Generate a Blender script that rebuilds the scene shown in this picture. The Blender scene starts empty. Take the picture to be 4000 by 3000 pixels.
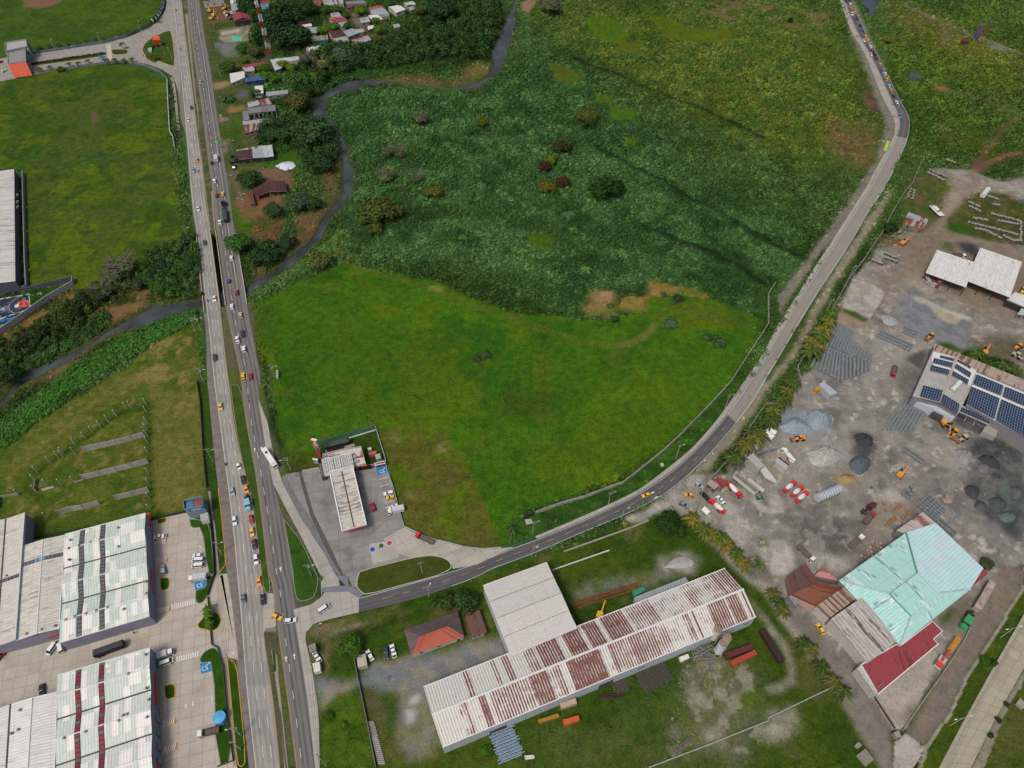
import bpy,math,random
import numpy as np
from mathutils import Vector
rnd=random.Random(7);R=math.radians
scene=bpy.context.scene
# ------------------------------------------------------------ camera, sky, sun, exposure
HC=268.0;PITCH=R(39.8);FPX=2773.0
cam=bpy.data.objects.new('camera',bpy.data.cameras.new('camera'));scene.collection.objects.link(cam)
cam.location=(0,0,HC);cam.rotation_euler=(PITCH,0,0)
cam.data.sensor_width=36;cam.data.lens=36*FPX/4000;cam.data.clip_start=1;cam.data.clip_end=9000
scene.camera=cam
w=bpy.data.worlds.new("World");scene.world=w;w.use_nodes=True
sky=w.node_tree.nodes.new('ShaderNodeTexSky');sky.sky_type='NISHITA';sky.sun_disc=False
SUN_EL,SUN_AZ=58,215
sky.sun_elevation=R(SUN_EL);sky.sun_rotation=R(SUN_AZ);sky.air_density=1.0;sky.dust_density=6.0;sky.ozone_density=0.6
bg=w.node_tree.nodes['Background'];bg.inputs['Strength'].default_value=0.09
w.node_tree.links.new(sky.outputs[0],bg.inputs[0])
sl=bpy.data.lights.new('sun','SUN');sl.energy=1.5;sl.angle=R(13);sl.color=(1,.97,.92)
so=bpy.data.objects.new('sun',sl);scene.collection.objects.link(so)
so.rotation_euler=(R(90-SUN_EL),0,R(180-SUN_AZ));so.location=(0,0,400)
vs=scene.view_settings;vs.view_transform='Standard';vs.look='None';vs.gamma=1;vs.exposure=0.34
scene.cycles.max_bounces=4;scene.cycles.diffuse_bounces=2;scene.cycles.glossy_bounces=2;scene.cycles.transparent_max_bounces=4
C=scene.collection
# ------------------------------------------------------------ photo positions -> places on the ground
WIN={'A':(2650,1650,600/2212),'B':(1200,1650,400/2212),'C':(2700,2350,400/2212),'D':(3150,1150,500/2212),
 'E':(3350,550,650/2201),'F':(1050,0,600/2212),'G':(780,0,400/2212),'H':(3500,1300,500/2212),'I':(3500,1600,500/1269),
 'J':(780,300,400/1269),'K':(780,550,400/1269),'L':(1850,2700,500/1270),'M':(0,100,600/1269),'N':(650,2700,450/1270),'Z':(0,0,4000/2212)}
for i in range(16):WIN['abcdefghijklmnop'[i]]=((i % 4)*1000,(i//4)*750,1000/2212)
_c,_s=math.cos(PITCH),math.sin(PITCH)
def gp(u,v,z=0.0):
    x=(u-2000)/FPX;y=-(v-1500)/FPX
    dy=y*_c + _s;dz=y*_s - _c
    t=(HC-z)/(-dz)
    return (x*t,dy*t)
def W(s,z=0.0):
    """'a 10,20 30,40 e 5,6' -> ground points (x, y); a letter names the survey sheet"""
    out=[];win=None
    for tok in s.split():
        if tok in WIN:win=WIN[tok];continue
        a,b=tok.split(',')
        out.append(gp(win[0]+float(a)*win[2],win[1]+float(b)*win[2],z))
    return out
def W1(s,z=0.0):return W(s,z)[0]
def V(p,z=0.0):return Vector((p[0],p[1],z))
# ------------------------------------------------------------ materials
def lin(h):
    if isinstance(h,(tuple,list)):return tuple(h[:3])
    h=h.lstrip('#');o=[]
    for i in (0,2,4):
        c=int(h[i:i+2],16)/255;o.append(c/12.92 if c <= .04045 else ((c+.055)/1.055)**2.4)
    return tuple(o)
_M={}
class NT:
    def __init__(s,name,rough=.8,spec=.3,metal=0):
        s.m=bpy.data.materials.new(name);s.m.use_nodes=True;s.n=s.m.node_tree.nodes;s.l=s.m.node_tree.links
        s.b=s.n['Principled BSDF'];s.b.inputs['Roughness'].default_value=rough;s.b.inputs['Specular IOR Level'].default_value=spec;s.b.inputs['Metallic'].default_value=metal
    def node(s,t,**k):
        o=s.n.new('ShaderNode'+t)
        for a,v in k.items():
            if a[0]=='_':setattr(o,a[1:],v)
            else:s.put(o.inputs[int(a[1:]) if a[0]=='i' and a[1:].isdigit() else a.replace('_',' ')],v)
        return o
    def put(s,inp,v):
        if isinstance(v,bpy.types.NodeSocket):s.l.new(v,inp)
        else:inp.default_value=v
    def math(s,op,a,b=0.0,c=0.0):
        o=s.n.new('ShaderNodeMath');o.operation=op
        for i,v in enumerate((a,b,c)):s.put(o.inputs[i],v)
        return o.outputs[0]
    def mix(s,f,a,b,mode='MIX'):
        o=s.n.new('ShaderNodeMix');o.data_type='RGBA';o.blend_type=mode
        s.put(o.inputs[0],f)
        for i,v in ((6,a),(7,b)):
            s.put(o.inputs[i],v if isinstance(v,bpy.types.NodeSocket) else (*lin(v),1))
        return o.outputs[2]
    def noise(s,vec,scale,detail=3,rough=.6,w=None):
        o=s.node('TexNoise',Scale=scale,Detail=detail,Roughness=rough);s.put(o.inputs['Vector'],vec);return o.outputs[0]
    def ramp(s,v,lo,hi):
        o=s.n.new('ShaderNodeMapRange');s.put(o.inputs[0],v);o.inputs[1].default_value=lo;o.inputs[2].default_value=hi;return o.outputs[0]
    def scalev(s,vec,xyz):
        o=s.n.new('ShaderNodeVectorMath');o.operation='MULTIPLY';s.put(o.inputs[0],vec);o.inputs[1].default_value=xyz;return o.outputs[0]
    def addv(s,vec,xyz):
        o=s.n.new('ShaderNodeVectorMath');o.operation='ADD';s.put(o.inputs[0],vec);s.put(o.inputs[1],xyz);return o.outputs[0]
    def pos(s):return s.n.new('ShaderNodeNewGeometry').outputs['Position']
    def uv(s):return s.n.new('ShaderNodeTexCoord').outputs['UV']
    def ocol(s):return s.n.new('ShaderNodeObjectInfo').outputs['Color']
    def bump(s,h,st=.5,d=.1):
        o=s.n.new('ShaderNodeBump');o.inputs['Strength'].default_value=st;o.inputs['Distance'].default_value=d;s.put(o.inputs['Height'],h);s.l.new(o.outputs[0],s.b.inputs['Normal'])
    def out(s,col):
        s.put(s.b.inputs['Base Color'],col if isinstance(col,bpy.types.NodeSocket) else (*lin(col),1));return s.m
def flat(col,rough=.7,var=.25,scale=1.2,metal=0,spec=.3):
    """plain painted or cast surface with worn, uneven tone"""
    k=('flat',col,rough,var,scale,metal)
    if k not in _M:
        t=NT('surface',rough,spec,metal);p=t.pos()
        n=t.noise(p,scale,4,.65);f=t.ramp(n,.3,.7)
        c=lin(col);a=tuple(x*(1-var) for x in c);b=tuple(min(1,x*(1+var*.6)) for x in c)
        _M[k]=t.out(t.mix(f,a,b))
    return _M[k]
def paint(kind='paint'):
    """vehicle or tank paint; its colour is the object's own colour"""
    if kind not in _M:
        t=NT(kind,.35 if kind=='paint' else .6,.5);p=t.pos()
        n=t.ramp(t.noise(p,2.5,3),.35,.75)
        _M[kind]=t.out(t.mix(t.math('MULTIPLY',n,.22 if kind=='paint' else .5),t.ocol(),'6b6357'))
    return _M[kind]
def glassm():
    if 'glass' not in _M:
        t=NT('dark_glass',.15,.5);_M['glass']=t.out('1b2228')
    return _M['glass']
def roofm(base,rust='5a3430',amt=.0,dirt='6f6c62',dirta=.35,sheet=1.05,groove=.35,seed=0,patch=None):
    """corrugated sheet roof: u runs along the ridge, v down the slope (metres); sheets differ in wear"""
    k=('roof',base,rust,amt,dirt,dirta,sheet,groove,seed,patch)
    if k in _M:return _M[k]
    t=NT('sheet_roof',.55,.35);uv=t.addv(t.uv(),(seed*37.1,seed*11.3,0))
    sx=t.node('SeparateXYZ',Vector=uv);u,v=sx.outputs[0],sx.outputs[1]
    cell=t.math('FLOOR',t.math('DIVIDE',u,sheet))
    cy=t.n.new('ShaderNodeCombineXYZ');t.l.new(cell if not patch else t.math('FLOOR',t.math('DIVIDE',u,sheet*2)),cy.inputs[0])
    if patch:t.l.new(t.math('FLOOR',t.math('DIVIDE',v,5.3)),cy.inputs[1])
    wn=t.n.new('ShaderNodeTexWhiteNoise');t.l.new(cy.outputs[0],wn.inputs['Vector']);wn=wn.outputs['Value']
    st=t.noise(t.scalev(uv,(1.6,.22,1)),1.0,5,.7)
    big=t.noise(t.scalev(uv,(.1,.06,1)),1.0,3,.6)
    c=t.mix(t.math('MULTIPLY',wn,.16),base,dirt)
    c=t.mix(t.math('MULTIPLY',t.ramp(st,.42,.75),dirta),c,dirt)
    if patch:c=t.mix(t.math('GREATER_THAN',t.math('ADD',wn,t.math('MULTIPLY',big,.5)),.92),c,patch)
    if amt>0:
        r=t.math('ADD',t.math('MULTIPLY',wn,.45),t.math('MULTIPLY',st,.9));r=t.math('ADD',r,t.math('MULTIPLY',big,.8))
        c=t.mix(t.ramp(r,1.5-amt,1.62-amt),c,rust)
    g=t.math('SINE',t.math('MULTIPLY',u,2*math.pi/sheet))
    lap=t.math('LESS_THAN',t.math('FRACT',t.math('DIVIDE',v,6.1)),.02)
    c=t.mix(t.math('MULTIPLY',t.math('GREATER_THAN',g,.72),groove),c,tuple(x*.45 for x in lin(dirt)))
    c=t.mix(t.math('MULTIPLY',lap,.35),c,tuple(x*.4 for x in lin(dirt)))
    t.bump(g,.5,.06);_M[k]=t.out(c);return _M[k]
def leafm(name='leaf',a=.75,b=1.25):
    if name not in _M:
        t=NT(name,.7,.2);p=t.pos();at=t.n.new('ShaderNodeAttribute');at.attribute_name='tint'
        n=t.noise(p,.9,3)
        base=t.mix(1.0,t.ocol(),at.outputs['Color'],'MULTIPLY')
        c=lin('808080')
        f=t.ramp(n,.3,.7);m=t.mix(f,(a,a,a),(b,b*.97,b*.8));_M[name]=t.out(t.mix(1.0,base,m,'MULTIPLY'))
    return _M[name]
def conc(name='concrete',base='98938a',stain='6f6b63',joint=4.5,seed=0,stains=.5):
    """cast concrete slabs with sawn joints and blotchy wear; uses uv metres"""
    k=('conc',base,stain,joint,seed,stains)
    if k in _M:return _M[k]
    t=NT(name,.85,.2);uv=t.addv(t.uv(),(seed*13.,seed*7.,0));p=t.pos()
    b=t.n.new('ShaderNodeTexBrick');b.offset=0;t.l.new(uv,b.inputs['Vector']);b.inputs['Scale'].default_value=1
    b.inputs['Brick Width'].default_value=joint;b.inputs['Row Height'].default_value=joint;b.inputs['Mortar Size'].default_value=.07
    l=lin(base);b.inputs['Color1'].default_value=(*[x*.93 for x in l],1);b.inputs['Color2'].default_value=(*[x*1.07 for x in l],1);b.inputs['Mortar'].default_value=(*[x*.55 for x in l],1)
    n=t.noise(p,.13,6,.65);n2=t.noise(p,1.7,4,.7)
    c=t.mix(t.math('MULTIPLY',t.ramp(n,.47,.68),stains),b.outputs[0],stain)
    c=t.mix(t.math('MULTIPLY',t.ramp(n2,.45,.8),.35),c,stain);_M[k]=t.out(c);return _M[k]
def roadm(base,track,lanes,width,seed=0,tracks=.7,patch=0.0,patchc='6d6e72'):
    """road: u across (m), v along (m); wheel tracks per lane, patches, cracks"""
    k=('road',base,track,tuple(lanes),width,seed,tracks,patch)
    if k in _M:return _M[k]
    t=NT('road_surface',.9,.2);uv=t.uv();p=t.pos();sx=t.node('SeparateXYZ',Vector=uv);u,v=sx.outputs[0],sx.outputs[1]
    n=t.noise(p,.9,5,.7);nb=t.noise(t.scalev(uv,(.35,.045,1)),1,4,.6)
    tr=None
    for c0 in lanes:
        for d in (-.85,.85):
            g=t.math('ABSOLUTE',t.math('SUBTRACT',u,c0+d));g=t.ramp(g,.62,.1)
            tr=g if tr is None else t.math('MAXIMUM',tr,g)
    c=t.mix(t.math('MULTIPLY',t.ramp(n,.35,.75),.28),base,tuple(x*.6 for x in lin(base)))
    if tr is not None:c=t.mix(t.math('MULTIPLY',t.math('MULTIPLY',tr,t.ramp(nb,.28,.62)),tracks),c,track)
    if patch>0:
        br=t.n.new('ShaderNodeTexBrick');br.offset=.3;t.l.new(t.addv(uv,(seed*5.,seed*17.,0)),br.inputs['Vector']);br.inputs['Scale'].default_value=1
        br.inputs['Brick Width'].default_value=3.7;br.inputs['Row Height'].default_value=9;br.inputs['Mortar Size'].default_value=.06
        br.inputs['Color1'].default_value=(0,0,0,1);br.inputs['Color2'].default_value=(1,1,1,1);br.inputs['Mortar'].default_value=(.6,.6,.6,1)
        c=t.mix(t.math('MULTIPLY',t.ramp(br.outputs[0],.55,.8),patch),c,patchc)
    _M[k]=t.out(c);return _M[k]
# ------------------------------------------------------------ mesh building
class MB:
    """collects shapes into one mesh"""
    def __init__(s):s.v=[];s.f=[];s.mi=[];s.uv=[];s.m=[]
    def mat(s,m):
        if m not in s.m:s.m.append(m)
        return s.m.index(m)
    def face(s,pts,m,uv=None):
        b=len(s.v);s.v+=[tuple(p) for p in pts];s.f.append(tuple(range(b,b+len(pts))));s.mi.append(s.mat(m))
        s.uv+=uv if uv else [(p[0],p[1]) for p in pts]
    def prism(s,pts,z0,z1,m,top=None,side_uv=True):
        """upright prism over a ground polygon"""
        a=sum(pts[i][0]*pts[(i+1) % len(pts)][1]-pts[(i+1) % len(pts)][0]*pts[i][1] for i in range(len(pts)))
        if a<0:pts=pts[::-1]
        n=len(pts);s.face([(p[0],p[1],z1) for p in pts],top or m);d=0
        for i in range(n):
            p,q=pts[i],pts[(i+1) % n];L=math.dist(p[:2],q[:2])
            s.face([(p[0],p[1],z0),(q[0],q[1],z0),(q[0],q[1],z1),(p[0],p[1],z1)],m,[(d,z0),(d+L,z0),(d+L,z1),(d,z1)]);d+=L
    def box(s,c,sz,m,rz=0,top=None,taper=0,rx=0,ry=0):
        hx,hy,hz=sz[0]/2,sz[1]/2,sz[2]/2;P=[]
        for z in (-1,1):
            k=1-taper if z>0 else 1
            for x,y in ((-1,-1),(1,-1),(1,1),(-1,1)):
                p=Vector((x*hx*k,y*hy*k,z*hz))
                if rx or ry:
                    from mathutils import Euler
                    p.rotate(Euler((rx,ry,0)))
                X=p.x*math.cos(rz)-p.y*math.sin(rz);Y=p.x*math.sin(rz)+p.y*math.cos(rz)
                P.append((c[0]+X,c[1]+Y,c[2]+p.z))
        for k,f in enumerate(((3,2,1,0),(4,5,6,7),(0,1,5,4),(1,2,6,5),(2,3,7,6),(3,0,4,7))):
            q=[P[i] for i in f];A,B=math.dist(q[0],q[1]),math.dist(q[1],q[2])
            s.face(q,(top or m) if k==1 else m,[(0,0),(A,0),(A,B),(0,B)])
    def tube(s,a,b,r0,r1,m,n=8,cap=True):
        a,b=Vector(a),Vector(b);d=(b-a).normalized() if (b-a).length>1e-6 else Vector((0,0,1))
        x=d.orthogonal().normalized();y=d.cross(x);A=[];B=[]
        for i in range(n):
            t=2*math.pi*i/n;e=x*math.cos(t)+y*math.sin(t);A.append(a+e*r0);B.append(b+e*r1)
        L=(b-a).length
        for i in range(n):
            j=(i+1) % n;u0,u1=i/n*6.28*r0,(i+1)/n*6.28*r0
            s.face([A[i],A[j],B[j],B[i]],m,[(u0,0),(u1,0),(u1,L),(u0,L)])
        if cap:s.face(B,m);s.face(A[::-1],m)
    def path(s,pts,r,m,n=5):
        for p,q in zip(pts[:-1],pts[1:]):s.tube(p,q,r,r,m,n,True)
    def wall(s,pts,z0,z1,th,m,closed=False):
        """a wall of even thickness following a ground line"""
        P=list(pts)+([pts[0]] if closed else []);n=len(P);Ls=[];Rs=[]
        for i in range(n):
            a=Vector(P[max(i-1,0)][:2]);b=Vector(P[min(i+1,n-1)][:2]);d=(b-a).normalized();nn=Vector((-d.y,d.x))*th/2
            c=Vector(P[i][:2]);Ls.append(c+nn);Rs.append(c-nn)
        dist=0
        for i in range(n-1):
            l0,l1,r0,r1=Ls[i],Ls[i+1],Rs[i],Rs[i+1];L=(l1-l0).length
            s.face([(r0.x,r0.y,z1),(r1.x,r1.y,z1),(l1.x,l1.y,z1),(l0.x,l0.y,z1)],m)
            s.face([(r0.x,r0.y,z0),(r1.x,r1.y,z0),(r1.x,r1.y,z1),(r0.x,r0.y,z1)],m,[(dist,z0),(dist+L,z0),(dist+L,z1),(dist,z1)])
            s.face([(l1.x,l1.y,z0),(l0.x,l0.y,z0),(l0.x,l0.y,z1),(l1.x,l1.y,z1)],m,[(dist+L,z0),(dist,z0),(dist,z1),(dist+L,z1)]);dist+=L
        for (l,r) in ((Ls[0],Rs[0]),(Rs[-1],Ls[-1])):
            s.face([(l.x,l.y,z0),(r.x,r.y,z0),(r.x,r.y,z1),(l.x,l.y,z1)],m)
    def data(s,name,smooth=False):
        me=bpy.data.meshes.new(name);v=np.array(s.v,np.float32);lens=np.array([len(f) for f in s.f]);fill_mesh(me,v,np.concatenate([np.array(f) for f in s.f]),lens)
        for m in s.m:me.materials.append(m)
        me.polygons.foreach_set('material_index',s.mi)
        ul=me.uv_layers.new(name='UVMap');ul.data.foreach_set('uv',np.array(s.uv,np.float32).ravel())
        if smooth:me.polygons.foreach_set('use_smooth',[True]*len(s.f))
        me.update();return me
    def obj(s,name,parent=None,smooth=False,loc=None):
        """loc: base point in world; the mesh is stored relative to it"""
        if loc is not None:s.v=[(x-loc[0],y-loc[1],z-loc[2]) for x,y,z in s.v]
        o=bpy.data.objects.new(name,s.data(name,smooth));C.objects.link(o)
        if parent is not None:o.parent=parent
        elif loc is not None:o.location=loc
        return o
def fill_mesh(me,v,idx,lens):
    me.vertices.add(len(v));me.vertices.foreach_set('co',np.ascontiguousarray(v,np.float32).ravel())
    me.loops.add(len(idx));me.loops.foreach_set('vertex_index',np.ascontiguousarray(idx,np.int32))
    me.polygons.add(len(lens));me.polygons.foreach_set('loop_start',np.concatenate(([0],np.cumsum(lens)[:-1])).astype(np.int32))
    me.update(calc_edges=True)
def tag(o,label=None,cat=None,group=None,kind=None):
    if label:o['label']=label
    if cat:o['category']=cat
    if group:o['group']=group
    if kind:o['kind']=kind
    return o
def thing(name,label,cat,loc,rz=0,group=None):
    o=bpy.data.objects.new(name,None);C.objects.link(o);o.location=(loc[0],loc[1],loc[2] if len(loc)>2 else 0)
    o.rotation_euler=(0,0,rz);o.empty_display_size=.5;return tag(o,label,cat,group)
_kids={}
def dup(root,label,loc,rz=0,group=None,color=None,scale=None):
    r=root.copy();C.objects.link(r);r.location=loc;r.rotation_euler=(0,0,rz);r['label']=label
    if group:r['group']=group
    if scale:r.scale=scale if isinstance(scale,tuple) else (scale,)*3
    if color:r.color=(*lin(color),1)
    for ch in root.children:
        c=ch.copy();C.objects.link(c);c.parent=r
        if color:c.color=(*lin(color),1)
    return r
def struct(o):o['kind']='structure';return o
def sheet(name,pts,z,m,kind='structure'):
    """a flat sheet on the ground with metre uvs along its first edge"""
    b=MB();d=(Vector(pts[1][:2])-Vector(pts[0][:2])).normalized();o=Vector(pts[0][:2])
    uv=[]
    for p in pts:
        q=Vector(p[:2])-o;uv.append((q.dot(d),q.x*-d.y+q.y*d.x))
    a=sum(pts[i][0]*pts[(i+1) % len(pts)][1]-pts[(i+1) % len(pts)][0]*pts[i][1] for i in range(len(pts)))
    if a<0:pts=pts[::-1];uv=uv[::-1]
    b.face([(p[0],p[1],z) for p in pts],m,uv);x=b.obj(name)
    if kind:x['kind']=kind
    return x
def resample(pts,n):
    P=np.array([p[:2] for p in pts]);d=np.r_[0,np.cumsum(np.hypot(*np.diff(P,axis=0).T))];t=np.linspace(0,d[-1],n)
    return np.c_[np.interp(t,d,P[:,0]),np.interp(t,d,P[:,1])],d[-1]
def smooth_line(pts,it=2):
    P=[tuple(p[:2]) for p in pts]
    for _ in range(it):
        Q=[P[0]]
        for a,b in zip(P[:-1],P[1:]):Q+=[(a[0]*.75+b[0]*.25,a[1]*.75+b[1]*.25),(a[0]*.25+b[0]*.75,a[1]*.25+b[1]*.75)]
        P=Q+[P[-1]]
    return P
def ribbon(name,Lp,Rp,z,m,n=80,smooth=2,thick=0,kind='structure',wfix=None):
    """strip between two edge lines; uv: u across in metres from the left edge, v along in metres"""
    A,la=resample(smooth_line(Lp,smooth),n);B,lb=resample(smooth_line(Rp,smooth),n);b=MB();v=0
    for i in range(n-1):
        w0=wfix or math.dist(A[i],B[i]);w1=wfix or math.dist(A[i+1],B[i+1]);dv=(math.dist(A[i],A[i+1])+math.dist(B[i],B[i+1]))/2
        b.face([(*A[i],z),(*B[i],z),(*B[i+1],z),(*A[i+1],z)],m,[(0,v),(w0,v),(w1,v+dv),(0,v+dv)])
        if thick:
            b.face([(*B[i],z-thick),(*B[i+1],z-thick),(*B[i+1],z),(*B[i],z)],m);b.face([(*A[i+1],z-thick),(*A[i],z-thick),(*A[i],z),(*A[i+1],z)],m)
        v+=dv
    o=b.obj(name)
    # make the upper side face up
    if len(o.data.polygons) and o.data.polygons[0].normal.z<0:o.data.flip_normals()
    if kind:o['kind']=kind
    return o,A,B
def lerp_line(A,B,t):return [(a[0]+(b[0]-a[0])*t,a[1]+(b[1]-a[1])*t) for a,b in zip(A,B)]
def dashes(name,line,z,wd,on,off,m,start=0.0,end=None):
    """painted line along a polyline; off=0 paints it solid"""
    P,L=resample(line,max(2,int(sum(math.dist(a,b) for a,b in zip(line[:-1],line[1:]))/1.0)))
    step=L/(len(P)-1);b=MB();end=end or L;k=0
    for i in range(len(P)-1):
        s=i*step
        if s<start or s>end:continue
        if off and (s % (on+off))>on:continue
        a,c=Vector(P[i]),Vector(P[i+1]);d=(c-a).normalized();n=Vector((-d.y,d.x))*wd/2;c=c+d*.05
        b.face([(*(a-n),z),(*(c-n),z),(*(c+n),z),(*(a+n),z)],m)
    if not b.f:return
    o=b.obj(name);o['kind']='structure';return o
def ordw(i):return ['first','second','third','fourth','fifth','sixth','seventh','eighth','ninth','tenth','eleventh','twelfth','thirteenth','fourteenth','fifteenth','sixteenth','seventeenth','eighteenth','nineteenth','twentieth','twenty-first','twenty-second','twenty-third','twenty-fourth','twenty-fifth','twenty-sixth','twenty-seventh','twenty-eighth','twenty-ninth','thirtieth'][i]
# ------------------------------------------------------------ ground: one sheet, its base colours and its cover
rs=np.random.RandomState(3)
def vnoise(X,Y,scale,seed,octs=4,gain=.55):
    out=np.zeros(X.shape,np.float32);amp=1.0;tot=0
    for o in range(octs):
        g=np.random.RandomState(seed*17+o).rand(128,128).astype(np.float32);x=X/scale+o*31.7;y=Y/scale+o*12.3
        xi=np.floor(x).astype(int);yi=np.floor(y).astype(int);fx=x-xi;fy=y-yi;fx=fx*fx*(3-2*fx);fy=fy*fy*(3-2*fy)
        a=g[yi % 128,xi % 128];b=g[yi % 128,(xi+1) % 128];c=g[(yi+1) % 128,xi % 128];d=g[(yi+1) % 128,(xi+1) % 128]
        out+=amp*((a*(1-fx)+b*fx)*(1-fy)+(c*(1-fx)+d*fx)*fy);tot+=amp;amp*=gain;scale*=.5
    return out/tot
def grow(a,b,n):return a+(b-a)*(np.linspace(0,1,n)[1:])**3
xs=np.r_[-grow(560,6000,14)[::-1],np.arange(-560,-210,1.15),np.arange(-210,250,.72),np.arange(250,560,1.15),grow(560,6000,14)]
ys=np.r_[-grow(0,3000,10)[::-1],np.arange(0,50,5.0),np.arange(50,330,.66),np.arange(330,480,.95),np.arange(480,790,1.4),grow(790,8500,14)]
GX,GY=np.meshgrid(xs,ys);GX=GX.astype(np.float32);GY=GY.astype(np.float32);GSH=GX.shape
COL=np.zeros(GSH+(3,),np.float32);VEG=np.ones(GSH,np.float32);TH=np.ones(GSH,np.float32);GZ=np.zeros(GSH,np.float32)
n40=vnoise(GX,GY,46,1);n12=vnoise(GX,GY,13,2);n5=vnoise(GX,GY,5,5,3);wx=vnoise(GX,GY,9,3)-.5;wy=vnoise(GX,GY,9,4)-.5
def mixc(a,b,t):a=np.array(lin(a));b=np.array(lin(b));return a+(b-a)*t[...,None]
def sstep(x,a,b):t=np.clip((x-a)/(b-a),0,1);return t*t*(3-2*t)
COL[:]=mixc('26481f','3c6338',sstep(n40,.35,.62));COL[:]=COL*(.75+.5*n12[...,None])
def inside(P,X,Y):
    P=np.array(P);n=len(P);r=np.zeros(X.shape,bool)
    for i in range(n):
        x0,y0=P[i-1];x1,y1=P[i]
        if y0==y1:continue
        c=((y0>Y) != (y1>Y));r ^= c & (X<(x1-x0)*(Y-y0)/(y1-y0)+x0)
    return r
def boxblur(m,r):
    if r<1:return m
    for ax in (0,1):
        c=np.cumsum(np.pad(m,[(r+1,r) if a==ax else (0,0) for a in (0,1)],mode='edge'),axis=ax,dtype=np.float64)
        n=2*r+1;m=((c[n:] - c[:-n]) if ax==0 else (c[:,n:]-c[:,:-n]))/n
    return m.astype(np.float32)
def region(P,pad=12):
    P=np.array(P);i0,i1=np.searchsorted(xs,[P[:,0].min()-pad,P[:,0].max()+pad]);j0,j1=np.searchsorted(ys,[P[:,1].min()-pad,P[:,1].max()+pad])
    return slice(max(j0-1,0),min(j1+1,len(ys))),slice(max(i0-1,0),min(i1+1,len(xs)))
def gpaint(P,col,veg=1.0,th=0.0,blur=2,warp=3,alpha=1.0,col2=None,sc=None):
    """tint a patch of ground; col2 mottles it"""
    if isinstance(P,str):P=W(P)
    sl=region(P);X=GX[sl];Y=GY[sl]
    m=inside(P,X+wx[sl]*warp*3,Y+wy[sl]*warp*3).astype(np.float32);m=boxblur(boxblur(m,blur),blur) if blur else m
    m*=alpha
    base=np.array(lin(col),np.float32)*np.ones(X.shape+(1,),np.float32)
    if col2:base=mixc(col,col2,sstep((sc if sc is not None else n12)[sl],.38,.62)).astype(np.float32)
    if veg is not None:VEG[sl]=VEG[sl]*(1-m)+veg*m
    if th is not None:TH[sl]=TH[sl]*(1-m)+th*m
    COL[sl]=COL[sl]*(1-m[...,None])+base*m[...,None]
def spots(P,col,size,thr,veg=.5,seed=9,alpha=.8,soft=.06,th=None):
    """blotches of another tone inside a patch"""
    if isinstance(P,str):P=W(P)
    sl=region(P);X=GX[sl];Y=GY[sl];n=vnoise(X,Y,size,seed);m=boxblur(inside(P,X+wx[sl]*6,Y+wy[sl]*6).astype(np.float32),3)*sstep(n,thr,thr+soft)*alpha
    COL[sl]=COL[sl]*(1-m[...,None])+np.array(lin(col),np.float32)*m[...,None];VEG[sl]=VEG[sl]*(1-m)+veg*m
    if th is not None:TH[sl]=TH[sl]*(1-m)+th*m
def track(line,wd,col,veg=.3,alpha=.8,warp=.6,th=0.0,gauge=0,blur=1):
    """a trodden or driven track; gauge>0 leaves two wheel ruts"""
    if isinstance(line,str):line=W(line)
    P=smooth_line(line,2)
    for off in ((-gauge/2,gauge/2) if gauge else (0,)):
        L,Rr=[],[]
        for i in range(len(P)):
            a=Vector(P[max(i-1,0)]);b=Vector(P[min(i+1,len(P)-1)]);d=(b-a).normalized();n=Vector((-d.y,d.x));c=Vector(P[i])
            L.append(tuple(c+n*(off+wd/2)));Rr.append(tuple(c+n*(off-wd/2)))
        gpaint(L+Rr[::-1],col,veg,th,blur,warp,alpha)
Z_TH='k 0,1380 400,1200 1300,780 1500,560 2040,-20 h 100,1150 860,-20 d 1110,1150 1130,1000 640,-100 710,-100 1240,1000 1230,1200 990,1659 h 0,1600 k 2000,300 1500,840 0,1560'
# --- thicket tones
gpaint('Z 700,180 1040,190 1120,120 1150,60 1300,200 1500,350 1700,500 1760,620 1600,690 1400,620 1250,690 1000,560 760,560 740,380','2c5531',1,1,12,8,.9,'3f6d47')
gpaint('Z 1120,0 1380,0 1800,0 1850,130 1900,270 1850,390 1600,300 1300,140 1200,60','42652c',1,1,14,8,.95,'536d32')
gpaint('Z 1900,20 2212,0 2212,330 2050,340 1960,240 1900,120','3c5f25',1,1,12,8,.9,'4c6c2c')
gpaint('Z 1960,70 2050,60 2212,120 2212,200 2080,170','4e692c',1,1,8,6,.8)
gpaint('Z 1250,440 1500,450 1700,560 1640,640 1500,620 1350,560','2a5430',1,1,12,8,.6,'38653f')
gpaint('Z 780,10 1100,0 1060,170 880,180 700,190 640,250 650,100','22431d',1,1,8,5,.8,'2f5524')
for q,c in (('Z 1270,38 1300,30 1345,50 1362,75 1350,95 1310,90 1275,65','4c7209'),('Z 1345,85 1390,95 1375,118 1330,105','586a18'),('Z 1400,32 1430,30 1500,60 1580,62 1590,82 1500,92 1440,80','566c14'),
    ('Z 1185,135 1215,140 1260,165 1240,185 1200,170','52681a'),('Z 1310,230 1370,232 1378,255 1320,258','447012'),('Z 1280,200 1325,205 1320,225 1285,222','4a6a1c'),('g 110,350 400,370 380,470 300,510 180,450','466a12'),
    ('Z 1345,295 1375,298 1372,315 1345,310','4a6c14'),('Z 1480,70 1540,66 1560,85 1500,84','557208')):
    gpaint(q,c,1,0,1,2)
for q in ('Z 1430,0 1700,0 1690,40 1560,45 1490,20','d 20,60 500,100 560,180 400,260 200,240 20,180'):spots(q,'6a6245',14,.5,.6,8,.8,.1,0)
for q in ('d 540,1040 900,1030 1020,1100 1000,1300 900,1480 700,1450 500,1300',):gpaint(q,'56622f',.8,.25,5,4,.85,'6a5a42')
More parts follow.
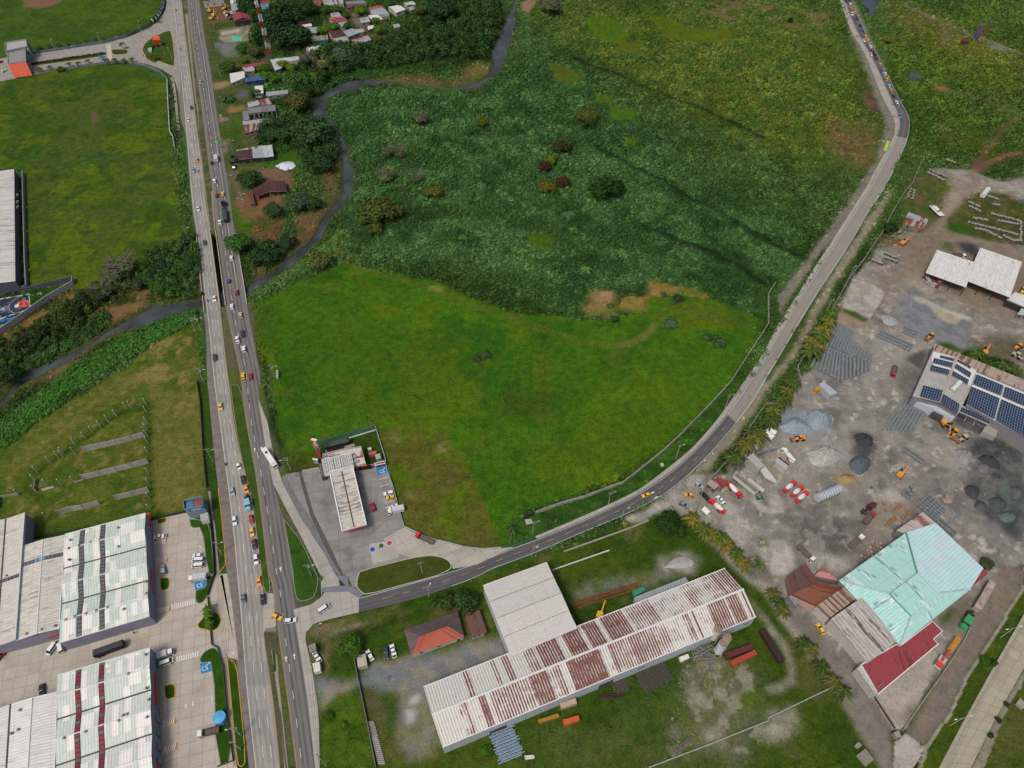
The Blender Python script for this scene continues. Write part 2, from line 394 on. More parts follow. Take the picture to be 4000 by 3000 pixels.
gpaint('d 810,760 900,790 960,850 1000,960 960,980 880,920 820,870','5e4a3c',.1,0,1,3,.95,'463028')
gpaint('Z 1290,625 1330,640 1300,690 1270,680','7d6c46',.3,0,2,4);gpaint('g 1180,740 1330,790 1700,860 1680,960 1480,900 1300,900 1120,1080 920,1000 880,1060 700,1090 690,1030 860,1000 1000,930 1180,870','8a703f',.4,0,1,3,.95,'5b662c');gpaint('g 750,860 860,850 850,940 790,930','8b7150',.3,0,1,2)
for q in ('f 430,1400 470,1400',):pass
# --- open fields
gpaint('Z -200,-100 350,-60 352,28 325,72 270,88 200,100 110,112 62,120 -200,140','3c5e1c',1,0,1,0,1,'4a6a1e',n12)
gpaint('a 200,30 240,66 330,74 450,55 540,8 560,-60 190,-60','6d523f',0,0,1,.5)
gpaint('Z -200,172 62,160 110,150 200,142 270,141 320,150 350,165 366,185 372,300 385,440 415,530 430,600 425,640 340,655 250,680 160,620 62,616 50,365 -200,365','3d6018',1,0,1,1,1,'55701a',n12)
spots('Z 0,170 360,160 385,450 400,500 200,590 60,600 60,360 0,360','4c6326',30,.5,1,31,.8,.12);spots('Z 0,170 360,160 385,450 400,500 200,590 60,600 60,360 0,360','2d5220',9,.58,1,12,.6,.1);spots('Z 80,330 380,300 390,480 60,600 60,380','5d7c0e',12,.62,1,14,.8,.1)
gpaint('a 780,965 840,965 858,1040 800,1055','5a4a3c',0,0,0,.3)
track('a 20,1490 400,1450 700,1400 1050,1340 1480,1300',2.2,'2c4f20',1,.7);track('a 700,1405 900,1370 1050,1345',3.5,'58704a',.9,.5)
gpaint('Z -30,740 60,680 160,622 220,610 330,560 400,500 428,520 432,640 335,652 300,690 200,760 90,830 -30,900','30481f',1,.85,3,4,.9,'40502a')
gpaint('Z -30,740 0,728 130,650 172,618 180,640 120,680 60,720 20,760 -30,800','7a5f3e',.2,.15,2,3,.9,'5d5a33');spots('Z 0,720 170,620 200,700 60,760 0,800','7d6140',9,.5,.3,21,.9,.08,.1)
gpaint('e 880,1000 1180,960 1330,840 1230,900 1250,990 900,1130','735a3d',.2,.1,2,3,.9);gpaint('e 1150,830 1300,840 1260,960 1160,930','6e5a42',.2,.1,2,2,.8)
gpaint('e -20,1600 250,1580 560,1430 900,1220 1150,1080 1200,1130 900,1280 640,1430 450,1560 250,1659 0,1659','4d5a2c',.8,.3,2,2,.9,'6b5c40')
gpaint('e 400,1570 640,1430 720,1440 700,1500 500,1600 300,1659','6b5a45',.2,.1,2,3,.9);gpaint('e 950,1330 1180,1180 1100,1300 960,1400','5a5a32',.5,.2,2,3,.8)
gpaint('Z -30,985 90,900 190,845 300,770 405,690 428,695 434,770 442,900 450,1075 446,1098 330,1116 312,1112 200,1140 -30,1160','4b6620',1,0,1,1,1,'5c6e2a',n12)
F5='Z 330,860 420,800 440,900 448,1080 335,1100 330,950'
for i,t in enumerate(np.linspace(330,432,15)):
    track(f'Z {t-8-i*.3:.0f},{830+i*1.5:.0f} {t:.0f},{950+i*2:.0f} {t+6:.0f},1098',.9,'85794c',.6,.5,1.5,None)
spots('Z 0,960 180,850 400,720 440,800 446,1098 320,1110 0,1130','84794a',3.2,.6,.7,41,.55,.1);spots('e 1200,1300 1700,1200 1700,1659 1150,1659','887c4e',6,.5,.7,42,.7,.14)
for i in range(9):track(f'Z {20+i*14},{1010-i*9} {130+i*12},{940-i*12} {260+i*8},{860-i*9}',.8,'77733f',.7,.4,1.2,None)
track('i 370,1000 200,900 330,760 500,620 700,500 900,340 1100,220 1270,200',4,'36560f',1,.8,1);track('i 1275,150 1290,700 1310,1150',3,'33540f',1,.8,.6)
# main field
MF='Z 545,658 620,618 690,590 745,566 850,588 950,610 1010,640 1100,672 1230,685 1300,695 1390,672 1400,640 1480,642 1560,648 1645,690 1600,790 1545,868 1470,930 1400,985 1300,1040 1150,1100 1100,1130 1085,1190 1000,1190 880,1150 812,930 650,1010 618,995 600,900 575,780 548,680'
gpaint(MF,'3f6b0f',1,0,1,1.5,1,'4a730e',n12)
spots(MF,'315f12',26,.53,1,51,.75,.12);spots(MF,'5d740f',34,.52,1,52,.8,.14);spots(MF,'54652a',17,.62,.9,53,.6,.12)
gpaint('Z 1230,860 1400,800 1580,790 1540,870 1400,985 1300,1020 1230,960','5b780c',1,0,14,8,.7,'4a6d10');gpaint('Z 700,720 850,700 1000,760 980,900 800,900 650,850','4f6c16',1,0,16,8,.55,'3f6614')
gpaint('Z 1080,850 1130,830 1190,850 1190,890 1120,900 1075,885','465a22',1,0,6,4,.8);gpaint('Z 560,650 640,620 720,640 700,700 600,720','4a6f10',1,0,8,5,.6);gpaint('h 20,0 20,0 30,20','4a6f10')
gpaint('h 0,0 0,0 1,1','4a6f10')
gpaint('Z 1135,985 1250,960 1380,910 1420,930 1280,1010 1150,1050','55671e',1,0,10,6,.6)
gpaint('Z 815,935 870,918 925,925 960,945 1000,985 1030,1040 1060,1120 1080,1180 1000,1186 880,1155 855,1080','5a6c1e',.9,0,1,1,.95,'625f34',n12)
spots('Z 815,930 960,930 1060,1110 1000,1180 880,1150','5c5a34',10,.56,.8,55,.6,.1)
for q in ('j 1160,470 1210,465 1215,500 1165,515','j 1300,985 1350,970 1365,1000 1305,1005','j 1330,1065 1360,1060 1355,1100 1335,1095','j 1580,540 1630,510 1630,560 1590,610'):spots(q,'9a8f7e',1.2,.35,.2,57,.9)
track('f 720,480 780,560 850,645 1060,700 1260,765 1420,800 1570,835 1640,870 1760,945 1900,990 2100,1050 g 0,1085 180,1150 350,1220 600,1290 830,1325 930,1330 1060,1300 1160,1230 1250,1130 1300,1040 1380,1010 1480,1010 1600,1060 1780,1100 2000,1160 2100,1155',1.15,'5c5e30',.6,.95,.3,None,2.4)
track('f 1500,825 1600,850',1.3,'8a8060',.3,.8,.3,None,1.9);track('g 900,1335 1060,1300 1170,1225 1240,1140',1.4,'6d6146',.3,.7,.3,None,1.9)
track('g 620,1290 600,1240 640,1180 760,1130 900,1140 1200,1140',.6,'2c5a12',1,.8,.3,None,1.8)
track('Z 1390,672 1400,650 1395,625',3,'6f6436',.5,.8,1)
gpaint('f 200,1000 190,1500 -10,1100 -20,940','3a5f16',1,0,3,2,.5)
# verge along the main road and gardens by the village
gpaint('a 1450,0 1980,0 2212,0 2212,1659 e 2212,300 2130,400 2070,560 2180,960 j 60,0 120,400 280,780 500,1659 n 560,500 540,1659 100,1659 e 1900,1659 1680,750 a 1700,1659 1600,1200 1500,600','5f5c50',.5,0,1,.6,.9,'4f5c2c',n5)
gpaint('a 1560,0 1620,0 1700,650 1760,1000 1840,1659 e 1850,340 1820,340 1780,0 a 1760,1659 1640,600','4c5a34',.8,0,1,.6,.9,'69645a',n5);
gpaint('e 1910,1000 1960,1000 2060,1500 2060,1520 1985,1530','5e5d4a',.6,0,1,.5,.9)
gpaint('i 1985,0 2085,0 2140,400 2212,800 j 90,1659 50,1300 20,1000 i 2150,860 2070,600 2010,250','46601c',1,0,0,.2);gpaint('n 0,0 125,0 130,120 100,150 75,130 60,0','46601c',1,0,0,.2)
gpaint('n 65,495 170,495 190,620 180,830 150,830 110,620 75,600','4c5c20',.9,0,0,.2)
gpaint('a 1750,60 1830,650 1900,1250 1990,1659 e 2020,300 2100,330 2212,700 2212,0 a 2212,1659 2212,0 1740,0','38561f',.9,.1,3,3,.9,'4c5b33',n12)
gpaint('G 90,150 520,130 700,200 720,440 230,520 190,300','6b4c3a',0,0,1,1,1,'5a4536',n5);gpaint('G 430,640 1100,560 1130,860 700,920 480,900 380,860','8d8473',.1,0,1,1,1,'6a6b55',n5)
gpaint('G 300,930 820,900 840,1230 520,1230 380,1100','6a6d70',.1,0,1,2,1,'5d6155',n5);gpaint('G 1330,1100 1600,1100 1580,1300 1350,1330','4b3c35',.1,0,2,2)
gpaint('J 160,80 380,50 370,110 240,150 170,155','8a7358',.1,0,1,1);gpaint('J 450,180 620,170 620,250 460,270','57555a',.1,0,1,1);gpaint('J 330,380 530,350 600,400 380,445','7d6a42',.3,0,1,1);gpaint('J 230,470 370,520 360,570 240,575','7a6c62',0,0,1,1)
gpaint('J 250,580 530,440 560,700 400,800 260,800','41631f',1,0,1,1,1,'4c6a28');gpaint('J 950,430 1200,410 1260,500 1100,560 960,520','4b6a1c',1,0,1,1)
gpaint('J 230,780 360,790 340,951 230,951','6b5f52',.1,0,1,1)
gpaint('K 340,380 480,330 480,450 560,800 640,900 600,951 560,951 440,600','6e5442',.1,0,1,1.5,1,'5a5240',n5);gpaint('K 480,330 940,310 1160,400 1200,570 1080,640 1000,800 800,940 560,951 560,830 1050,620 1060,500 780,480 700,350','715341',0,0,2,2,1,'63503d',n5)
gpaint('K 480,290 930,190 1200,80 1240,260 900,320 600,300','3c651a',1,0,2,2);gpaint('K 1150,330 1240,200 1260,500 1200,560','3f5f24',1,.2,2,2)
gpaint('e 2000,120 2080,120 2212,300 2212,350 2100,350 2030,280','3f6a14',1,0,1,1);gpaint('f 0,0 240,60 200,200 60,260 -100,260 -200,100 -150,0','73513c',0,0,2,2,1,'57512f',n5);gpaint('f -60,250 100,200 260,220 200,400 0,420','3f5c24',1,.3,3,3,1,'6a523c',n12)
gpaint('f 340,200 520,180 560,260 500,330 360,300','6b4d3a',.1,.1,2,3,.8);gpaint('f 0,640 70,650 60,720 0,740','6b4d3a',.1,.1,2,2,.8)
gpaint('b 590,1100 720,1290 740,1600 f 700,140 560,260 500,460 200,640 f 240,460 400,300 560,100 b 560,1659 620,1400','46562a',.7,.2,3,3,.85,'6b5540',n12)
gpaint('b 1060,690 1200,640 1700,690 2000,560 2080,600 1900,740 1400,730','4d5c28',.9,.2,2,3,.9,'6a5a3c',n12);gpaint('b 1750,600 1950,530 2060,600 1980,660 1800,680','69683c',.8,.1,3,3,.8)
gpaint('b 1060,380 1130,400 1120,440 1040,400','6b4c38',.1,0,2,2,.9);gpaint('b 780,110 860,110 980,300 990,330 950,330 880,230','7f7466',0,0,1,.4);gpaint('b 600,60 1100,40 1100,360 640,370','3c4c28',.7,.15,3,3,.6,'5d5348',n5)
gpaint('c 80,20 150,-20 220,0 200,60 150,110 90,90','7b6650',.1,0,1,1)
# east side of the far road, trails
gpaint('Z 1820,0 1845,0 1880,80 1920,170 1945,260 1935,330 1890,420 1820,500 1760,560 1700,660 1690,690 1680,640 1740,560 1800,480 1890,350 1915,270 1880,180 1840,80','77726a',.2,0,1,1,.9)
gpaint('d 940,0 1150,10 1240,60 1500,190 1760,300 2000,380 2212,440 2212,600 1900,520 1500,420 1250,330','5d6b2c',.8,.5,6,6,.7,'5f6238',n12)
track('d 1150,20 1500,190 1780,300 2212,460',5,'6d6a5a',.2,.8,2);gpaint('d 1870,390 1990,380 2090,430 1990,440','77746d',0,0,2,2);gpaint('d 1480,240 1560,250 1570,380 1530,380 1500,300','6b6350',.3,.1,2,2,.8)
gpaint('d 1420,730 1520,735 1590,770 1460,770','7a6247',.1,0,1,2);track('d 1540,760 1800,840 2000,900 2212,1000',3.5,'5f5a48',.4,.6,2)
track('d 2160,1010 2000,1150 1900,1290 1840,1360',4,'5f4a3b',.1,.9,1);track('d 2212,1310 2050,1340 1900,1400 1830,1450 1740,1500',5,'6d5443',.1,.9,1);track('d 1820,1350 1840,1460',9,'5a4436',.1,.9,1)
track('d 1500,1050 1540,1180 1600,1300',3,'5d5a3a',.5,.6,2)
# yard
YD='h 720,740 900,560 930,480 1150,460 1110,350 1200,330 1330,350 1450,260 1530,100 1560,-60 1490,-150 1400,-100 1440,-220 1700,-200 1850,-160 2000,-100 2300,-150 2400,50 2212,80 1780,0 1660,70 1570,220 1520,300 1600,340 1800,390 2100,450 2400,470 2400,1659 l 2400,0 2400,1659 p 2400,300 2250,-100 2000,0 1990,250 1700,700 1500,800 1100,1340 700,1100 300,500 0,60 l 0,1400 -60,1300 k 2050,1659 1900,1480 1680,1200 1480,1180 1400,1060 1180,1080 1340,990 1560,860 1500,800 1620,750 1850,760 2000,520 l 60,380 h 200,1640 380,1540 440,1300 560,1130 640,1000 620,980 700,800'
gpaint(YD,'827e76',0,0,1,1,1,'706d68',n12)
spots(YD,'8d897f',5,.54,0,61,.5,.14);spots(YD,'55534f',9,.56,0,62,.55,.14);spots(YD,'a39d91',3.2,.66,0,63,.75,.05)
for i in range(7):
    d=i*9-27;track(f'l {300+d},1180 {700+d},{1020+d} {1000},{700+d*2} {960+d},400 {850},{250+d} {500},{150+d} {250},{60+d}',.8,('4f4d4a','99948a')[i % 2],0,.55,1.2,None);track(f'k 1500,{900+d} 2000,{1350+d} l 200,{1180+d} 700,{1200+d*2} 1250,{800+d} 1700,{800+d} 2212,{1000+d*3}',.8,('5a5854','9a958a')[i % 2],0,.5,1.2,None)
    track(f'l {400+d},560 {600},{480-d} {680+d},640 {600},{760+d} {420},{740+d} {330-d},620',.5,('5a5854','9a958a')[i % 2],0,.55,.8,None);track(f'h {1130+d},1100 {1200+d},700 {1450+d},300 {1600+d},60 2100,{-60+d}',.9,('5f554b','938a7e')[i % 2],0,.4,1,None)
gpaint('h 1110,350 1330,340 1450,250 1540,80 1560,-60 1680,0 1600,300 2212,500 2400,800 2400,1300 2212,1150 1700,1000 1300,700 1000,900 800,1200 700,1080 1000,820 1080,700 1200,600 1050,480 900,470','7a6a5a',0,0,5,4,.85,'6c5f53',n5)
gpaint('d 1560,1490 1680,1450 1790,1470 1830,1500 1700,1540 2212,1620 2300,1659 h 2212,-60 1900,-30 1780,0 1560,250 1480,300 h 1540,0 1600,-50','7d7163',0,0,3,2,.95,'857c72',n5);gpaint('d 1940,1540 2212,1640 2300,1700 2100,1640','9b968c',0,0,2,2,.8)
gpaint('h 1180,0 1250,-150 1540,-140 1500,40 1440,240 1330,330 1160,300','4c5f2a',.9,0,2,2,.95,'625d42',n5);gpaint('d 1520,1540 1570,1540 1560,1659 1480,1659','566f10',1,0,2,1)
gpaint('h 1530,280 1640,120 1740,60 1900,0 2060,10 2212,120 2250,300 2170,450 1900,420 1700,360','47592c',1,.1,1,2,1,'5c5d36',n5);gpaint('h 1520,300 1650,260 1800,330 1760,370 1600,340','34601b',1,.1,1,1)
gpaint('h 1630,440 1760,430 1830,480 1800,560 1700,520','33363b',0,0,1,1.5,.95);gpaint('h 1500,440 1600,430 1620,540 1530,500','48602c',.9,0,1,1,.8)
gpaint('h 720,750 880,790 1000,860 980,930 870,1110 780,1080 650,990','a29d94',0,0,0,.5,.9,'85827d',n5);gpaint('h 780,800 880,810 900,850 840,890 770,870','8d8373',0,0,1,1,.9);gpaint('h 620,1010 740,1020 860,1100 840,1130 700,1080','47582c',.8,0,1,1)
gpaint('h 600,1040 700,1050 830,1130 780,1170 600,1130','857561',0,0,1,1)
gpaint('h 1100,930 1240,890 1500,960 1780,1090 1780,1180 1700,1380 1500,1300 1250,1260 1150,1180 1130,1040','75777a',0,0,1,1,.95,'63666a',n5);gpaint('h 1400,990 1560,1010 1680,1080 1620,1150 1480,1090','968d7a',0,0,1,1.5,.9)
gpaint('h 1250,900 1340,920 1560,1010 1760,1090 1740,1120 1500,1010 1260,930','a8a194',0,0,1,1,.85);gpaint('h 1470,1310 1560,1300 1680,1370 1640,1390 1500,1340','3f6220',1,0,1,.6)
gpaint('h 1230,1410 1340,1370 1380,1400 1330,1530 1180,1460','4a4845',0,0,1,1,.95);gpaint('h 1180,1470 1330,1540 1290,1659 l 1270,0 1240,110 1100,40','5c5a57',0,0,2,1,.8);gpaint('h 2212,1100 1960,1200 1850,1100 2212,1000','7d756a',0,0,4,3,.6)
gpaint('h 1850,1250 2000,1230 2212,1260 2212,1659 1900,1400','5b5d47',.6,0,3,3,.9,'6c665b',n5);gpaint('h 1660,1390 1850,1330 1900,1420 2100,1500 2212,1560 2212,1640 1900,1560 1740,1450','47583a',.9,.2,2,2,.9)
for q,c in (('l 80,360 130,230 240,240 330,215 480,240 570,320 600,380 440,440 180,450','7b858b'),('l 350,560 460,520 640,530 640,620 540,710 420,720 350,660','938f8e'),('l 720,430 820,410 910,440 920,520 945,600 900,655 800,640 720,600','34373c'),('l 570,820 660,740 780,800 720,880 600,870','8d7a55'),
    ('l 1700,500 1850,440 2100,520 2212,560 2212,680 2080,700 1900,620 1760,600','35373a'),('l 1500,360 1560,370 1530,500 1490,540','46474a'),('l 1900,700 2212,560 2212,1300 2100,1300 1850,1100','3f4549'),('l 1680,860 1780,850 1900,960 1960,1100 2212,1260 2180,1400 1960,1180 1750,1000','3b3e42')):gpaint(q,c,0,0,2,2,.85)
gpaint('l 1700,440 1900,420 2212,500 2300,1300 2180,1330 1960,1180 1800,980 1680,900 1740,700','3c4042',0,0,4,4,.75,'4a4c4c',n5)
spots('l 1650,420 2212,500 2212,1450 1900,1100 1650,950','64655f',7,.58,0,71,.6,.1);spots('l 1800,850 2212,850 2212,1300','56655f',9,.52,0,72,.7,.1)
for q in ('g 1440,0 1700,110 2212,400 h 300,560','c 500,480 900,640 1300,800 1700,960 2212,1200','g 1100,270 1500,430 1900,600 2212,800','c 700,1250 1000,1400 1250,1520 g 1450,0'):track(q,4.5,'18280f',1,.85,3,0)
spots('l 250,1150 800,1150 800,1500 250,1400','4b4a47',6,.5,0,73,.8,.1);spots('l 0,1050 700,1000 900,1200 400,1600 200,1560','565450',9,.5,0,74,.6,.15);gpaint('l 700,1490 850,1450 1050,1150 1150,1250 1280,1080 1250,1000 1000,1000 900,1200','85776a',0,0,2,2,.6)
for q in ('l 1060,890 1180,980 1170,1020 1000,990 940,960','l 20,1350 150,1360 230,1500 200,1640 0,1640','k 1850,1150 2000,1160 2060,1300 2030,1400 1950,1440 1850,1300','l 0,980 90,990 110,1080 20,1110','k 2080,1400 2212,1390 2212,1560 2120,1480','l 160,1120 250,1100 210,1140','A 1200,1180 1400,1240 1380,1280 1260,1290 1080,1150 1020,1060 1090,1080','A 1340,1090 1440,1090 1480,1200 1460,1270 1340,1150','A 130,870 200,780 340,750 370,790 300,870 180,930 120,910','A 480,1080 900,1220 900,1270 780,1360 600,1210','l 500,1480 620,1500 700,1560 650,1640 540,1600','l 780,110 850,170 920,180 1000,110 1010,160 900,200'):gpaint(q,'aaa59b',0,0,1,1.2,.85,'918d85',n5)
gpaint('k 950,1160 1130,1080 1250,1010 1420,1060 1300,1100 1150,1180 1050,1230 1010,1200','aba69d',0,0,1,1.5,.9,'88857e',n5);gpaint('k 1160,1000 1400,800 1500,800 1560,880 1480,930 1500,990 1440,1060 1280,990','8f8b84',0,0,2,2,.8)
gpaint('l 1280,200 1540,60 1600,300 1500,340 1440,270','666360',0,0,1,1);gpaint('l 1640,250 1920,360 1860,440 1700,380 1600,330','46464a',0,0,1,1,.9)
for q in ('l 1500,990 1580,980 1590,1020 1530,1030','p 660,960 720,970 790,1080 740,1090','p 970,1380 1040,1400 1060,1450 1000,1460','p 860,1180 930,1230 890,1240','l 1310,720 1400,720 1370,760','k 2130,1340 2180,1350 2180,1370 2140,1375'):gpaint(q,'97866f',0,0,0,.6)
# land between curved road and long shed
S1='n 560,370 880,330 1900,20 k 0,1560 1240,1150 1500,1150 1640,1280 1900,1460 2050,1659 p 60,250 400,700 700,1000 1000,1500 1010,1700 o 2212,1700 0,1700 n 560,1700 560,900 430,520'
gpaint(S1,'37560f',1,0,1,1,1,'47601c',n12);spots(S1,'5b6136',12,.56,.8,81,.7,.12)
gpaint('n 500,870 880,905 1050,720 1300,700 1500,690 1900,600 2080,540 2150,620 2212,700 1700,900 1500,960 1480,1050 1600,1480 1300,1600 1200,1250 1220,1000 900,970 600,1100 560,1180 520,1000','6b6f72',0,0,2,2,1,'7a756c',n5);gpaint('n 1250,1000 1480,960 1600,1500 1300,1560 1200,1300 1230,1200','766e60',.2,0,4,3,.8,'5f6443',n5)
gpaint('n 1270,1180 1370,1180 1380,1230 1300,1290','aaa9a6',0,0,1,1.5,.9);gpaint('n 1300,1080 1400,1020 1390,1090 1320,1120','c0bdb8',0,0,1,1.5,.9);gpaint('n 1130,860 1170,850 1180,890 1140,895','5a5548',0,0,0,.5)
track('n 560,470 600,470 620,430 610,520 600,620 600,760 620,830',2,'7a6a56',.1,.9,.8);gpaint('n 440,480 560,430 870,340 880,345 640,440 540,480 450,500','7b6752',.1,0,1,1,.8);gpaint('n 445,500 600,470 610,600 570,860 480,860 440,560','4e5a2e',.8,0,1,1,.8,'6d665a',n5);gpaint('n 590,1110 700,1010 880,1000 900,1120 960,1400 1040,1659 570,1659 565,1180','3f5e14',1,0,1,1,.95,'4b6a1c',n5);gpaint('n 920,980 1010,1000 1150,1240 1060,1250 970,1200','55523c',.4,0,2,1.5,.9)
track('n 640,490 930,420',2.0,'8a867a',.2,.7,.6,0);track('n 700,520 1500,330',1.6,'2e4a12',1,.8)
gpaint('o 480,90 1100,-30 1300,-60 1500,-60 1240,80 900,130 560,240 470,150','6d7068',.3,0,3,2,.9,'56603c',n5);gpaint('k 1280,1480 1440,1450 1620,1520 1560,1600 1520,1659 1240,1600','9b9a94',.1,0,2,2,.9,'707166',n5)
gpaint('o 1500,740 1800,700 2100,800 2150,1100 2212,1250 2000,1500 1900,1659 1500,1600 1250,1560 1280,1250 1500,1050 1480,950','686a5c',.4,0,7,5,.85,'59603c',n5)
for q in ('o 1500,820 1590,830 1590,880 1530,890','o 1550,1000 1660,1000 1640,1060 1570,1070','o 1620,1300 1760,1270 1860,1380 1760,1430 1640,1380','o 1280,1340 1350,1260 1420,1300 1380,1360','o 1600,1100 1700,1090 1700,1150 1620,1150','p 0,1200 250,1150 280,1300 100,1400 0,1380','o 1960,980 1990,990 1960,1030'):gpaint(q,'989489',.1,0,2,2.5,.8,'7d7a6e',n5)
spots('o 1500,740 2212,800 2212,1500 1300,1600','8f8d80',5,.58,.2,83,.6,.1);gpaint('o 150,1050 1300,850 1450,1000 1250,1400 700,1659 100,1600','395616',1,0,8,4,.6,'43602a',n12);gpaint('o 1960,1000 2100,1000 2050,1180 1960,1150','4f6d10',1,0,3,2,.7)
track('p 0,430 100,540 160,640 200,800 200,900 100,960 0,1000',3,'86857c',.2,.7,1);track('o 1990,150 2100,300 2212,420 p 60,520',2.2,'85847c',.3,.7,1);gpaint('o 1100,790 1460,700 1520,800 1500,960 1100,980 900,980','2f5216',1,0,3,3,.6)
# dirt lane, triangle and the lands beyond bottom right
gpaint('l 0,1640 k 2140,1480 2212,1560 p 60,60 420,420 640,700 900,1010 1060,1300 1090,1440 1120,1700 1010,1700 860,1480 760,1300 420,760 100,330 -100,60 k 2050,1550','746e66',0,0,1,.8,1,'66615b',n5);gpaint('k 1500,1170 1700,1200 1900,1470 2060,1659 o 2212,60 p 200,420 480,760 640,980 560,960 380,740 100,380 -60,140 k 1980,1659','928d84',.1,0,1,.6,.8)
gpaint('p 890,1030 1440,640 1470,700 1380,940 1200,1300 1090,1330','9c968b',0,0,0,.3,1,'8d877c',n5);gpaint('p 1080,1210 1270,1070 1300,1090 1180,1300 1150,1220','6f675c',0,0,1,1.2,.8);gpaint('p 1100,1430 1190,1350 1350,1480 1250,1700 1090,1700','9c978f',0,0,0,.3)
gpaint('p 2000,-60 2260,-60 2212,60 2000,440 1800,700 1520,1260 1350,1480 1190,1350 1400,960 1640,560 1800,300','75695d',0,0,1,.8,1,'68625a',n5);gpaint('p 1450,350 1640,180 1760,150 1800,300 1660,500 1500,480','5d5a50',.2,0,2,1,.7);gpaint('p 1460,380 1560,290 1620,280 1560,380 1480,410','3d5c1e',1,0,1,1,.9)
gpaint('p 2212,100 2260,100 2300,300 2180,330 1500,1659 1290,1700 1350,1490 1530,1260 1810,710 2010,440','47610f',1,0,0,.4,1,'3f5a1c',n12);gpaint('p 2300,750 2212,800 1830,1659 1700,1700 2400,1700','455a1c',.9,0,1,1,1,'566030',n12)
gpaint('p 1290,1700 1350,1480 1560,1180 1700,880 2000,420 2212,60 2225,90 2020,440 1720,900 1580,1200 1380,1490 1320,1700','8a8478',0,0,0,.3,.9);gpaint('p 1750,1659 2000,1180 2212,800 2260,820 2060,1180 1860,1659','807b70',.1,0,0,.4,.9)
gpaint('m 1980,700 1990,690 2050,760 2080,1200 2120,1600 2080,1659 1990,1400','3d5c14',1,0,0,.1)
gpaint('i 1700,-20 1790,-20 1830,400 1900,950 1950,1500 1890,1630 1870,1400 1800,900 1740,400','37571c',1,0,0,.2)
# fuel station lot surroundings
gpaint('j 260,600 380,570 560,570 560,720 390,750 280,770','47551c',.8,0,1,1,.9);gpaint('j 560,520 790,460 1030,390 1110,650 1130,690 960,700 560,600','34500f',1,0,0,.3)
# fields strips right of curved road fence
gpaint('k 200,1120 400,1040 720,930 960,860 1130,720 1300,580 1440,460 1700,200 1880,0 g 2212,1150 h 0,600 h -40,900 k 2030,0 1960,60 1700,400 1500,610 1300,780 1130,900 800,1040 500,1180 220,1280 150,1320 60,1350 0,1200 100,1160','2d5418',1,.25,1,.8,.95,'3a6420',n5)
gpaint('k 2100,0 h 0,1500 300,1100 560,700 700,560 900,200 1150,0 d 1300,1450 1300,1200 1250,1100 h 1100,100 900,350 740,600 600,830 400,1150 100,1600 k 2150,100 1900,520 1700,760 1560,780 1750,500 1960,280 2150,0','46602c',.8,.5,1,1,.95,'3b5a26',n5)
gpaint('k 1560,780 1700,560 1830,420 1960,300 2100,60 h 120,1500 330,1130 520,760 640,560 840,250 1000,40 1050,-40 1080,0 900,300 740,560 h 560,830 400,1150 200,1500 k 2190,60 2000,360 1850,560 1700,740','8a8376',.1,0,1,1.2,.8)
# ------------------------------------------------------------ river bed
WZ=-1.7
RL=W('Z 1113,-20 1112,0 1108,15 1092,45 1080,75 1066,100 1060,120 1068,145 1056,162 1036,180 b 1700,752 1560,755 1400,735 1100,695 960,690 780,690 620,770 520,850 480,930 500,1010 600,1090 665,1130 690,1240 748,1320 748,1500 760,1659 f 735,40 640,150 570,250 530,330 500,400 340,520 190,660 120,730 -30,775 e 2120,890 1740,925 1640,950 1500,965 1340,975 1230,1040 1000,1160 820,1290 560,1430 300,1520 150,1640 i 0,150 -200,300',WZ)
RR=W('Z 1121,-20 1118,0 1112,40 1105,80 1096,120 1080,150 1055,177 1037,190 b 1700,768 1560,772 1400,756 1100,720 1000,740 850,770 700,800 620,850 590,900 590,970 640,1040 740,1160 800,1290 830,1430 850,1659 f 800,60 740,140 640,240 600,330 530,430 340,620 210,710 100,790 -30,850 e 2100,960 1740,980 1640,1030 1580,1080 1420,1105 1300,1170 1150,1180 1020,1190 900,1280 620,1450 430,1540 200,1659 i 0,210 -150,350',WZ)
_a,_=resample(smooth_line(RL,1),260);_b,_=resample(smooth_line(RR,1),260)
def match(line,other):
    return line
RV=[tuple(p) for p in smooth_line(RL,1)]+[tuple(p) for p in smooth_line(RR,1)][::-1]
sl=region(RV,30);m=inside(RV,GX[sl]+wx[sl]*4,GY[sl]+wy[sl]*4).astype(np.float32)
core=boxblur(boxblur(m,2),1);bank=boxblur(boxblur(m,5),4)
GZ[sl]-=3.2*sstep(core,.33,.85)+.9*sstep(bank,.02,.5)
TH[sl]*=(1-sstep(core,.1,.4));k=(sstep(bank,.1,.5)*.75)[...,None];COL[sl]=COL[sl]*(1-k)+mixc('3a3a2c','4a4a38',n5[sl])*k;VEG[sl]*=1-k[...,0]*.8
PONDS=['d 800,-40 950,-40 940,60 930,130 880,150 870,80 810,30','d 1225,630 1320,630 1290,690 1240,705 1225,680']
for q in PONDS:
    P=W(q,WZ+.9);sl=region(P,12);m=boxblur(boxblur(inside(P,GX[sl],GY[sl]).astype(np.float32),1),1);GZ[sl]-=1.8*sstep(m,.1,.6);TH[sl]*=1-sstep(m,.05,.3)
flatm=0
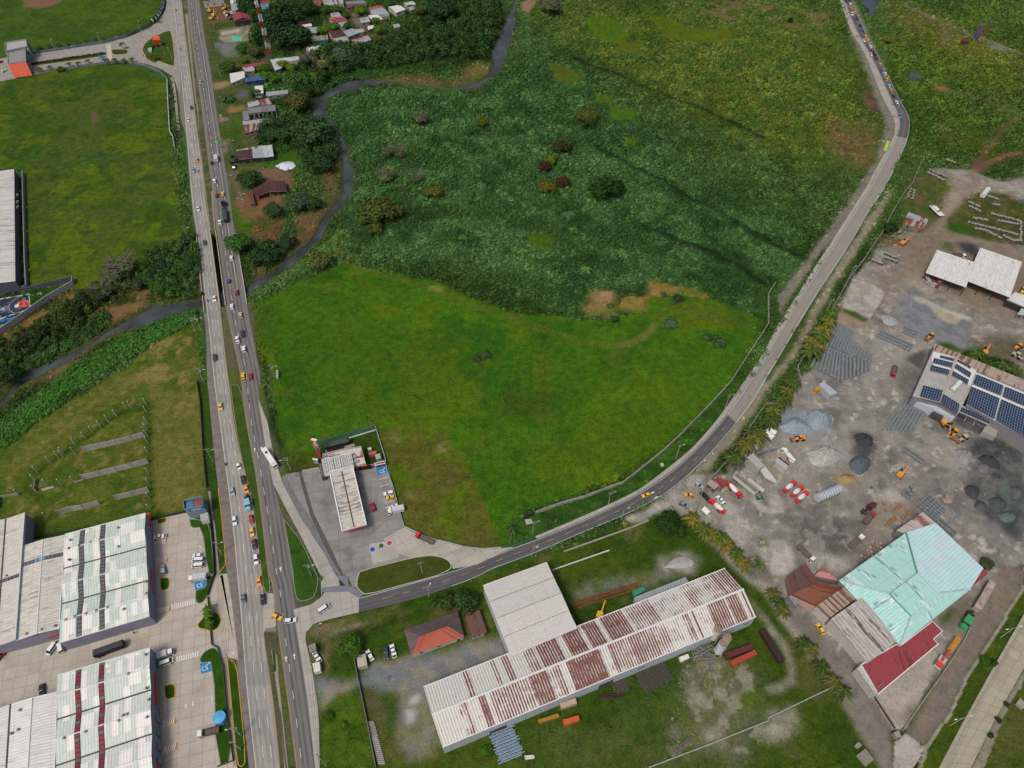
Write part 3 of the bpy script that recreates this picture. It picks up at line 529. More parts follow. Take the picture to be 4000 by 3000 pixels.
# the gap between the bridges, and clear ground under everything paved
q=W('e 1822,372 1866,352 1950,985 1904,990');sl=region(q);m=inside(q,GX[sl],GY[sl]).astype(np.float32);GZ[sl]-=4*m;COL[sl]*=(1-.75*m)[...,None]  # gap floor colour is darkened too, painting in the shade between the decks
for q in ('a 1440,-100 1720,-100 1990,1659 f 60,1659 n 600,200 900,180 900,340 560,500 560,1800 -600,1800 m -200,1800 -200,-100 i 0,1100 300,1100 1300,1100 1700,900 1790,0 a 1600,1400 1500,700 900,600 -200,760 -200,480 900,360 1400,200','j 560,1500 1000,1500 1000,1659 n 1000,250 560,300','j 220,500 1050,380 1300,1240 2212,1380 2212,1480 1690,1640 500,1659 200,900','Z 905,1330 1900,1230 1640,1330 960,1620',Z_TH,'Z 775,1240 1000,1190 1110,1176 1170,1150 1250,1150 1100,1225 900,1290 790,1310'):
    P=W(q);sl=region(P);TH[sl]*=1-inside(P,GX[sl],GY[sl])
# gentle unevenness where nothing is built
GZ-=(TH*(vnoise(GX,GY,24,6,3))*1.6).astype(np.float32)
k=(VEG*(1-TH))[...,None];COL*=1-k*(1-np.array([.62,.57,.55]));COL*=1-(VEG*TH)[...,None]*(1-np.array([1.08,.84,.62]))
sl=region(W(MF));m=boxblur(inside(W(MF),GX[sl],GY[sl]).astype(np.float32),2)[...,None]*k[sl];COL[sl]*=1+m*np.array([-.1,.06,-.35]);COL*=1-.35*TH[...,None];COL*=(.86+.28*n5[...,None]);COL=np.clip(COL,.004,.8)  # ground under scrub painted darker, so gaps between clumps read as shaded
def build_ground():
    ny,nx=GSH;v=np.stack([GX,GY,GZ],-1).reshape(-1,3);i=np.arange(ny*nx,dtype=np.int32).reshape(ny,nx)
    q=np.stack([i[:-1,:-1],i[:-1,1:],i[1:,1:],i[1:,:-1]],-1).reshape(-1);me=bpy.data.meshes.new('ground');fill_mesh(me,v,q,np.full(len(q)//4,4))
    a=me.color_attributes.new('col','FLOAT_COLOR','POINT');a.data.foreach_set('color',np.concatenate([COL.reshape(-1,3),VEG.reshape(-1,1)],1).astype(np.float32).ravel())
    me.polygons.foreach_set('use_smooth',np.ones(len(q)//4,bool))
    t=NT('ground',.95,.1);at=t.n.new('ShaderNodeAttribute');at.attribute_name='col';p=t.pos()
    f1=t.noise(p,1.1,6,.75);f2=t.noise(p,.28,4,.65);f3=t.noise(t.scalev(p,(.5,.5,.5)),1,2)
    g=t.math('ADD',t.math('MULTIPLY',f1,.62),t.math('MULTIPLY',f2,.38))
    lo=t.mix(at.outputs['Alpha'],(.68,.68,.68),(.42,.46,.40));hi=t.mix(at.outputs['Alpha'],(1.25,1.25,1.23),(1.75,1.6,1.5))
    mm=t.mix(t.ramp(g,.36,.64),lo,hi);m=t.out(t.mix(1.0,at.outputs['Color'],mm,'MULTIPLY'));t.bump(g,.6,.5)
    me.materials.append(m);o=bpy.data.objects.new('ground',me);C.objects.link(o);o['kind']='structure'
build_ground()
def gz(x,y):
    i=min(max(np.searchsorted(xs,x),0),len(xs)-1);j=min(max(np.searchsorted(ys,y),0),len(ys)-1);return float(GZ[j,i])
def waterm():
    if 'water' not in _M:
        t=NT('water',.2,.5);n=t.noise(t.scalev(t.pos(),(1.2,1.2,1.2)),.8,4);t.bump(n,.25,.12);n2=t.noise(t.pos(),.05,3);_M['water']=t.out(t.mix(t.ramp(n2,.4,.65),'2e322f','464b4a'))  # paler patches put reflected sky into the water colour
    return _M['water']
def polysheet(name,P,z,m):
    b=MB();a=sum(P[i][0]*P[(i+1) % len(P)][1]-P[(i+1) % len(P)][0]*P[i][1] for i in range(len(P)))
    b.face([(p[0],p[1],z) for p in (P if a>0 else P[::-1])],m);return struct(b.obj(name))
def grown(P,d):
    out=[]
    for i in range(len(P)):
        a=Vector(P[i-1]);b=Vector(P[(i+1) % len(P)]);t=(b-a).normalized();n=Vector((-t.y,t.x));out.append(tuple(Vector(P[i])+n*d))
    return out
# the water surface runs under the banks
bw=MB();sl=region(RV,10);sub=(slice(sl[0].start,sl[0].stop,2),slice(sl[1].start,sl[1].stop,2))
mk=boxblur(boxblur(inside(RV,GX[sl],GY[sl]).astype(np.float32),4),3)[::2,::2]>.02;X2=GX[sub];Y2=GY[sub]
jj,ii=np.nonzero(mk[:-1,:-1]);nv=X2.size;idx=np.arange(nv,dtype=np.int32).reshape(X2.shape)
q=np.stack([idx[jj,ii],idx[jj,ii+1],idx[jj+1,ii+1],idx[jj+1,ii]],-1);u,inv=np.unique(q.ravel(),return_inverse=True)
me=bpy.data.meshes.new('river_water');fill_mesh(me,np.stack([X2.ravel()[u],Y2.ravel()[u],np.full(len(u),WZ)],-1),inv,np.full(len(jj),4));me.materials.append(waterm())
o=bpy.data.objects.new('river_water',me);C.objects.link(o);struct(o)
for i,qd in enumerate(PONDS):polysheet('pond_water',W(qd,WZ+.9),WZ+.75,waterm())
# ------------------------------------------------------------ thicket, reeds and hedges as masses of leaves
def leaf_template(kind,n,seed):
    """n leaf faces filling a unit mound; returns (n,4,3) and a tone for each face"""
    r=np.random.RandomState(seed);out=[];tn=[]
    for k in range(n):
        if kind=='mound':
            a=r.rand()*6.283;e=math.asin(min(1,r.rand()**.8*1.0));rad=.75+.3*r.rand();p=np.array([math.cos(a)*math.cos(e)*rad,math.sin(a)*math.cos(e)*rad,math.sin(e)*rad*.95])
            nrm=p*np.array([1,1,1.2])+(r.rand(3)-.5)*.6;s=.2+.15*r.rand()
        elif kind=='reed':
            a=r.rand()*6.283;d=r.rand()**.5;p=np.array([math.cos(a)*d,math.sin(a)*d,.35+.75*r.rand()]);nrm=np.array([math.cos(a),math.sin(a),.5])+(r.rand(3)-.5)*1.6;s=.22
        elif kind=='ball':
            v=r.randn(3);v /= np.linalg.norm(v);v[2]=abs(v[2])*1.0-.35*(r.rand()<.35);rad=.7+.35*r.rand();p=v*rad;nrm=v+(r.rand(3)-.5)*1.2;s=.16+.12*r.rand()
        nrm /= np.linalg.norm(nrm);t=np.cross(nrm,r.randn(3));t /= np.linalg.norm(t);b=np.cross(nrm,t);l=s*(1.6 if kind != 'reed' else 3.2)
        if kind=='reed':t=np.array([(r.rand()-.5)*.8,(r.rand()-.5)*.8,1.]);t /= np.linalg.norm(t);b=np.cross(t,r.randn(3));b /= np.linalg.norm(b);s*=1.1;l=.6
        bend=nrm*s*.25
        out.append([p-t*l*.5-b*s*.35-bend,p-t*l*.1+b*s*-.5,p+t*l*.5+b*s*.1-bend,p+b*s*.5]);tn.append(.82+.36*r.rand())
    return np.array(out,np.float32),np.array(tn,np.float32)
TM=[leaf_template('mound',42,s) for s in range(5)];TR=[leaf_template('reed',30,20+s) for s in range(3)];TB=[leaf_template('ball',150,40+s) for s in range(4)]
def leaf_mesh(name,tmpl,pos,scl,rot,tint,m,zs=None):
    """pos (N,3) scl (N,) rot (N,) tint (N,3); each gets one of the templates"""
    VV=[];CC=[];N=len(pos);pick=np.arange(N) % len(tmpl);zs=np.ones(N) if zs is None else zs
    for ti,(T,tone) in enumerate(tmpl):
        s=pick==ti
        if not s.any():continue
        c,n=np.cos(rot[s]),np.sin(rot[s]);P=T[None]*scl[s][:,None,None,None];P=P.astype(np.float32)
        x=P[...,0]*c[:,None,None]-P[...,1]*n[:,None,None];y=P[...,0]*n[:,None,None]+P[...,1]*c[:,None,None]
        v=np.stack([x,y,P[...,2]*zs[s][:,None,None]],-1)+pos[s][:,None,None,:];VV.append(v.reshape(-1,3))
        col=tint[s][:,None,:]*tone[None,:,None];CC.append(np.repeat(col.reshape(-1,3),4,0))
    v=np.concatenate(VV).astype(np.float32);c=np.concatenate(CC);me=bpy.data.meshes.new(name)
    nf=len(v)//4;fill_mesh(me,v,np.arange(len(v),dtype=np.int32),np.full(nf,4,np.int32))
    a=me.color_attributes.new('tint','FLOAT_COLOR','POINT');a.data.foreach_set('color',np.c_[c,np.ones(len(c))].astype(np.float32).ravel())
    me.materials.append(m);o=bpy.data.objects.new(name,me);C.objects.link(o);o.color=(1,1,1,1);return o
def project(x,y,z=0):
    dz=z-HC;yc=y*_c+dz*_s;zc=-(-y*_s+dz*_c)
    return 2000+x/zc*FPX,1500-yc/zc*FPX
def jitter_grid(x0,x1,y0,y1,s,seed):
    r=np.random.RandomState(seed);X,Y=np.meshgrid(np.arange(x0,x1,s),np.arange(y0,y1,s));X=X+(r.rand(*X.shape)-.5)*s*.95;Y=Y+(r.rand(*Y.shape)-.5)*s*.95
    return X.ravel(),Y.ravel(),r
def sample(A,X,Y):return A[np.clip(np.searchsorted(ys,Y),0,len(ys)-1),np.clip(np.searchsorted(xs,X),0,len(xs)-1)]
G_D='24401c'
def thicket():
    for name,y0,y1,sp,sc in (('thicket',120,380,2.3,1.9),('thicket_far',380,780,3.0,2.35)):
        X,Y,r=jitter_grid(-540,540,y0,y1,sp,5);U,Vv=project(X,Y);th=sample(TH,X,Y)
        k=(U>-160) & (U<4160) & (Vv>-160) & (r.rand(len(X))<th*1.05) & (th>.04);X,Y,th=X[k],Y[k],th[k];N=len(X)
        big=vnoise(X,Y,16,77,2);mid=vnoise(X,Y,5,78,2);col=sample(COL,X,Y)
        s=sc*(.7+.5*big)*(.6+.65*r.rand(N))*(.6+.4*th);z=sample(GZ,X,Y)-.15
        tint=col*(2.2+1.0*(mid-.5)[:,None]*2)*(.78+.44*r.rand(N))[:,None]
        hue=r.rand(N)[:,None];tint=tint*(1+np.array([.25,.05,-.2])*(hue-.5))
        reed=(vnoise(X,Y,40,91,2)>.66) & (r.rand(N)<.6);tint=np.clip(tint,.004,.6)
        a=~reed;leaf_mesh(name+'_bushes',TM,np.c_[X,Y,z][a],s[a],r.rand(a.sum())*6.28,tint[a],leafm())['kind']='stuff'
        a=reed;leaf_mesh(name+'_tall_grass',TR,np.c_[X,Y,z][a],(s*1.15)[a],r.rand(a.sum())*6.28,tint[a],leafm())['kind']='stuff'
thicket()
TG=[leaf_template('mound',8,60+s) for s in range(3)]
def tufts(qs):
    """rank grass standing in the open fields"""
    for q,sp in qs:
        A=np.array(W(q));X,Y,r=jitter_grid(A[:,0].min(),A[:,0].max(),A[:,1].min(),A[:,1].max(),sp,11);k=inside(A,X,Y) & (sample(VEG,X,Y)>.7) & (vnoise(X,Y,7,92,2)>.42);X,Y=X[k],Y[k];N=len(X)
        s=(.3+.75*vnoise(X,Y,11,93,2))*(.6+.8*r.rand(N));leaf_mesh('field_grass',TG,np.c_[X,Y,sample(GZ,X,Y)-.05],s,r.rand(N)*6.28,np.clip(sample(COL,X,Y)*(.75+.9*r.rand(N))[:,None],.003,.4),leafm(),.7+.5*r.rand(N))['kind']='stuff'
tufts(((MF,1.8),('Z 0,172 62,165 200,150 320,158 362,190 368,300 380,440 400,510 330,560 160,612 62,610 55,365 0,365',2.4),('n 560,420 880,350 1500,210 1300,480 700,660 560,840',1.8),('o 250,1180 1500,760 2212,1000 2212,1659 0,1659',1.7),('p 0,300 300,650 640,1100 850,1500 900,1659 0,1659',1.7)))
def litter(name,q,n,tones,s0,seed):
    """bits too many to count: rubble, clods, weeds"""
    A=np.array(W(q));r=np.random.RandomState(seed);X=r.uniform(A[:,0].min(),A[:,0].max(),n);Y=r.uniform(A[:,1].min(),A[:,1].max(),n);k=inside(A,X,Y) & (vnoise(X,Y,14,seed,3)>.47);X,Y=X[k],Y[k];N=len(X)
    T=np.array([lin(c) for c in tones]);leaf_mesh(name,TG,np.c_[X,Y,np.full(N,-.05)],s0*(.4+r.rand(N)**3*1.6),r.rand(N)*6.28,T[r.randint(len(T),size=N)]*(.7+.6*r.rand(N,1)),leafm(),.5+.5*r.rand(N))['kind']='stuff'
litter('scattered_rubble',YD,9000,('a29d92','6f6a62','3f3d3b','8a7a66'),.42,3);litter('scattered_rubble','o 1480,740 2150,780 2212,1250 1300,1600',1800,('b5b2a8','8a867c'),.4,4);litter('yard_weeds',YD,2500,('3a5a1c','4a5c28'),.6,8);litter('verge_weeds','a 1980,0 2212,0 2212,1659 e 2212,300 f 60,900 n 560,300 540,200 f -20,1500 e 2150,900 2000,200 a 1990,1659',2500,('3f5f20','4f5c2c','7a705c'),.8,9);litter('verge_weeds','k 2100,0 h 0,1640 300,1280 900,280 d 1300,1300 1240,1240 h 1000,0 560,720 200,1290 k 2000,330 1700,650',5000,('46602c','5a5c38','8a8272'),.7,10)
def hedge_mass(name,line,width,h,col,sp=1.3,seed=1,kind='stuff',label=None,cat=None):
    """a continuous band of shrubs"""
    r=np.random.RandomState(seed);P,L=resample(smooth_line(W(line) if isinstance(line,str) else line),max(3,int(sum(math.dist(a,b) for a,b in zip(*(lambda q:(q[:-1],q[1:]))(W(line) if isinstance(line,str) else line)))/sp)))
    pts=[]
    for i in range(len(P)-1):
        d=P[i+1]-P[i];d /= max(np.linalg.norm(d),1e-6);n=np.array([-d[1],d[0]])
        for k in range(max(1,int(width/sp))):o=(r.rand()-.5)*width;pts.append((*(P[i]+n*o+d*r.rand()*sp),abs(o)/width*2))
    p=np.array(pts);s=h*(.55+.35*r.rand(len(p)))*(1-.35*p[:,2]);z=np.array([gz(x,y) for x,y in p[:,:2]])+h*.25*(1-p[:,2])
    tint=np.array(lin(col))[None]*(.7+.6*r.rand(len(p),1))*(1+np.array([.2,0,-.2])*(r.rand(len(p),1)-.5))
    o=leaf_mesh(name,TM,np.c_[p[:,:2],z],s,r.rand(len(p))*6.28,tint,leafm());
    if kind:o['kind']=kind
    return tag(o,label,cat)
hedge_mass('riverside_shrubs','i -120,520 0,470 150,330 330,200 560,40 e 640,1600 800,1500 900,1430 1100,1330 1250,1240 1420,1160 1560,1090 1680,1050',15,3.4,'3c6a26',1.15,2)
hedge_mass('riverbank_reeds','f 40,880 250,730 420,620 560,520 700,440 760,330',9,2.6,'56753a',1.3,3)
hedge_mass('riverbank_reeds','e 0,1480 200,1480 420,1380 640,1260 820,1130 900,1060',13,3.0,'335524',1.3,4)
hedge_mass('riverbank_reeds','b 560,830 700,690 900,640 1150,610 1300,600',10,3.2,'2c4f22',1.4,5)
hedge_mass('vegetated_islet','e 1160,1110 1260,1060 1400,1045',4,1.2,'3a5f1c',1.0,6)
def woodland(qs):
    """far-off canopy that reads as one mass"""
    for q,c in qs:
        P=W(q);A=np.array(P);X,Y,r=jitter_grid(A[:,0].min(),A[:,0].max(),A[:,1].min(),A[:,1].max(),3.6 if q[0]=='e' else 5.2,len(q));k=inside(P,X,Y) & (r.rand(len(X))<.85);X,Y=X[k],Y[k];N=len(X);k0=.62 if q[0]=='e' else 1;s=k0*(2.6+2.6*r.rand(N))
        tint=np.array(lin(c))[None]*(.6+.8*r.rand(N,1))*(1+np.array([.3,.05,-.1])*(r.rand(N,1)-.4));leaf_mesh('woodland_canopy',TB,np.c_[X,Y,s*.5],s,r.rand(N)*6.28,tint,leafm(),.9+.5*r.rand(N))['kind']='stuff'
woodland((('b 830,430 1080,420 1230,330 1300,250 1640,250 1560,60 1700,20 2050,10 2140,130 2090,260 2010,420 1980,500 1400,540 1150,600 900,600 700,650','2c4a1e'),('b 640,400 830,400 760,600 600,680 540,800 420,960 320,820 290,700 420,600 450,470','2f4a20'),('b 60,1080 430,1040 650,1120 690,1270 740,1330 660,1480 450,1500 380,1290 200,1200 60,1230','2f4c22'),('e 1230,560 1500,440 1690,380 1740,900 1420,930 1330,860 1180,760','3a5c2a'),('e 600,900 760,820 1130,690 1180,830 900,990 700,1010','444e2e'),('e -60,1290 300,1160 640,920 870,1040 800,1150 480,1330 200,1480 -60,1560','34501f'),('f -20,520 240,400 350,420 180,590 -20,680','27461f'),('a 2000,0 2212,0 2212,200 2120,200',G_D),('G 1030,250 1290,260 1380,900 1180,1000 1160,500','2f4a1f')))
# ------------------------------------------------------------ trees
def twig_mat():return flat('6b5f50',.9,.3,3)
def crown_mesh(seed,lobes=11,leaves=150,flat_=.75):
    r=np.random.RandomState(seed);pos=[];sc=[];tn=[]
    for k in range(lobes):
        a=r.rand()*6.283;d=r.rand()**.6*.62;zz=(.15+.5*r.rand())*flat_*(1-.55*d);pos.append((math.cos(a)*d,math.sin(a)*d,zz));sc.append(.34+.16*r.rand());tn.append(.72+.55*r.rand())
    pos.append((0,0,.45*flat_));sc.append(.5);tn.append(1.)
    T=[leaf_template('ball',leaves,seed*50+i) for i in range(3)]
    T=[(t*np.array([1,1,.85],np.float32),n) for t,n in T]
    o=leaf_mesh('crown',[(t*np.float32(1),n) for t,n in T],np.array(pos,float),np.array(sc),r.rand(len(pos))*6.28,np.array(tn)[:,None]*np.ones((1,3)),leafm('crown_leaf',.42,1.25));me=o.data;bpy.data.objects.remove(o);return me
CROWN=[crown_mesh(s,10+s*2,130) for s in range(5)]+[crown_mesh(9,18,120,.5)]
def trunk_mesh(seed,bare=False):
    r=random.Random(seed);b=MB();m=twig_mat();b.tube((0,0,-.1),(0,0,.5),.05,.035,m,7)
    for k in range(14 if bare else 5):
        a=k*2.4+r.random();e=(r.random()*.35+.35,);p1=(math.cos(a)*.3*e[0]*2,math.sin(a)*.3*e[0]*2,.5+.35*r.random());b.tube((0,0,.3+.2*r.random()),p1,.028,.014,m,5)
        if bare:
            for j in range(6):a2=a+(r.random()-.5)*1.8;p2=(p1[0]+math.cos(a2)*.3,p1[1]+math.sin(a2)*.3,p1[2]+.1+.25*r.random());b.tube(p1,p2,.012,.004,m,4,False)
    return b.data('trunk')
TRUNK=trunk_mesh(1);BARE=[trunk_mesh(2,True),trunk_mesh(5,True)];_tn=[0]
def tree(p,r,h,col,label,cat='tree',group=None,kind=None,name='broadleaf_tree'):
    """p ground point, r crown radius, h height"""
    if isinstance(p,str):p=W1(p)
    _tn[0]+=1;i=_tn[0];kind=i % 5 if kind is None else kind
    t=thing(name,label,cat,(p[0],p[1],gz(*p)),i*1.3,group)
    tk=bpy.data.objects.new('trunk',TRUNK);C.objects.link(tk);tk.parent=t;tk.scale=(h*.8,h*.8,h*.8)
    c=bpy.data.objects.new('crown',CROWN[kind]);C.objects.link(c);c.parent=t;c.location=(0,0,h*.36 if name != 'shrub' else h*.15);c.scale=(r*1.08,r*1.08,h*.72);c.color=(*lin(col),1)
    return t
def bare_tree(p,r,h,label,group=None):
    if isinstance(p,str):p=W1(p)
    t=thing('bare_tree',label,'tree',(p[0],p[1],gz(*p)),r,group);b=bpy.data.objects.new('branches',BARE[int(r*7) % 2]);C.objects.link(b);b.parent=t;b.scale=(r*1.2,r*1.2,h)
    c=bpy.data.objects.new('crown',CROWN[2]);C.objects.link(c);c.parent=t;c.location=(0,0,h*.4);c.scale=(r*.85,r*.85,h*.4);c.color=(*lin('5c6a4c'),1);return t
def frond_mesh(seed,n=16,droop=1.0):
    r=random.Random(seed);V_,F_,Cc=[],[],[]
    for k in range(n):
        a=k*2.399+r.random()*.4;L=.85+.3*r.random();up=.55-.75*(k/n);prev=None;tone=.7+.6*r.random()
        for s in range(6):
            t=s/5;d=L*t;z=up*d*1.0-droop*.75*d*d*(1 if up>0 else .6);wdt=.13*math.sin(math.pi*min(1,t*.9+.12))+.015;c=Vector((math.cos(a)*d,math.sin(a)*d,z));n_=Vector((-math.sin(a),math.cos(a),0))*wdt
            cur=[len(V_),len(V_)+1,len(V_)+2];V_+=[tuple(c-n_-Vector((0,0,wdt*.7))),tuple(c),tuple(c+n_-Vector((0,0,wdt*.7)))];Cc+=[tone]*3
            if prev:F_+=[(prev[0],cur[0],cur[1],prev[1]),(prev[1],cur[1],cur[2],prev[2])]
            prev=cur
    me=bpy.data.meshes.new('fronds');me.from_pydata(V_,[],F_);a=me.color_attributes.new('tint','FLOAT_COLOR','POINT');a.data.foreach_set('color',np.c_[np.repeat(np.array(Cc)[:,None],3,1),np.ones(len(Cc))].astype(np.float32).ravel());me.materials.append(leafm('crown_leaf',.42,1.25));return me
FROND=[frond_mesh(1),frond_mesh(2),frond_mesh(3,13)];_b=MB();_b.tube((0,0,-.03),(.03,0,1),.03,.018,twig_mat(),7);PTR=_b.data('trunk')
def palm(p,r,h,col,label,group=None,name='palm_tree',cat='palm'):
    if isinstance(p,str):p=W1(p)
    _tn[0]+=1;t=thing(name,label,cat,(p[0],p[1],gz(*p)),_tn[0]*1.7,group)
    for nm,me,loc,sc,c in (('trunk',PTR,(0,0,0),(h*.9,h*.9,h),'7b6f60'),('fronds',FROND[_tn[0] % 3],(.03*h,0,h),(r,r,r),col)):
        o=bpy.data.objects.new(nm,me);C.objects.link(o);o.parent=t;o.location=loc;o.scale=sc;o.color=(*lin(c),1)
    return t
# ------------------------------------------------------------ roads, paving, kerbs and painted markings
WHITE=flat('c9c9c4',.7,.2,.6);YEL=flat('b8862c',.7,.25,.6);PALE=flat('8f8a81',.9,.3,.25);KERB=flat('86827b',.9,.25,.4)
def wallth(name,line,h,th,m,z0=-.6,closed=False,label=None,cat=None,group=None,kind=None):
    P=W(line) if isinstance(line,str) else line;b=MB();b.wall(P,z0,h,th,m,closed);c=P[0]
    o=b.obj(name,None,False,(c[0],c[1],0));tag(o,label,cat,group,kind);return o
Al='a 1450,-90 1455,100 1480,270 1512,560 1545,850 1565,1050 1607,1150 1625,1400 1648,1659 e 1665,200 1703,390 1760,1030 1785,1250 1790,1659 i 1800,20 1830,400 1885,900 1950,1500 1960,1659 m 1970,100 2000,350 2030,640 2060,900 2110,1300 2165,1760'
All='a 1482,-90 1520,200 1545,500 1570,700 1590,900 1612,1160 1640,1500 1652,1659 e 1680,200 1730,500 1790,1030 1830,1400 1850,1659 i 1890,250 1945,700 1985,1000 2030,1400 2050,1659 m 2080,300 2130,1000 2220,1760'
Alr='a 1558,-90 1590,200 1640,600 1670,830 1700,1100 1735,1350 1770,1659 e 1785,150 1820,370 1900,985 1945,1400 1980,1659 i 2010,250 2070,600 2140,850 2190,1000 j 10,1230 45,1600 n 60,60 68,300 70,490 110,800 160,1150 220,1760'
Bl='a 1610,-90 1640,250 1700,650 1752,1000 1800,1400 1842,1659 e 1870,350 1950,980 1990,1200 2062,1500 2085,1659 i 2140,400 2212,750 j 30,1000 90,1500 110,1659 n 125,0 150,150 200,560 262,1000 360,1760'
Br='a 1710,-90 1755,250 1820,600 1860,900 1915,1250 1980,1659 e 2020,300 2065,530 2130,950 2165,1150 2212,1380 f 10,1450 40,1600 j 20,130 60,400 120,700 170,950 240,1160 290,1450 325,1659 n 340,220 355,430 400,760 450,1100 520,1760'
SHC=flat('716a64',.95,.3,.4)
ribbon('road_shoulder',W(Al),W(All),.05,SHC,120)
roadA,aL,aR=ribbon('left_carriageway',W(All),W(Alr),.07,roadm('928e87','65635f',(2.0,5.6,9.2,12.8),12,1,.75,.35,'6a6b6e'),150)
roadB,bL,bR=ribbon('right_carriageway',W(Bl),W(Br),.07,roadm('6c6965','3e3e40',(3.4,7.2),12,2,.95,.12,'5f6165'),150)
M_DK=roadm('545355','3c3c3e',(2.6,6.2),9,3,.7,.1)
for k,(i0,i1) in enumerate(((22,150),)):
    pass
for nm,(A_,B_),fr in (('lane_line',(aL,aR),(.36,)),('lane_line',(bL,bR),(.33,))):
    for f in fr:dashes(nm,lerp_line(A_,B_,f),.1,.16,3.5,6.5,WHITE)
dashes('lane_line',lerp_line(aL,aR,.70),.1,.16,3.5,6.5,WHITE)
dashes('edge_line',lerp_line(aL,aR,.02),.1,.16,1,0,WHITE);dashes('edge_line',lerp_line(aL,aR,.96),.1,.14,1,0,YEL)
dashes('edge_line',lerp_line(bL,bR,.045),.1,.14,1,0,YEL);dashes('edge_line',lerp_line(bL,bR,.66)[:95],.1,.14,1,0,WHITE)
# curved road on the east side
Cl='n 885,192 1240,92 1560,2 k -330,1560 0,1420 240,1335 620,1180 1000,1000 1200,885 1400,740 1560,595 1700,450 1860,265 1960,120 2040,0 h 0,1385 200,1040 400,720 560,480 700,250 860,0 d 950,1500 1060,1300 1112,1180 1138,1090 1130,1000 1080,900 1000,720 900,500 780,300 690,100 640,-80'
Cr='n 890,315 1300,215 1500,160 1900,20 k -180,1600 0,1540 280,1430 600,1290 940,1150 1130,1060 1330,950 1500,820 1700,620 1850,450 1980,290 2100,130 2170,0 h 0,1590 200,1250 400,920 560,680 740,400 880,150 990,0 d 1100,1450 1200,1230 1230,1100 1220,1000 1160,900 1060,700 960,500 870,330 760,100 705,-80'
cl,ll=resample(smooth_line(W(Cl)),240);cr,lr=resample(smooth_line(W(Cr)),240)
def nearest(L,q):q=W1(q);return int(np.argmin(np.hypot(L[:,0]-q[0],L[:,1]-q[1])))
j1,j2=nearest(cl,'k 1875,262'),nearest(cl,'d 1120,1185')
CPALE=roadm('85817a','64625e',(2.2,5.8),9,5,.5,.25,'757370')
for nm,i0,i1,m in (('curved_road',0,j1,M_DK),('curved_road_concrete',j1,j2,CPALE),('curved_road_far',j2,239,M_DK)):
    ribbon(nm,[tuple(p) for p in cl[i0:i1+1]],[tuple(p) for p in cr[i0:i1+1]],.07,m,max(20,i1-i0),0)
dashes('centre_line',lerp_line(cl[3:j1],cr[3:j1],.5),.1,.17,3.2,4.6,YEL);dashes('centre_line',lerp_line(cl[j1:],cr[j1:],.5),.1,.14,1,0,YEL)
dashes('edge_line',lerp_line(cl,cr,.04),.1,.14,1,0,WHITE);dashes('edge_line',lerp_line(cl[12:],cr[12:],.95),.1,.14,1,0,WHITE)
L2='k 200,1318 620,1142 1000,965 1130,893 1350,725 1530,580 1640,465 1780,300 1930,90 1990,0 h -20,1370 60,1180 200,975 330,765 500,500 620,320 740,130 820,0 d 850,1620 920,1480 1035,1280 1085,1190 1105,1080 1065,980 1000,870 930,700 870,540 790,380 740,320 690,200 640,60 600,-80'
L1='k 215,1338 620,1176 1000,996 1200,880 1400,735 1560,590 1700,445 1860,260 1960,115 2040,-5 h 0,1380 200,1035 400,715 560,475 700,245 860,-5 d 950,1495 1058,1297 1110,1177 1136,1090 1128,1000 1078,900 998,720 898,500 778,300 688,100 636,-80'
ribbon('pavement',W(L2),W(L1),.17,conc(base='98948b',stain='77726a',joint=3,seed=4),160,thick=.2)
wallth('road_barrier','h 20,1330 130,1150 240,960 340,800 480,570 600,380 720,190 830,10',.5,.5,flat('a19a8c',.9,.3,1),label='low pale concrete barrier along the left side of the curving road',cat='barrier')
# junction, slip road and the filling station forecourt
JM=conc(base='99958e',stain='817c74',joint=4,seed=2,stains=.35);LOT=conc(base='817f7c',stain='5c5a58',joint=5,seed=6,stains=.75)
sheet('slip_road',W('j 20,130 100,330 130,500 160,640 240,880 400,1180 600,1480 705,1659 n 725,85 575,100 565,180 j 560,1659 380,1300 250,1060 150,860 100,650 60,400'),.1,JM)
sheet('junction_paving',W('n 325,290 480,245 560,185 595,140 700,110 810,130 888,192 890,314 640,372 500,412 430,490 428,560 480,780 530,1100 545,1300 552,1760 522,1760 450,1100 400,760 345,420'),.115,JM)
sheet('junction_band',W('n 570,98 770,84 830,92 900,130 950,150 890,192 800,135 700,140 600,142 565,140'),.13,flat('6c6e74',.9,.2,.5));sheet('junction_band',W('n 700,0 790,0 800,70 820,84 770,84 745,50'),.128,flat('6c6e74',.9,.2,.5))
sheet('median_opening',W('n 48,150 152,150 175,432 118,460 65,490 62,300'),.115,JM);sheet('median_opening_edge',W('n 65,488 85,458 172,438 178,480 120,480'),.13,flat('716c62',.9,.3,.6))
sheet('forecourt',W('j 250,780 390,757 540,732 600,700 950,720 1030,700 1140,690 1200,1000 1280,1240 1210,1450 1340,1503 1100,1560 920,1620 885,1659 n 868,50 885,110 830,90 790,0 j 780,1659 705,1659 600,1480 400,1180 240,880'),.09,LOT)
sheet('forecourt_exit',W('j 1100,1340 1280,1240 1390,1300 1560,1350 1800,1412 1960,1430 2060,1425 2212,1410 k 20,1410 -100,1460 -300,1560 j 1700,1598 1690,1560 1650,1520 1560,1487 1340,1503 1215,1460'),.118,conc(base='a09b91',stain='827d74',joint=5,seed=8,stains=.5))
sheet('fuel_tank_slab',W('j 980,1380 1200,1350 1235,1500 1010,1560'),.13,conc(base='9a9892',stain='84807a',joint=9,seed=9));sheet('forecourt_strip',W('j 395,757 420,850 500,1120 640,1400 760,1659 735,1659 600,1420 470,1140 390,860 370,760'),.105,flat('4f4e4e',.9,.3,.5))
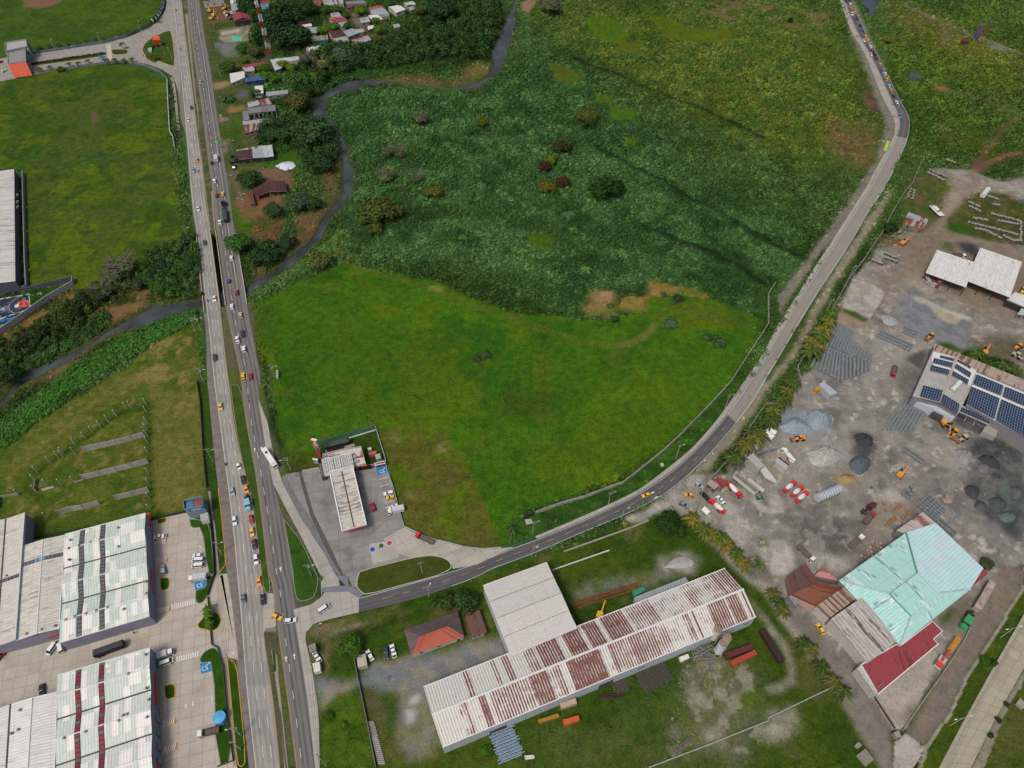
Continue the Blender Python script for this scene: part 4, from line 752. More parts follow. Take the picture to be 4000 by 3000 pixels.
sheet('apron_edge',W('j 240,880 400,1180 600,1480 720,1700 800,1700 640,1440 500,1200 340,960 250,780 225,800'),.1,flat('6b6a6b',.9,.3,.5))
for q,c in (('j 1007,1431','1f4f94'),('j 1083,1399','1f5a3c'),('j 1153,1375','a83444')):
    p=W1(q);b=MB();b.tube((*p,.1),(*p,.19),1.35,1.35,flat('b0aca4'),20);b.tube((*p,.19),(*p,.27),1.05,1.0,flat(c,.5),20)
    nm={'1f4f94':'blue','1f5a3c':'green','a83444':'red'}[c];tag(b.obj('manhole_cover',None,False,(*p,0)),f'round {nm} fuel tank lid in the forecourt paving','manhole cover')
def kerb_island(name,q,kerb='b8862c',col='355c14',z=.16,top=None,label=None):
    P=smooth_line(W(q)+[W(q)[0]],1)[:-1];b=MB();b.prism(P,0,z,KERB,top or grassm(col));o=struct(b.obj(name));
    if kerb:b=MB();b.wall(P,0,z+.03,.28,flat(kerb,.8,.25,1),True);struct(b.obj('kerb'))
    return o
def grassm(c):
    k=('grass',c)
    if k not in _M:
        t=NT('grass',.95,.1);p=t.pos();g=t.math('ADD',t.math('MULTIPLY',t.noise(p,1.6,6,.75),.6),t.math('MULTIPLY',t.noise(p,.2,3),.4));l=lin(c)
        _M[k]=t.out(t.mix(t.ramp(g,.36,.64),tuple(x*.4 for x in l),tuple(x*.95 for x in l)));t.bump(g,.6,.3)
    return _M[k]
kerb_island('kerbed_grass','j 895,1625 1000,1590 1200,1540 1340,1505 1480,1483 1560,1487 1640,1512 1680,1545 1690,1595 1600,1640 1560,1659 n 1240,85 950,165 900,130 870,95 875,30','a9a49a','46511c')
kerb_island('kerbed_grass','j 240,1165 250,1180 400,1370 500,1600 530,1659 n 535,60 515,150 480,200 360,225 330,100 325,0 j 300,1500','7b776d','37591a')
kerb_island('kerbed_grass','i 1992,10 2080,10 2140,400 2205,740 j 10,860 60,1220 90,1500 110,1659 n 125,120 100,148 78,140 60,60 j 45,1600 -30,1000 i 2100,700 2060,500 2015,200','7f7a70','435a1d')
kerb_island('planted_median','n 68,490 165,492 190,610 180,720 200,1100 280,1659 330,1760 220,1760 175,1250 130,830 85,650',None,'5c5a40',.1)
sheet('median_channel',W('n 130,640 160,830 205,1150 245,1659 260,1760 300,1760 280,1659 230,1200 195,860 185,690 150,640'),.12,conc(base='8b8374',stain='5c574c',joint=3,seed=5));sheet('median_channel_floor',W('n 140,640 165,640 175,820 158,835'),.14,grassm('3e5320'));sheet('median_channel_floor',W('n 205,1130 222,1200 250,1500 285,1760 268,1760 240,1550 212,1250'),.14,flat('4f4a40'))
for q in ('a 1600,120 1625,120 1665,550 1700,900 1690,900 1650,560','a 1700,900 1712,900 1720,1160 1760,1500 e 1822,330 1810,330 1780,60 a 1745,1500','e 1840,-20 1862,330 1850,330 1822,0'):sheet('median_gutter',W(q),.06,flat('7d776a',.9,.3,.6))
# the two bridges
BW=flat('a89f8f',.9,.3,.8);DK=flat('4a4742',.9,.3,.5)
for tg,L_,R_,who in (('left','e 1700,375 1730,700 1768,1050','e 1820,365 1862,680 1905,995','carrying the paler left carriageway'),('right','e 1866,345 1908,660 1952,985','e 2062,520 2098,740 2135,965','carrying the darker right carriageway')):
    l,r=W(L_),W(R_);t=thing('road_bridge',f'concrete river bridge {who} beside its twin','bridge',(*l[0],0));o0=l[0]
    b=MB();A_,_x=resample(l,12);B_,_x=resample(r,12)
    for i in range(11):
        for z,fl in ((.04,0),(-1.1,1)):b.face([(*A_[i],z),(*B_[i],z),(*B_[i+1],z),(*A_[i+1],z)],DK)
        b.face([(*A_[i],-1.1),(*A_[i+1],-1.1),(*A_[i+1],.04),(*A_[i],.04)],DK);b.face([(*B_[i],-1.1),(*B_[i+1],-1.1),(*B_[i+1],.04),(*B_[i],.04)],DK)
    b.obj('deck',t,False,(*o0,0))
    for ln in (l,r):b=MB();b.wall(ln,.04,1.0,.38,BW);b.obj('parapet',t,False,(*o0,0))
    for f in (.3,.7):
        b=MB();i=int(11*f);b.wall([tuple(A_[i]),tuple(B_[i])],-4.5,-1.1,.8,DK);b.obj('pier',t,False,(*o0,0))
# concrete road, bottom right
_,dL,dR=ribbon('side_road',W('p 2330,100 2212,330 1990,710 1830,1000 1640,1345 1445,1720'),W('p 2500,300 2212,795 1990,1185 1880,1400 1720,1720'),.07,conc(base='96907f',stain='7b7566',joint=3.8,seed=11,stains=.5),40)
# entrance road of the park, top left
EN=conc(base='8b8680',stain='716d66',joint=4,seed=12,stains=.4)
sheet('entrance_road',W('a -250,560 -100,520 270,470 480,440 900,375 1100,325 1300,240 1390,160 1430,80 1446,-60 1500,-60 1530,300 1560,700 1550,820 1520,730 1490,660 1400,600 1250,548 1100,530 900,540 600,590 260,650 -250,760'),.08,EN)
ribbon('footpath',W('a 1488,665 1515,740 1530,880 1540,1000 1560,1130'),W('a 1470,672 1495,760 1512,900 1520,1010 1528,1125'),.12,conc(base='8f897f',joint=2,seed=13),20)
sheet('crossing_slab',W('a 912,388 955,380 975,540 945,545'),.1,flat('a8a298',.9,.15,1))
kerb_island('kerbed_triangle','a 1232,430 1252,372 1335,318 1440,268 1484,270 1516,566 1478,570 1350,520 1250,480','b8862c','3f561c')
kerb_island('kerbed_median','a 966,430 1040,428 1098,430 1104,450 1098,468 968,476','b8862c','3a4f1c');kerb_island('kerbed_median','a 272,545 600,500 915,452 922,480 600,530 272,572','b8862c','3a4f1c')
# business park paving and its kerbed lawns, bottom left
PK=conc(base='a39c90',stain='857e72',joint=4.2,seed=14,stains=.55)
sheet('car_park',W('i 1310,1175 1640,1108 1740,1230 1765,1400 1800,1600 1850,1659 m 1850,0 1860,60 1820,170 1790,185 1840,160 1925,-10 i 1905,1659 1960,1640 m 1990,200 2020,560 2040,640 2050,720 1975,700 1990,1100 2060,1760 -90,1760 -90,-80 i 300,1350 1200,1200'),.06,PK)
for q,k in (('m 1780,0 1850,0 1832,80 1795,175 1740,240 1692,228 1690,130 1720,118 1788,97','7f7b73'),('m 1385,22 1440,12 1463,25 1465,90 1442,118 1390,128',None),('m 1422,950 1490,932 1512,950 1515,1045 1490,1055 1430,1068',None),('m 1708,420 1740,380 1800,345 1850,305 1900,340 1912,395 1875,460 1830,477 1780,460 1720,455',None),
    ('m 1728,720 1760,660 1830,620 1870,630 1900,680 1932,800 1962,1100 2012,1590 1872,1642 1848,735 1740,755','7f7b73'),('m 1965,715 2040,740 2080,1100 2126,1590 2092,1655 2050,1625 2005,1150',None),('i 1640,1170 1720,1172 1812,1200 1842,1500 1857,1659 1792,1620 1752,1235 1650,1247','7f7b73'),('i 1360,1172 1435,1152 1437,1190 1366,1215',None)):
    kerb_island('kerbed_lawn',q,k or 'b8862c','2f5210')
ribbon('footpath',W('i 1797,925 1822,1100 1852,1280 1862,1500 1868,1640'),W('i 1820,925 1838,1100 1868,1280 1882,1500 1905,1659'),.1,conc(base='8b8274',joint=2.5,seed=15),24)
ribbon('footpath',W('m 1932,700 1958,900 1985,1200 2015,1640'),W('m 1962,700 1988,900 2015,1200 2048,1640'),.09,conc(base='8b8274',joint=2.5,seed=16),24)
wallth('road_kerb','i 1885,905 1915,1150 1940,1400 1950,1560 1890,1640',.16,.3,YEL,kind='structure');
sheet('apron',W('i 1870,1640 1962,1640 m 2000,200 2052,640 2062,730 1960,700 1880,620 1790,400 1780,180 1840,60'),.056,PK)
def stripes(q,n,m,duty=.5,z=.1,skew=0.0):
    """n painted bars across the patch p0 p1 p2 p3, running from p0-p1 side to p3-p2 side"""
    p=[Vector(x) for x in W(q)];b=MB()
    for i in range(n):
        t0=i/n;t1=(i+duty)/n;f=lambda e,a,c:tuple(a+(c-a)*e)
        A0,A1=f(t0,p[0],p[1]),f(t1,p[0],p[1]);s0,s1=min(1,max(0,t0+skew)),min(1,max(0,t1+skew));B0,B1=f(s0,p[3],p[2]),f(s1,p[3],p[2])
        b.face([(*A0,z),(*A1,z),(*B1,z),(*B0,z)],m)
    o=b.obj('painted_bars');
    if o.data.polygons[0].normal.z<0:o.data.flip_normals()
    return struct(o)
TAN=flat('a5703c',.8,.2,1)
for q in ('m 1375,280 1475,252 1478,295 1380,322','m 1410,1250 1522,1215 1528,1270 1414,1310','m 1420,1480 1532,1438 1537,1495 1424,1535','i 1348,1345 1445,1325 1447,1365 1350,1388','i 1358,1515 1450,1490 1453,1530 1360,1555','m 1390,770 1500,740 1500,762 1395,792'):
    sheet('painted_patch',W(q),.085,TAN);stripes(q,6,WHITE,.5,.1,-.18)
for q,n in (('m 1480,248 1685,195 1690,235 1484,292',11),('m 1505,705 1722,648 1726,692 1510,750',11)):stripes(q,n,WHITE,.5)
def bay(q,icon,z=.1):
    sheet('painted_bay',W(q),z,flat('1f72a8',.7,.15,1));c=Vector(W1(icon));b=MB();m=WHITE
    def ln(pts,w=.26):
        for p,r in zip(pts[:-1],pts[1:]):
            p=c+Vector(p);r=c+Vector(r);d=(r-p).normalized();n=Vector((-d.y,d.x))*w/2;b.face([(*(p-n),z+.015),(*(r-n),z+.015),(*(r+n),z+.015),(*(p+n),z+.015)],m)
    ln([(-.5+.85*math.cos(a*.5),-.3+.85*math.sin(a*.5)) for a in range(4,13)]);ln([(.5,1.5),(0,.8),(-.3,.1),(.5,-.1),(.7,-.9)]);ln([(.5,1.5),(.75,1.75)],.5);struct(b.obj('wheelchair_symbol'))
bay('m 1730,755 1843,726 1848,818 1738,846','m 1782,790');bay('m 1680,55 1780,25 1788,95 1688,130','m 1735,75');bay('j 1038,725 1128,708 1140,768 1052,790','j 1098,752')
def arrow(q0,q1,s=1.0):
    a,c=Vector(W1(q0)),Vector(W1(q1));d=(c-a);L=d.length;d=d/L;n=Vector((-d.y,d.x));b=MB();z=.12
    for pts in (((0,-.18),(L*.62,-.18),(L*.62,.18),(0,.18)),((L*.58,-.62),(L,0),(L*.58,.62))):b.face([(*(a+d*p[0]*1+n*p[1]*s),z) for p in pts],WHITE)
    struct(b.obj('painted_arrow'))
for a_,b_ in (('m 1608,1148','m 1607,1104'),('m 1665,1084','m 1668,1126'),('n 262,742','n 258,692'),('n 333,720','n 329,670'),('j 213,1620','j 211,1580'),('i 2203,585','i 2200,552'),('k 1195,950','k 1230,932'),('k 1228,990','k 1262,972'),('j 52,585','j 46,540')):arrow(a_,b_)
# parking bay lines
def lines(pairs,wd=.13,m=None,z=.11):
    b=MB()
    for s in pairs:
        p,r=[Vector(x) for x in W(s)];d=(r-p).normalized();n=Vector((-d.y,d.x))*wd/2;b.face([(*(p-n),z),(*(r-n),z),(*(r+n),z),(*(p+n),z)],m or WHITE)
    return struct(b.obj('parking_lines'))
lines([f'j {1060+i*12:.0f},{830+i*62-4:.0f} {1140+i*13:.0f},{803+i*61:.0f}' for i in range(5)]+['j 1110,1030 1205,1000'],.2)
lines([f'm {1370+dx},{y0} {1371+dx},{y1}' for dx,y0,y1 in ((0,140,200),(2,205,265),(22,800,850),(24,858,945),(33,1090,1145),(36,1150,1200),(38,1205,1240),(52,1550,1600),(54,1610,1659))]+['i 1340,1230 1342,1290','m 1360,-60 1362,0'],.35,YEL)
lines([f'm {1838+i*6},{835+i*70} {1842+i*6},{880+i*70}' for i in range(10)],.3,YEL);lines([f'm {1720+i*8},{860+i*66} {1835+i*6},{830+i*66}' for i in range(10)],.1,flat('b3aca0'))
b=MB();CT=flat('1f2c52',.7,.2,.5)
sheet('sports_court',W('e -500,1130 -500,1010 252,878 268,1010 -100,1140'),.12,conc(base='b5b1ab',stain='9a9690',joint=30,seed=20,stains=.1));sheet('court_surface',W('e -500,1100 -500,1020 248,888 258,1008 -100,1125'),.135,CT);sheet('court_key',W('e 150,952 248,935 258,985 158,1006'),.15,flat('c8433d',.7,.1,1))
def ring(q,r,z=.165,a0=0,a1=6.283,m=WHITE,wd=.16):
    c=W1(q);b=MB();n=28
    for i in range(n):
        t0=a0+(a1-a0)*i/n;t1=a0+(a1-a0)*(i+1)/n;b.face([(c[0]+math.cos(t)*(r+e),c[1]+math.sin(t)*(r+e),z) for t,e in ((t0,wd/2),(t0,-wd/2),(t1,-wd/2),(t1,wd/2))],m)
    return struct(b.obj('court_line'))
ring('e 205,968',7.2,a0=1.2,a1=4.9);ring('e 158,982',1.9);ring('e 20,1015',2.6);lines(['e 72,955 74,1045','e 66,957 170,935','e 70,1045 172,1020','e 168,935 172,1020'],.14,YEL,.17)
p=W1('e 150,984');b=MB();b.tube((*p,.14),(*p,.16),1.2,1.2,flat('c9c9c4'),20);struct(b.obj('court_circle'));p=W1('e 20,1015');b=MB();b.tube((*p,.14),(*p,.16),1.6,1.6,flat('8f94a4'),20);struct(b.obj('court_circle'))
kerb_island('school_lawn','e 240,850 620,790 600,800 260,1020 255,880',None,'24500f',.1);kerb_island('school_lawn','e -500,1120 -20,1125 60,1110 130,1090 60,1140 -200,1300',None,'24500f',.1)
# ------------------------------------------------------------ buildings
RF={'silver':roofm('8f969c','6d4a3c',.12,seed=1),'white':roofm('cfcfcc','6a4a3d',.1,dirt='8a857c',dirta=.75,groove=.25,seed=2),'rusty':roofm('96908a','6b3a2e',.62,seed=3),'maroon':roofm('502e2e','3c2222',.5,'3d2a28',seed=4),
 'red':roofm('8c3a40','6a2c2e',.3,'6a3a3a',seed=5),'pink':roofm('b77a7c','8c4a48',.4,seed=6),'olive':roofm('87885c','5f5f45',.4,seed=7),'teal':roofm('3d7d86','2f6068',.3,seed=8),'grey':roofm('6f7376','55524f',.3,seed=9),
 'pale':roofm('a9b3b0','7f7a70',.25,seed=10),'patch':roofm('9aa0a3','6b3a2e',.45,seed=11,patch='74383a'),'tan':roofm('a08f80','6f4a3c',.4,seed=12),'rust':roofm('4c312e','5f3a30',.4,seed=13),'orange':roofm('a8523a','6f3428',.3,'7a4232',sheet=.5,seed=14),'blue':roofm('1f4f83','2c3f55',.3,seed=15)}
WL={'w':flat('aaa69e',.8,.2,1.5),'g':flat('77767a',.85,.2,1.5),'b':flat('7d6f63',.85,.25,1.5),'blue':flat('256a8c',.8,.25,1.5),'pinkw':flat('b08a80',.8,.2,1.5),'dk':flat('2f2e2e',.9,.2,1.5),'navy':flat('1c3a63',.7,.2,1.5)}
WIN_M=flat('22262a',.3,.2,1);DOOR_M=flat('4f4038',.7,.2,1)
def camside(a,b):# does the wall a->b (ccw footprint) look towards the viewer's side
    n=Vector((b[1]-a[1],-(b[0]-a[0])));m=(Vector(a)+Vector(b))/2;return n.normalized().dot((Vector((0,0))-m).normalized())
def house(q,h,rh,roof,wall,label,name='house',cat='house',kind='gable',win=2,over=.35,group=None,roof2=None,open_=False):
    """q: the four eave corners, the first two along the ridge; walls, windows and door under a pitched roof"""
    P=[Vector(p) for p in (W(q,h) if isinstance(q,str) else q)];P=P[:4];c=sum(P,Vector((0,0)))/4;t=thing(name,label,cat,(c.x,c.y,0),0,group);L=(c.x,c.y,0)
    rm=RF[roof] if isinstance(roof,str) else roof;rm2=(RF[roof2] if isinstance(roof2,str) else roof2) or rm;wm=WL[wall] if isinstance(wall,str) else wall
    I=[c+(p-c)*(1-over*1.2/max(1.5,(p-c).length)) for p in P];b=MB()
    m01,m12=(P[0]+P[3])/2,(P[1]+P[2])/2;z3=lambda v,z:(v.x,v.y,z);Ln=(P[1]-P[0]).length;sd=(P[3]-P[0]).length/2;sl_=math.hypot(sd,rh)
    ccw=(P[1]-P[0]).cross(P[3]-P[0])>0
    def f(pts,m,uv):b.face(pts if ccw else pts[::-1],m,uv if ccw else uv[::-1])
    if kind=='hip':
        d=min(sd,Ln*.4);ax=(m12-m01).normalized();m01=m01+ax*d;m12=m12-ax*d
        f([z3(P[3],h),z3(P[0],h),z3(m01,h+rh)],rm,[(0,sl_),(2*sd,sl_),(sd,0)]);f([z3(P[1],h),z3(P[2],h),z3(m12,h+rh)],rm,[(0,sl_),(2*sd,sl_),(sd,0)])
    if kind in ('gable','hip'):
        f([z3(P[0],h),z3(P[1],h),z3(m12,h+rh),z3(m01,h+rh)],rm,[(0,sl_),(Ln,sl_),(Ln,0),(0,0)]);f([z3(m01,h+rh),z3(m12,h+rh),z3(P[2],h),z3(P[3],h)],rm2,[(0,0),(Ln,0),(Ln,sl_),(0,sl_)])
    elif kind=='shed':f([z3(P[0],h+rh),z3(P[1],h+rh),z3(P[2],h),z3(P[3],h)],rm,[(0,0),(Ln,0),(Ln,2*sd),(0,2*sd)])
    else:f([z3(p,h) for p in P],rm,[(0,0),(Ln,0),(Ln,2*sd),(0,2*sd)])
    # eave edge and underside
    Q=P if ccw else P[::-1]
    b.face([z3(p,h-.14) for p in Q][::-1],WL['b'])
    for i in range(4):p,r=Q[i],Q[(i+1) % 4];b.face([z3(p,h-.14),z3(r,h-.14),z3(r,h-.003),z3(p,h-.003)],WL['w'])
    b.obj('roof',t,False,L)
    b=MB();J=I if ccw else I[::-1]
    if open_:
        for i in range(4):
            p,r=J[i],J[(i+1) % 4];n=max(1,int((r-p).length/6))
            for k in range(n):s=p+(r-p)*k/n;b.box((s.x,s.y,h/2-.1),(.25,.25,h-.2),wm)
        b.obj('posts',t,False,L)
    else:
        b.prism([tuple(p) for p in J],-.3,h-.15,wm)
        if kind in ('gable',) and rh>0:
            for e,s in ((m01,(P[0],P[3])),(m12,(P[1],P[2]))):
                k=(c-e).normalized()*over;pts=[z3(s[0]+k,h-.15),z3(s[1]+k,h-.15),z3(e+k,h+rh-.2)];b.face(pts,wm);b.face(pts[::-1],wm)
        wo=b.obj('walls',t,False,L)
        if win:
            done=0
            for i in sorted(range(4),key=lambda i:-camside(J[i],J[(i+1) % 4])*(J[(i+1) % 4]-J[i]).length)[:1 if win<3 else 2]:
                p,r=J[i],J[(i+1) % 4];d=(r-p).normalized();n=Vector((d.y,-d.x));ang=math.atan2(d.y,d.x);Lw=(r-p).length;k=max(1,min(win,int(Lw/2.6)))
                for j in range(k):
                    s=p+d*Lw*(j+.5)/(k+(.9 if not done else 0))+n*.03;b=MB();b.box((s.x,s.y,h*.55),(min(1.3,Lw/k*.5),.1,min(1.1,h*.32)),WIN_M,ang);b.obj('window',wo,False,L)
                if not done:s=p+d*Lw*.9+n*.03;b=MB();b.box((s.x,s.y,min(1.05,h*.42)),(1.0,.1,min(2.1,h*.8)),DOOR_M,ang);b.obj('door',wo,False,L);done=1
    return t
HS=[ # village and roadside houses
('F 855,455 1040,425 1105,520 925,555',3.4,.9,'maroon','w','house with a dark maroon roof and orange ridge line beside the two-tone silver roof','gable'),
('F 925,560 1110,520 1168,598 955,622',2.8,.5,'silver','w','pale silver lean-to roof joined below the dark maroon roof','shed'),
('F 1055,450 1205,408 1272,482 1145,532',3.2,.7,'silver','g','house with a wide silver sheet roof right of the dark maroon roof','gable'),
('F 1215,425 1370,418 1392,455 1265,480',3.0,.4,'patch','g','low patched silver and rust roof at the foot of the village lane','shed'),
('F 1190,578 1410,508 1475,575 1268,642',3.0,.8,'pink','g','house with one pink and one silver roof slope nearest the bushes','gable','silver'),
('F 860,262 1040,235 1130,290 925,315',3.4,.8,'pink','pinkw','pink walled house under a pink and red roof between two round trees','gable','red'),
('F 885,192 1000,172 1045,235 900,247',3.0,.6,'patch','b','small patched roof just above the pink walled house','gable'),('F 1000,330 1120,318 1130,372 1030,390',2.6,.3,'silver','w','small pale awning below the pink walled house','shed'),
('F 605,535 845,508 857,565 620,598',3.2,.4,'olive','blue','long blue walled house with a weathered olive roof','shed'),('F 575,395 700,388 692,470 620,475',3.0,.5,'silver','g','small grey block house with a silver roof behind the olive roof','gable'),
('F 415,310 595,275 612,335 422,362',3.0,.6,'maroon','b','house with a dark red-brown roof at the edge of the great dark trees','gable'),('F 470,345 605,325 627,375 490,390',2.8,.2,'white','w','small white flat roof in front of the dark red-brown roof','shed'),
('F 543,668 740,650 747,715 545,752',3.0,.3,'white','w','white roofed house with palms standing before it','shed'),('F 25,870 150,845 190,975 92,1018',3.2,.6,'pale','b','long pale blue-grey roof half hidden by yellow-green trees','shed'),
('F 150,845 445,812 452,858 165,905',3.2,.3,'pale','w','narrow pale roof wing reaching behind the yellow-green trees','shed'),('F 1300,262 1435,238 1462,310 1332,330',3.2,.7,'patch','g','house with a silver roof and one red sheet right of the village lane','gable'),
('F 1430,228 1580,218 1640,280 1465,275',3.0,.4,'white','b','low white roof behind the small round tree by the lane','shed'),('F 1452,145 1640,105 1738,208 1492,212',3.6,.9,'silver','w','large house with a pale blue-silver roof near the top of the lane','gable'),
('F 1435,112 1560,80 1642,102 1452,138',3.4,.7,'orange','b','house with a rust-orange roof touching the large blue-silver roof','gable'),('F 1715,100 1850,72 1975,132 1830,186',3.4,.8,'white','w','house with a white roof crossed by one red sheet','gable'),
('F 1935,42 2060,15 2120,62 1985,85',3.2,.7,'pale','w','pale green roofed house at the top edge of the village','gable'),('F 1985,88 2062,62 2090,92 2010,114',3.0,.4,'maroon','b','small maroon roof tucked under the pale green roof','shed'),
('F 2010,112 2090,92 2122,126 2032,152',2.8,.4,'silver','g','small silver roof at the end of the row below the maroon one','shed'),('F 1090,20 1330,2 1412,40 1132,60',3.4,.8,'grey','b','long grey roofed house across the top of the village','gable'),
('F 1115,58 1200,42 1218,92 1132,112',3.0,.4,'rust','b','short brown rusty roof under the long grey roof','shed'),('F 640,-5 750,-8 757,42 662,20',3.2,.6,'red','b','red roofed house cut by the top edge beside dark trees','gable'),
('F 755,-10 1060,-20 1082,50 832,78',3.4,.8,'patch','w','large white roof with rusty sheets at the top of the village','gable'),('F 1420,380 1510,366 1516,400 1432,432',2.6,.3,'white','b','tiny white roofed shed left of the round lime tree','shed'),
('F 1785,358 1878,345 1896,385 1802,402',2.6,.4,'silver','b','lone silver roofed shed in the bushes by the blue cabin','shed'),('F 440,790 510,780 516,830 456,852',2.8,.4,'red','b','small bright red roof under the big trees beside the lamp','shed'),
('b 1655,190 1735,180 1742,216 1668,236',2.6,.4,'patch','b','isolated shack with a patched white and rust roof in the dark woods','gable'),('b 85,798 276,778 279,806 90,830',2.8,.3,'silver','g','long narrow silver roof above the dark courtyard trees','shed'),
('J 682,118 786,112 790,200 686,212',3.2,.3,'white','w','small square bright white roof beside two dark palms','shed'),('G 65,25 515,-28 525,10 76,66',4.0,.5,'grey','w','long white prefabricated cabin with a dark roof at the digger yard','gable'),
('G 655,15 825,-10 832,60 668,82',3.4,.4,'white','w','white roof at the top of the digger yard buildings','shed'),('G 668,82 828,60 835,205 695,248',4.0,.3,'silver','g','long pale grey roof running down the side of the digger yard','shed'),
('G 638,240 760,225 790,280 660,300',3.0,.2,'silver','g','small grey roof between the pale roof and the red barn','shed'),('G 705,295 742,455 1122,412 1040,300',4.4,1.8,'red','dk','open red barn with a pale ridge beside the digger yard','gable'),
('G 1310,20 1500,5 1506,70 1320,96',4.0,.6,'red','b','red roof behind the lattice tower top','gable'),('G 1315,98 1500,70 1487,190 1345,208',3.6,.4,'teal','g','teal green roof beside the lattice tower','shed'),
('G 918,1420 1395,1342 1412,1400 930,1470',3.2,.4,'red','b','long narrow red roof among trees below the lattice tower','shed'),('G 930,1470 1190,1440 1196,1530 988,1542',3.0,.4,'patch','b','red and white patched roof joined to the long narrow red roof','shed'),
('a 1985,640 2110,618 2116,668 1996,720',3.4,.4,'white','w','white roofed roadside shop next to a blue box building','shed'),('a 2110,672 2300,645 2302,682 2116,705',3.0,.1,'blue','navy','long dark blue box building beside the white roofed shop','shed'),
('J 593,322 740,295 752,345 603,378',3.2,.4,'patch','b','ramshackle roof of pale green and rusty sheets above the concrete shell','shed'),('J 740,292 860,265 905,335 752,358',3.2,.4,'rusty','b','ramshackle red-rusted roof right of the pale green sheets','shed'),
('J 530,560 912,514 920,560 540,602',3.2,.5,'silver','g','long silver roof slope in front of the concrete shell','shed'),('J 540,604 760,572 730,650 550,700',2.8,.5,'rusty','b','rusted brown lean-to roof in front of the long silver slope','shed'),
('J 533,432 604,425 612,530 540,545',3.4,.3,'grey','g','narrow grey roofed wing at the road end of the concrete shell','shed'),
('K 450,118 778,60 782,90 468,130',3.6,.3,'patch','b','narrow patched pink and white roof strip along the truck workshop','shed'),('K 468,132 650,106 660,214 480,236',3.4,.5,'maroon','dk','dark maroon roof of the truck workshop with posts to the road','shed'),
('K 650,106 790,96 803,206 661,214',3.5,.5,'silver','dk','pale grey roof in the middle of the truck workshop','shed'),('K 778,72 896,56 920,190 805,206',3.6,.5,'pale','dk','light grey roof at the far end of the truck workshop','shed'),
('K 605,616 652,610 684,770 630,782',2.8,.2,'rust','b','narrow rust-brown annex roof beside the open timber shed','shed'),
('n 1282,465 1742,305 1800,520 1342,686',3.2,1.9,roofm('5d4f4d','463b3a',.4,'453b3a',sheet=.5,seed=30),'w','hipped house whose rear slope is grey-brown and front slope bright orange','hip','orange'),
('n 1800,335 1930,298 1997,486 1866,532',3.0,.6,'rust','w','small maroon-roofed outbuilding beside the orange hipped roof','shed'),
('h 2060,935 2132,868 2330,930 2300,1030',4.5,.5,'white','dk','white sheet roof at the right edge beside the twin white sheds','shed'),('h 2150,1060 2195,1000 2330,1020 2300,1080',3,.3,'pale','g','pale green lean-to at the right edge below the white sheds','shed'),
]
for r in HS:
    q,h,rh,rf,wl,lb,kd=r[:7];house(q,h,rh,rf,wl,lb,kind=kd,roof2=r[7] if len(r)>7 else None,win=1 if 'F'==q[0] else 2)
# the open timber shed, its roof folded at a shallow ridge
house('K 850,492 868,632 690,695 655,600',3.6,.0,'maroon','b','rust-red left half of the open timber shed with loose pale sheets','timber_shed','shed','flat',0,open_=True)
house('K 850,492 1060,500 1082,622 868,632',3.6,.0,'maroon','b','rust-red right half of the open timber shed by the brown yard','timber_shed','shed','flat',0,open_=True)
def loc_of(P):return (sum(p[0] for p in P)/len(P),sum(p[1] for p in P)/len(P),0)
def slab(q,z0,z1,m,name,label=None,cat=None,parent=None,top=None,par=None):
    """a prism building block; q gives its top outline"""
    P=W(q,z1) if isinstance(q,str) else q;b=MB();b.prism(P,z0,z1,m,top)
    if par:b.wall(P,z1,z1+par[0],par[1],par[2],True)
    L=loc_of(P) if parent is None else tuple(parent.location);o=b.obj(name,parent,False,L);return tag(o,label,cat)
# concrete shell with empty window holes
P=W('J 595,386 932,346 960,520 620,545',3.4);t=thing('concrete_shell','unfinished grey concrete building with a grassy floor and a row of empty windows','building',loc_of(P));L=loc_of(P)
b=MB();b.wall([P[0],P[1],P[2]],0,3.4,.3,WL['g']);b.wall([P[3],P[0]],0,3.4,.3,WL['g']);b.obj('walls',t,False,L)
b=MB();q=W('J 610,455 598,386 932,348 942,420',3.6);b.face([(*p,3.6) for p in q],RF['grey']);b.obj('roof',t,False,L)
for i in range(6):
    a,c=Vector(W1('J 622,515')),Vector(W1('J 950,470'));s=a+(c-a)*(i+.5)/6;d=(c-a).normalized();an=math.atan2(d.y,d.x)
    b=MB();b.box((s.x-d.x*1.2,s.y-d.y*1.2,1.5),(1.1,.3,3.0),WL['g'],an);b.box((s.x,s.y,2.7),(1.5,.25,.8),WL['g'],an);b.obj('window_bay',t,False,L)
# park gatehouse
t=thing('gatehouse','grey gatehouse with a bright orange sloping front spanning the park entrance road','gatehouse',(*W1('M 160,330'),0));L=tuple(t.location)
G_=flat('8a8d93',.7,.15,.4);OR=flat('b3431f',.6,.15,.5)
q=W('M 62,208 210,192 215,300 66,318',8.5);b=MB();b.prism(q,7.2,8.5,G_,roofm('8a8783','77736d',.3,seed=40));b.wall(q,8.5,9.1,.35,G_,True);b.obj('roof',t,False,L)
b=MB();a,c=q[3],q[2];b.face([(*a,8.4),(a[0]+3.5,a[1]-6,.8),(c[0]+3.5,c[1]-6,.8),(*c,8.4)],OR);b.face([(*c,8.38),(c[0]+3.5,c[1]-6,.78),(a[0]+3.5,a[1]-6,.78),(*a,8.38)],OR);b.obj('orange_front',t,False,L)
q=W('M 38,138 212,110 222,168 45,205',10.5);b=MB();b.prism(q,8.6,9.6,G_,flat('9a9894'));b.wall(q,9.6,10.5,.4,G_,True);b.obj('frame_roof',t,False,L)
for s in q:b=MB();b.box((s[0]*.98+q[0][0]*.01+q[2][0]*.01,s[1]*.98+q[0][1]*.01+q[2][1]*.01,4.2),(1.4,1.4,8.8),G_);b.obj('column',t,False,L)
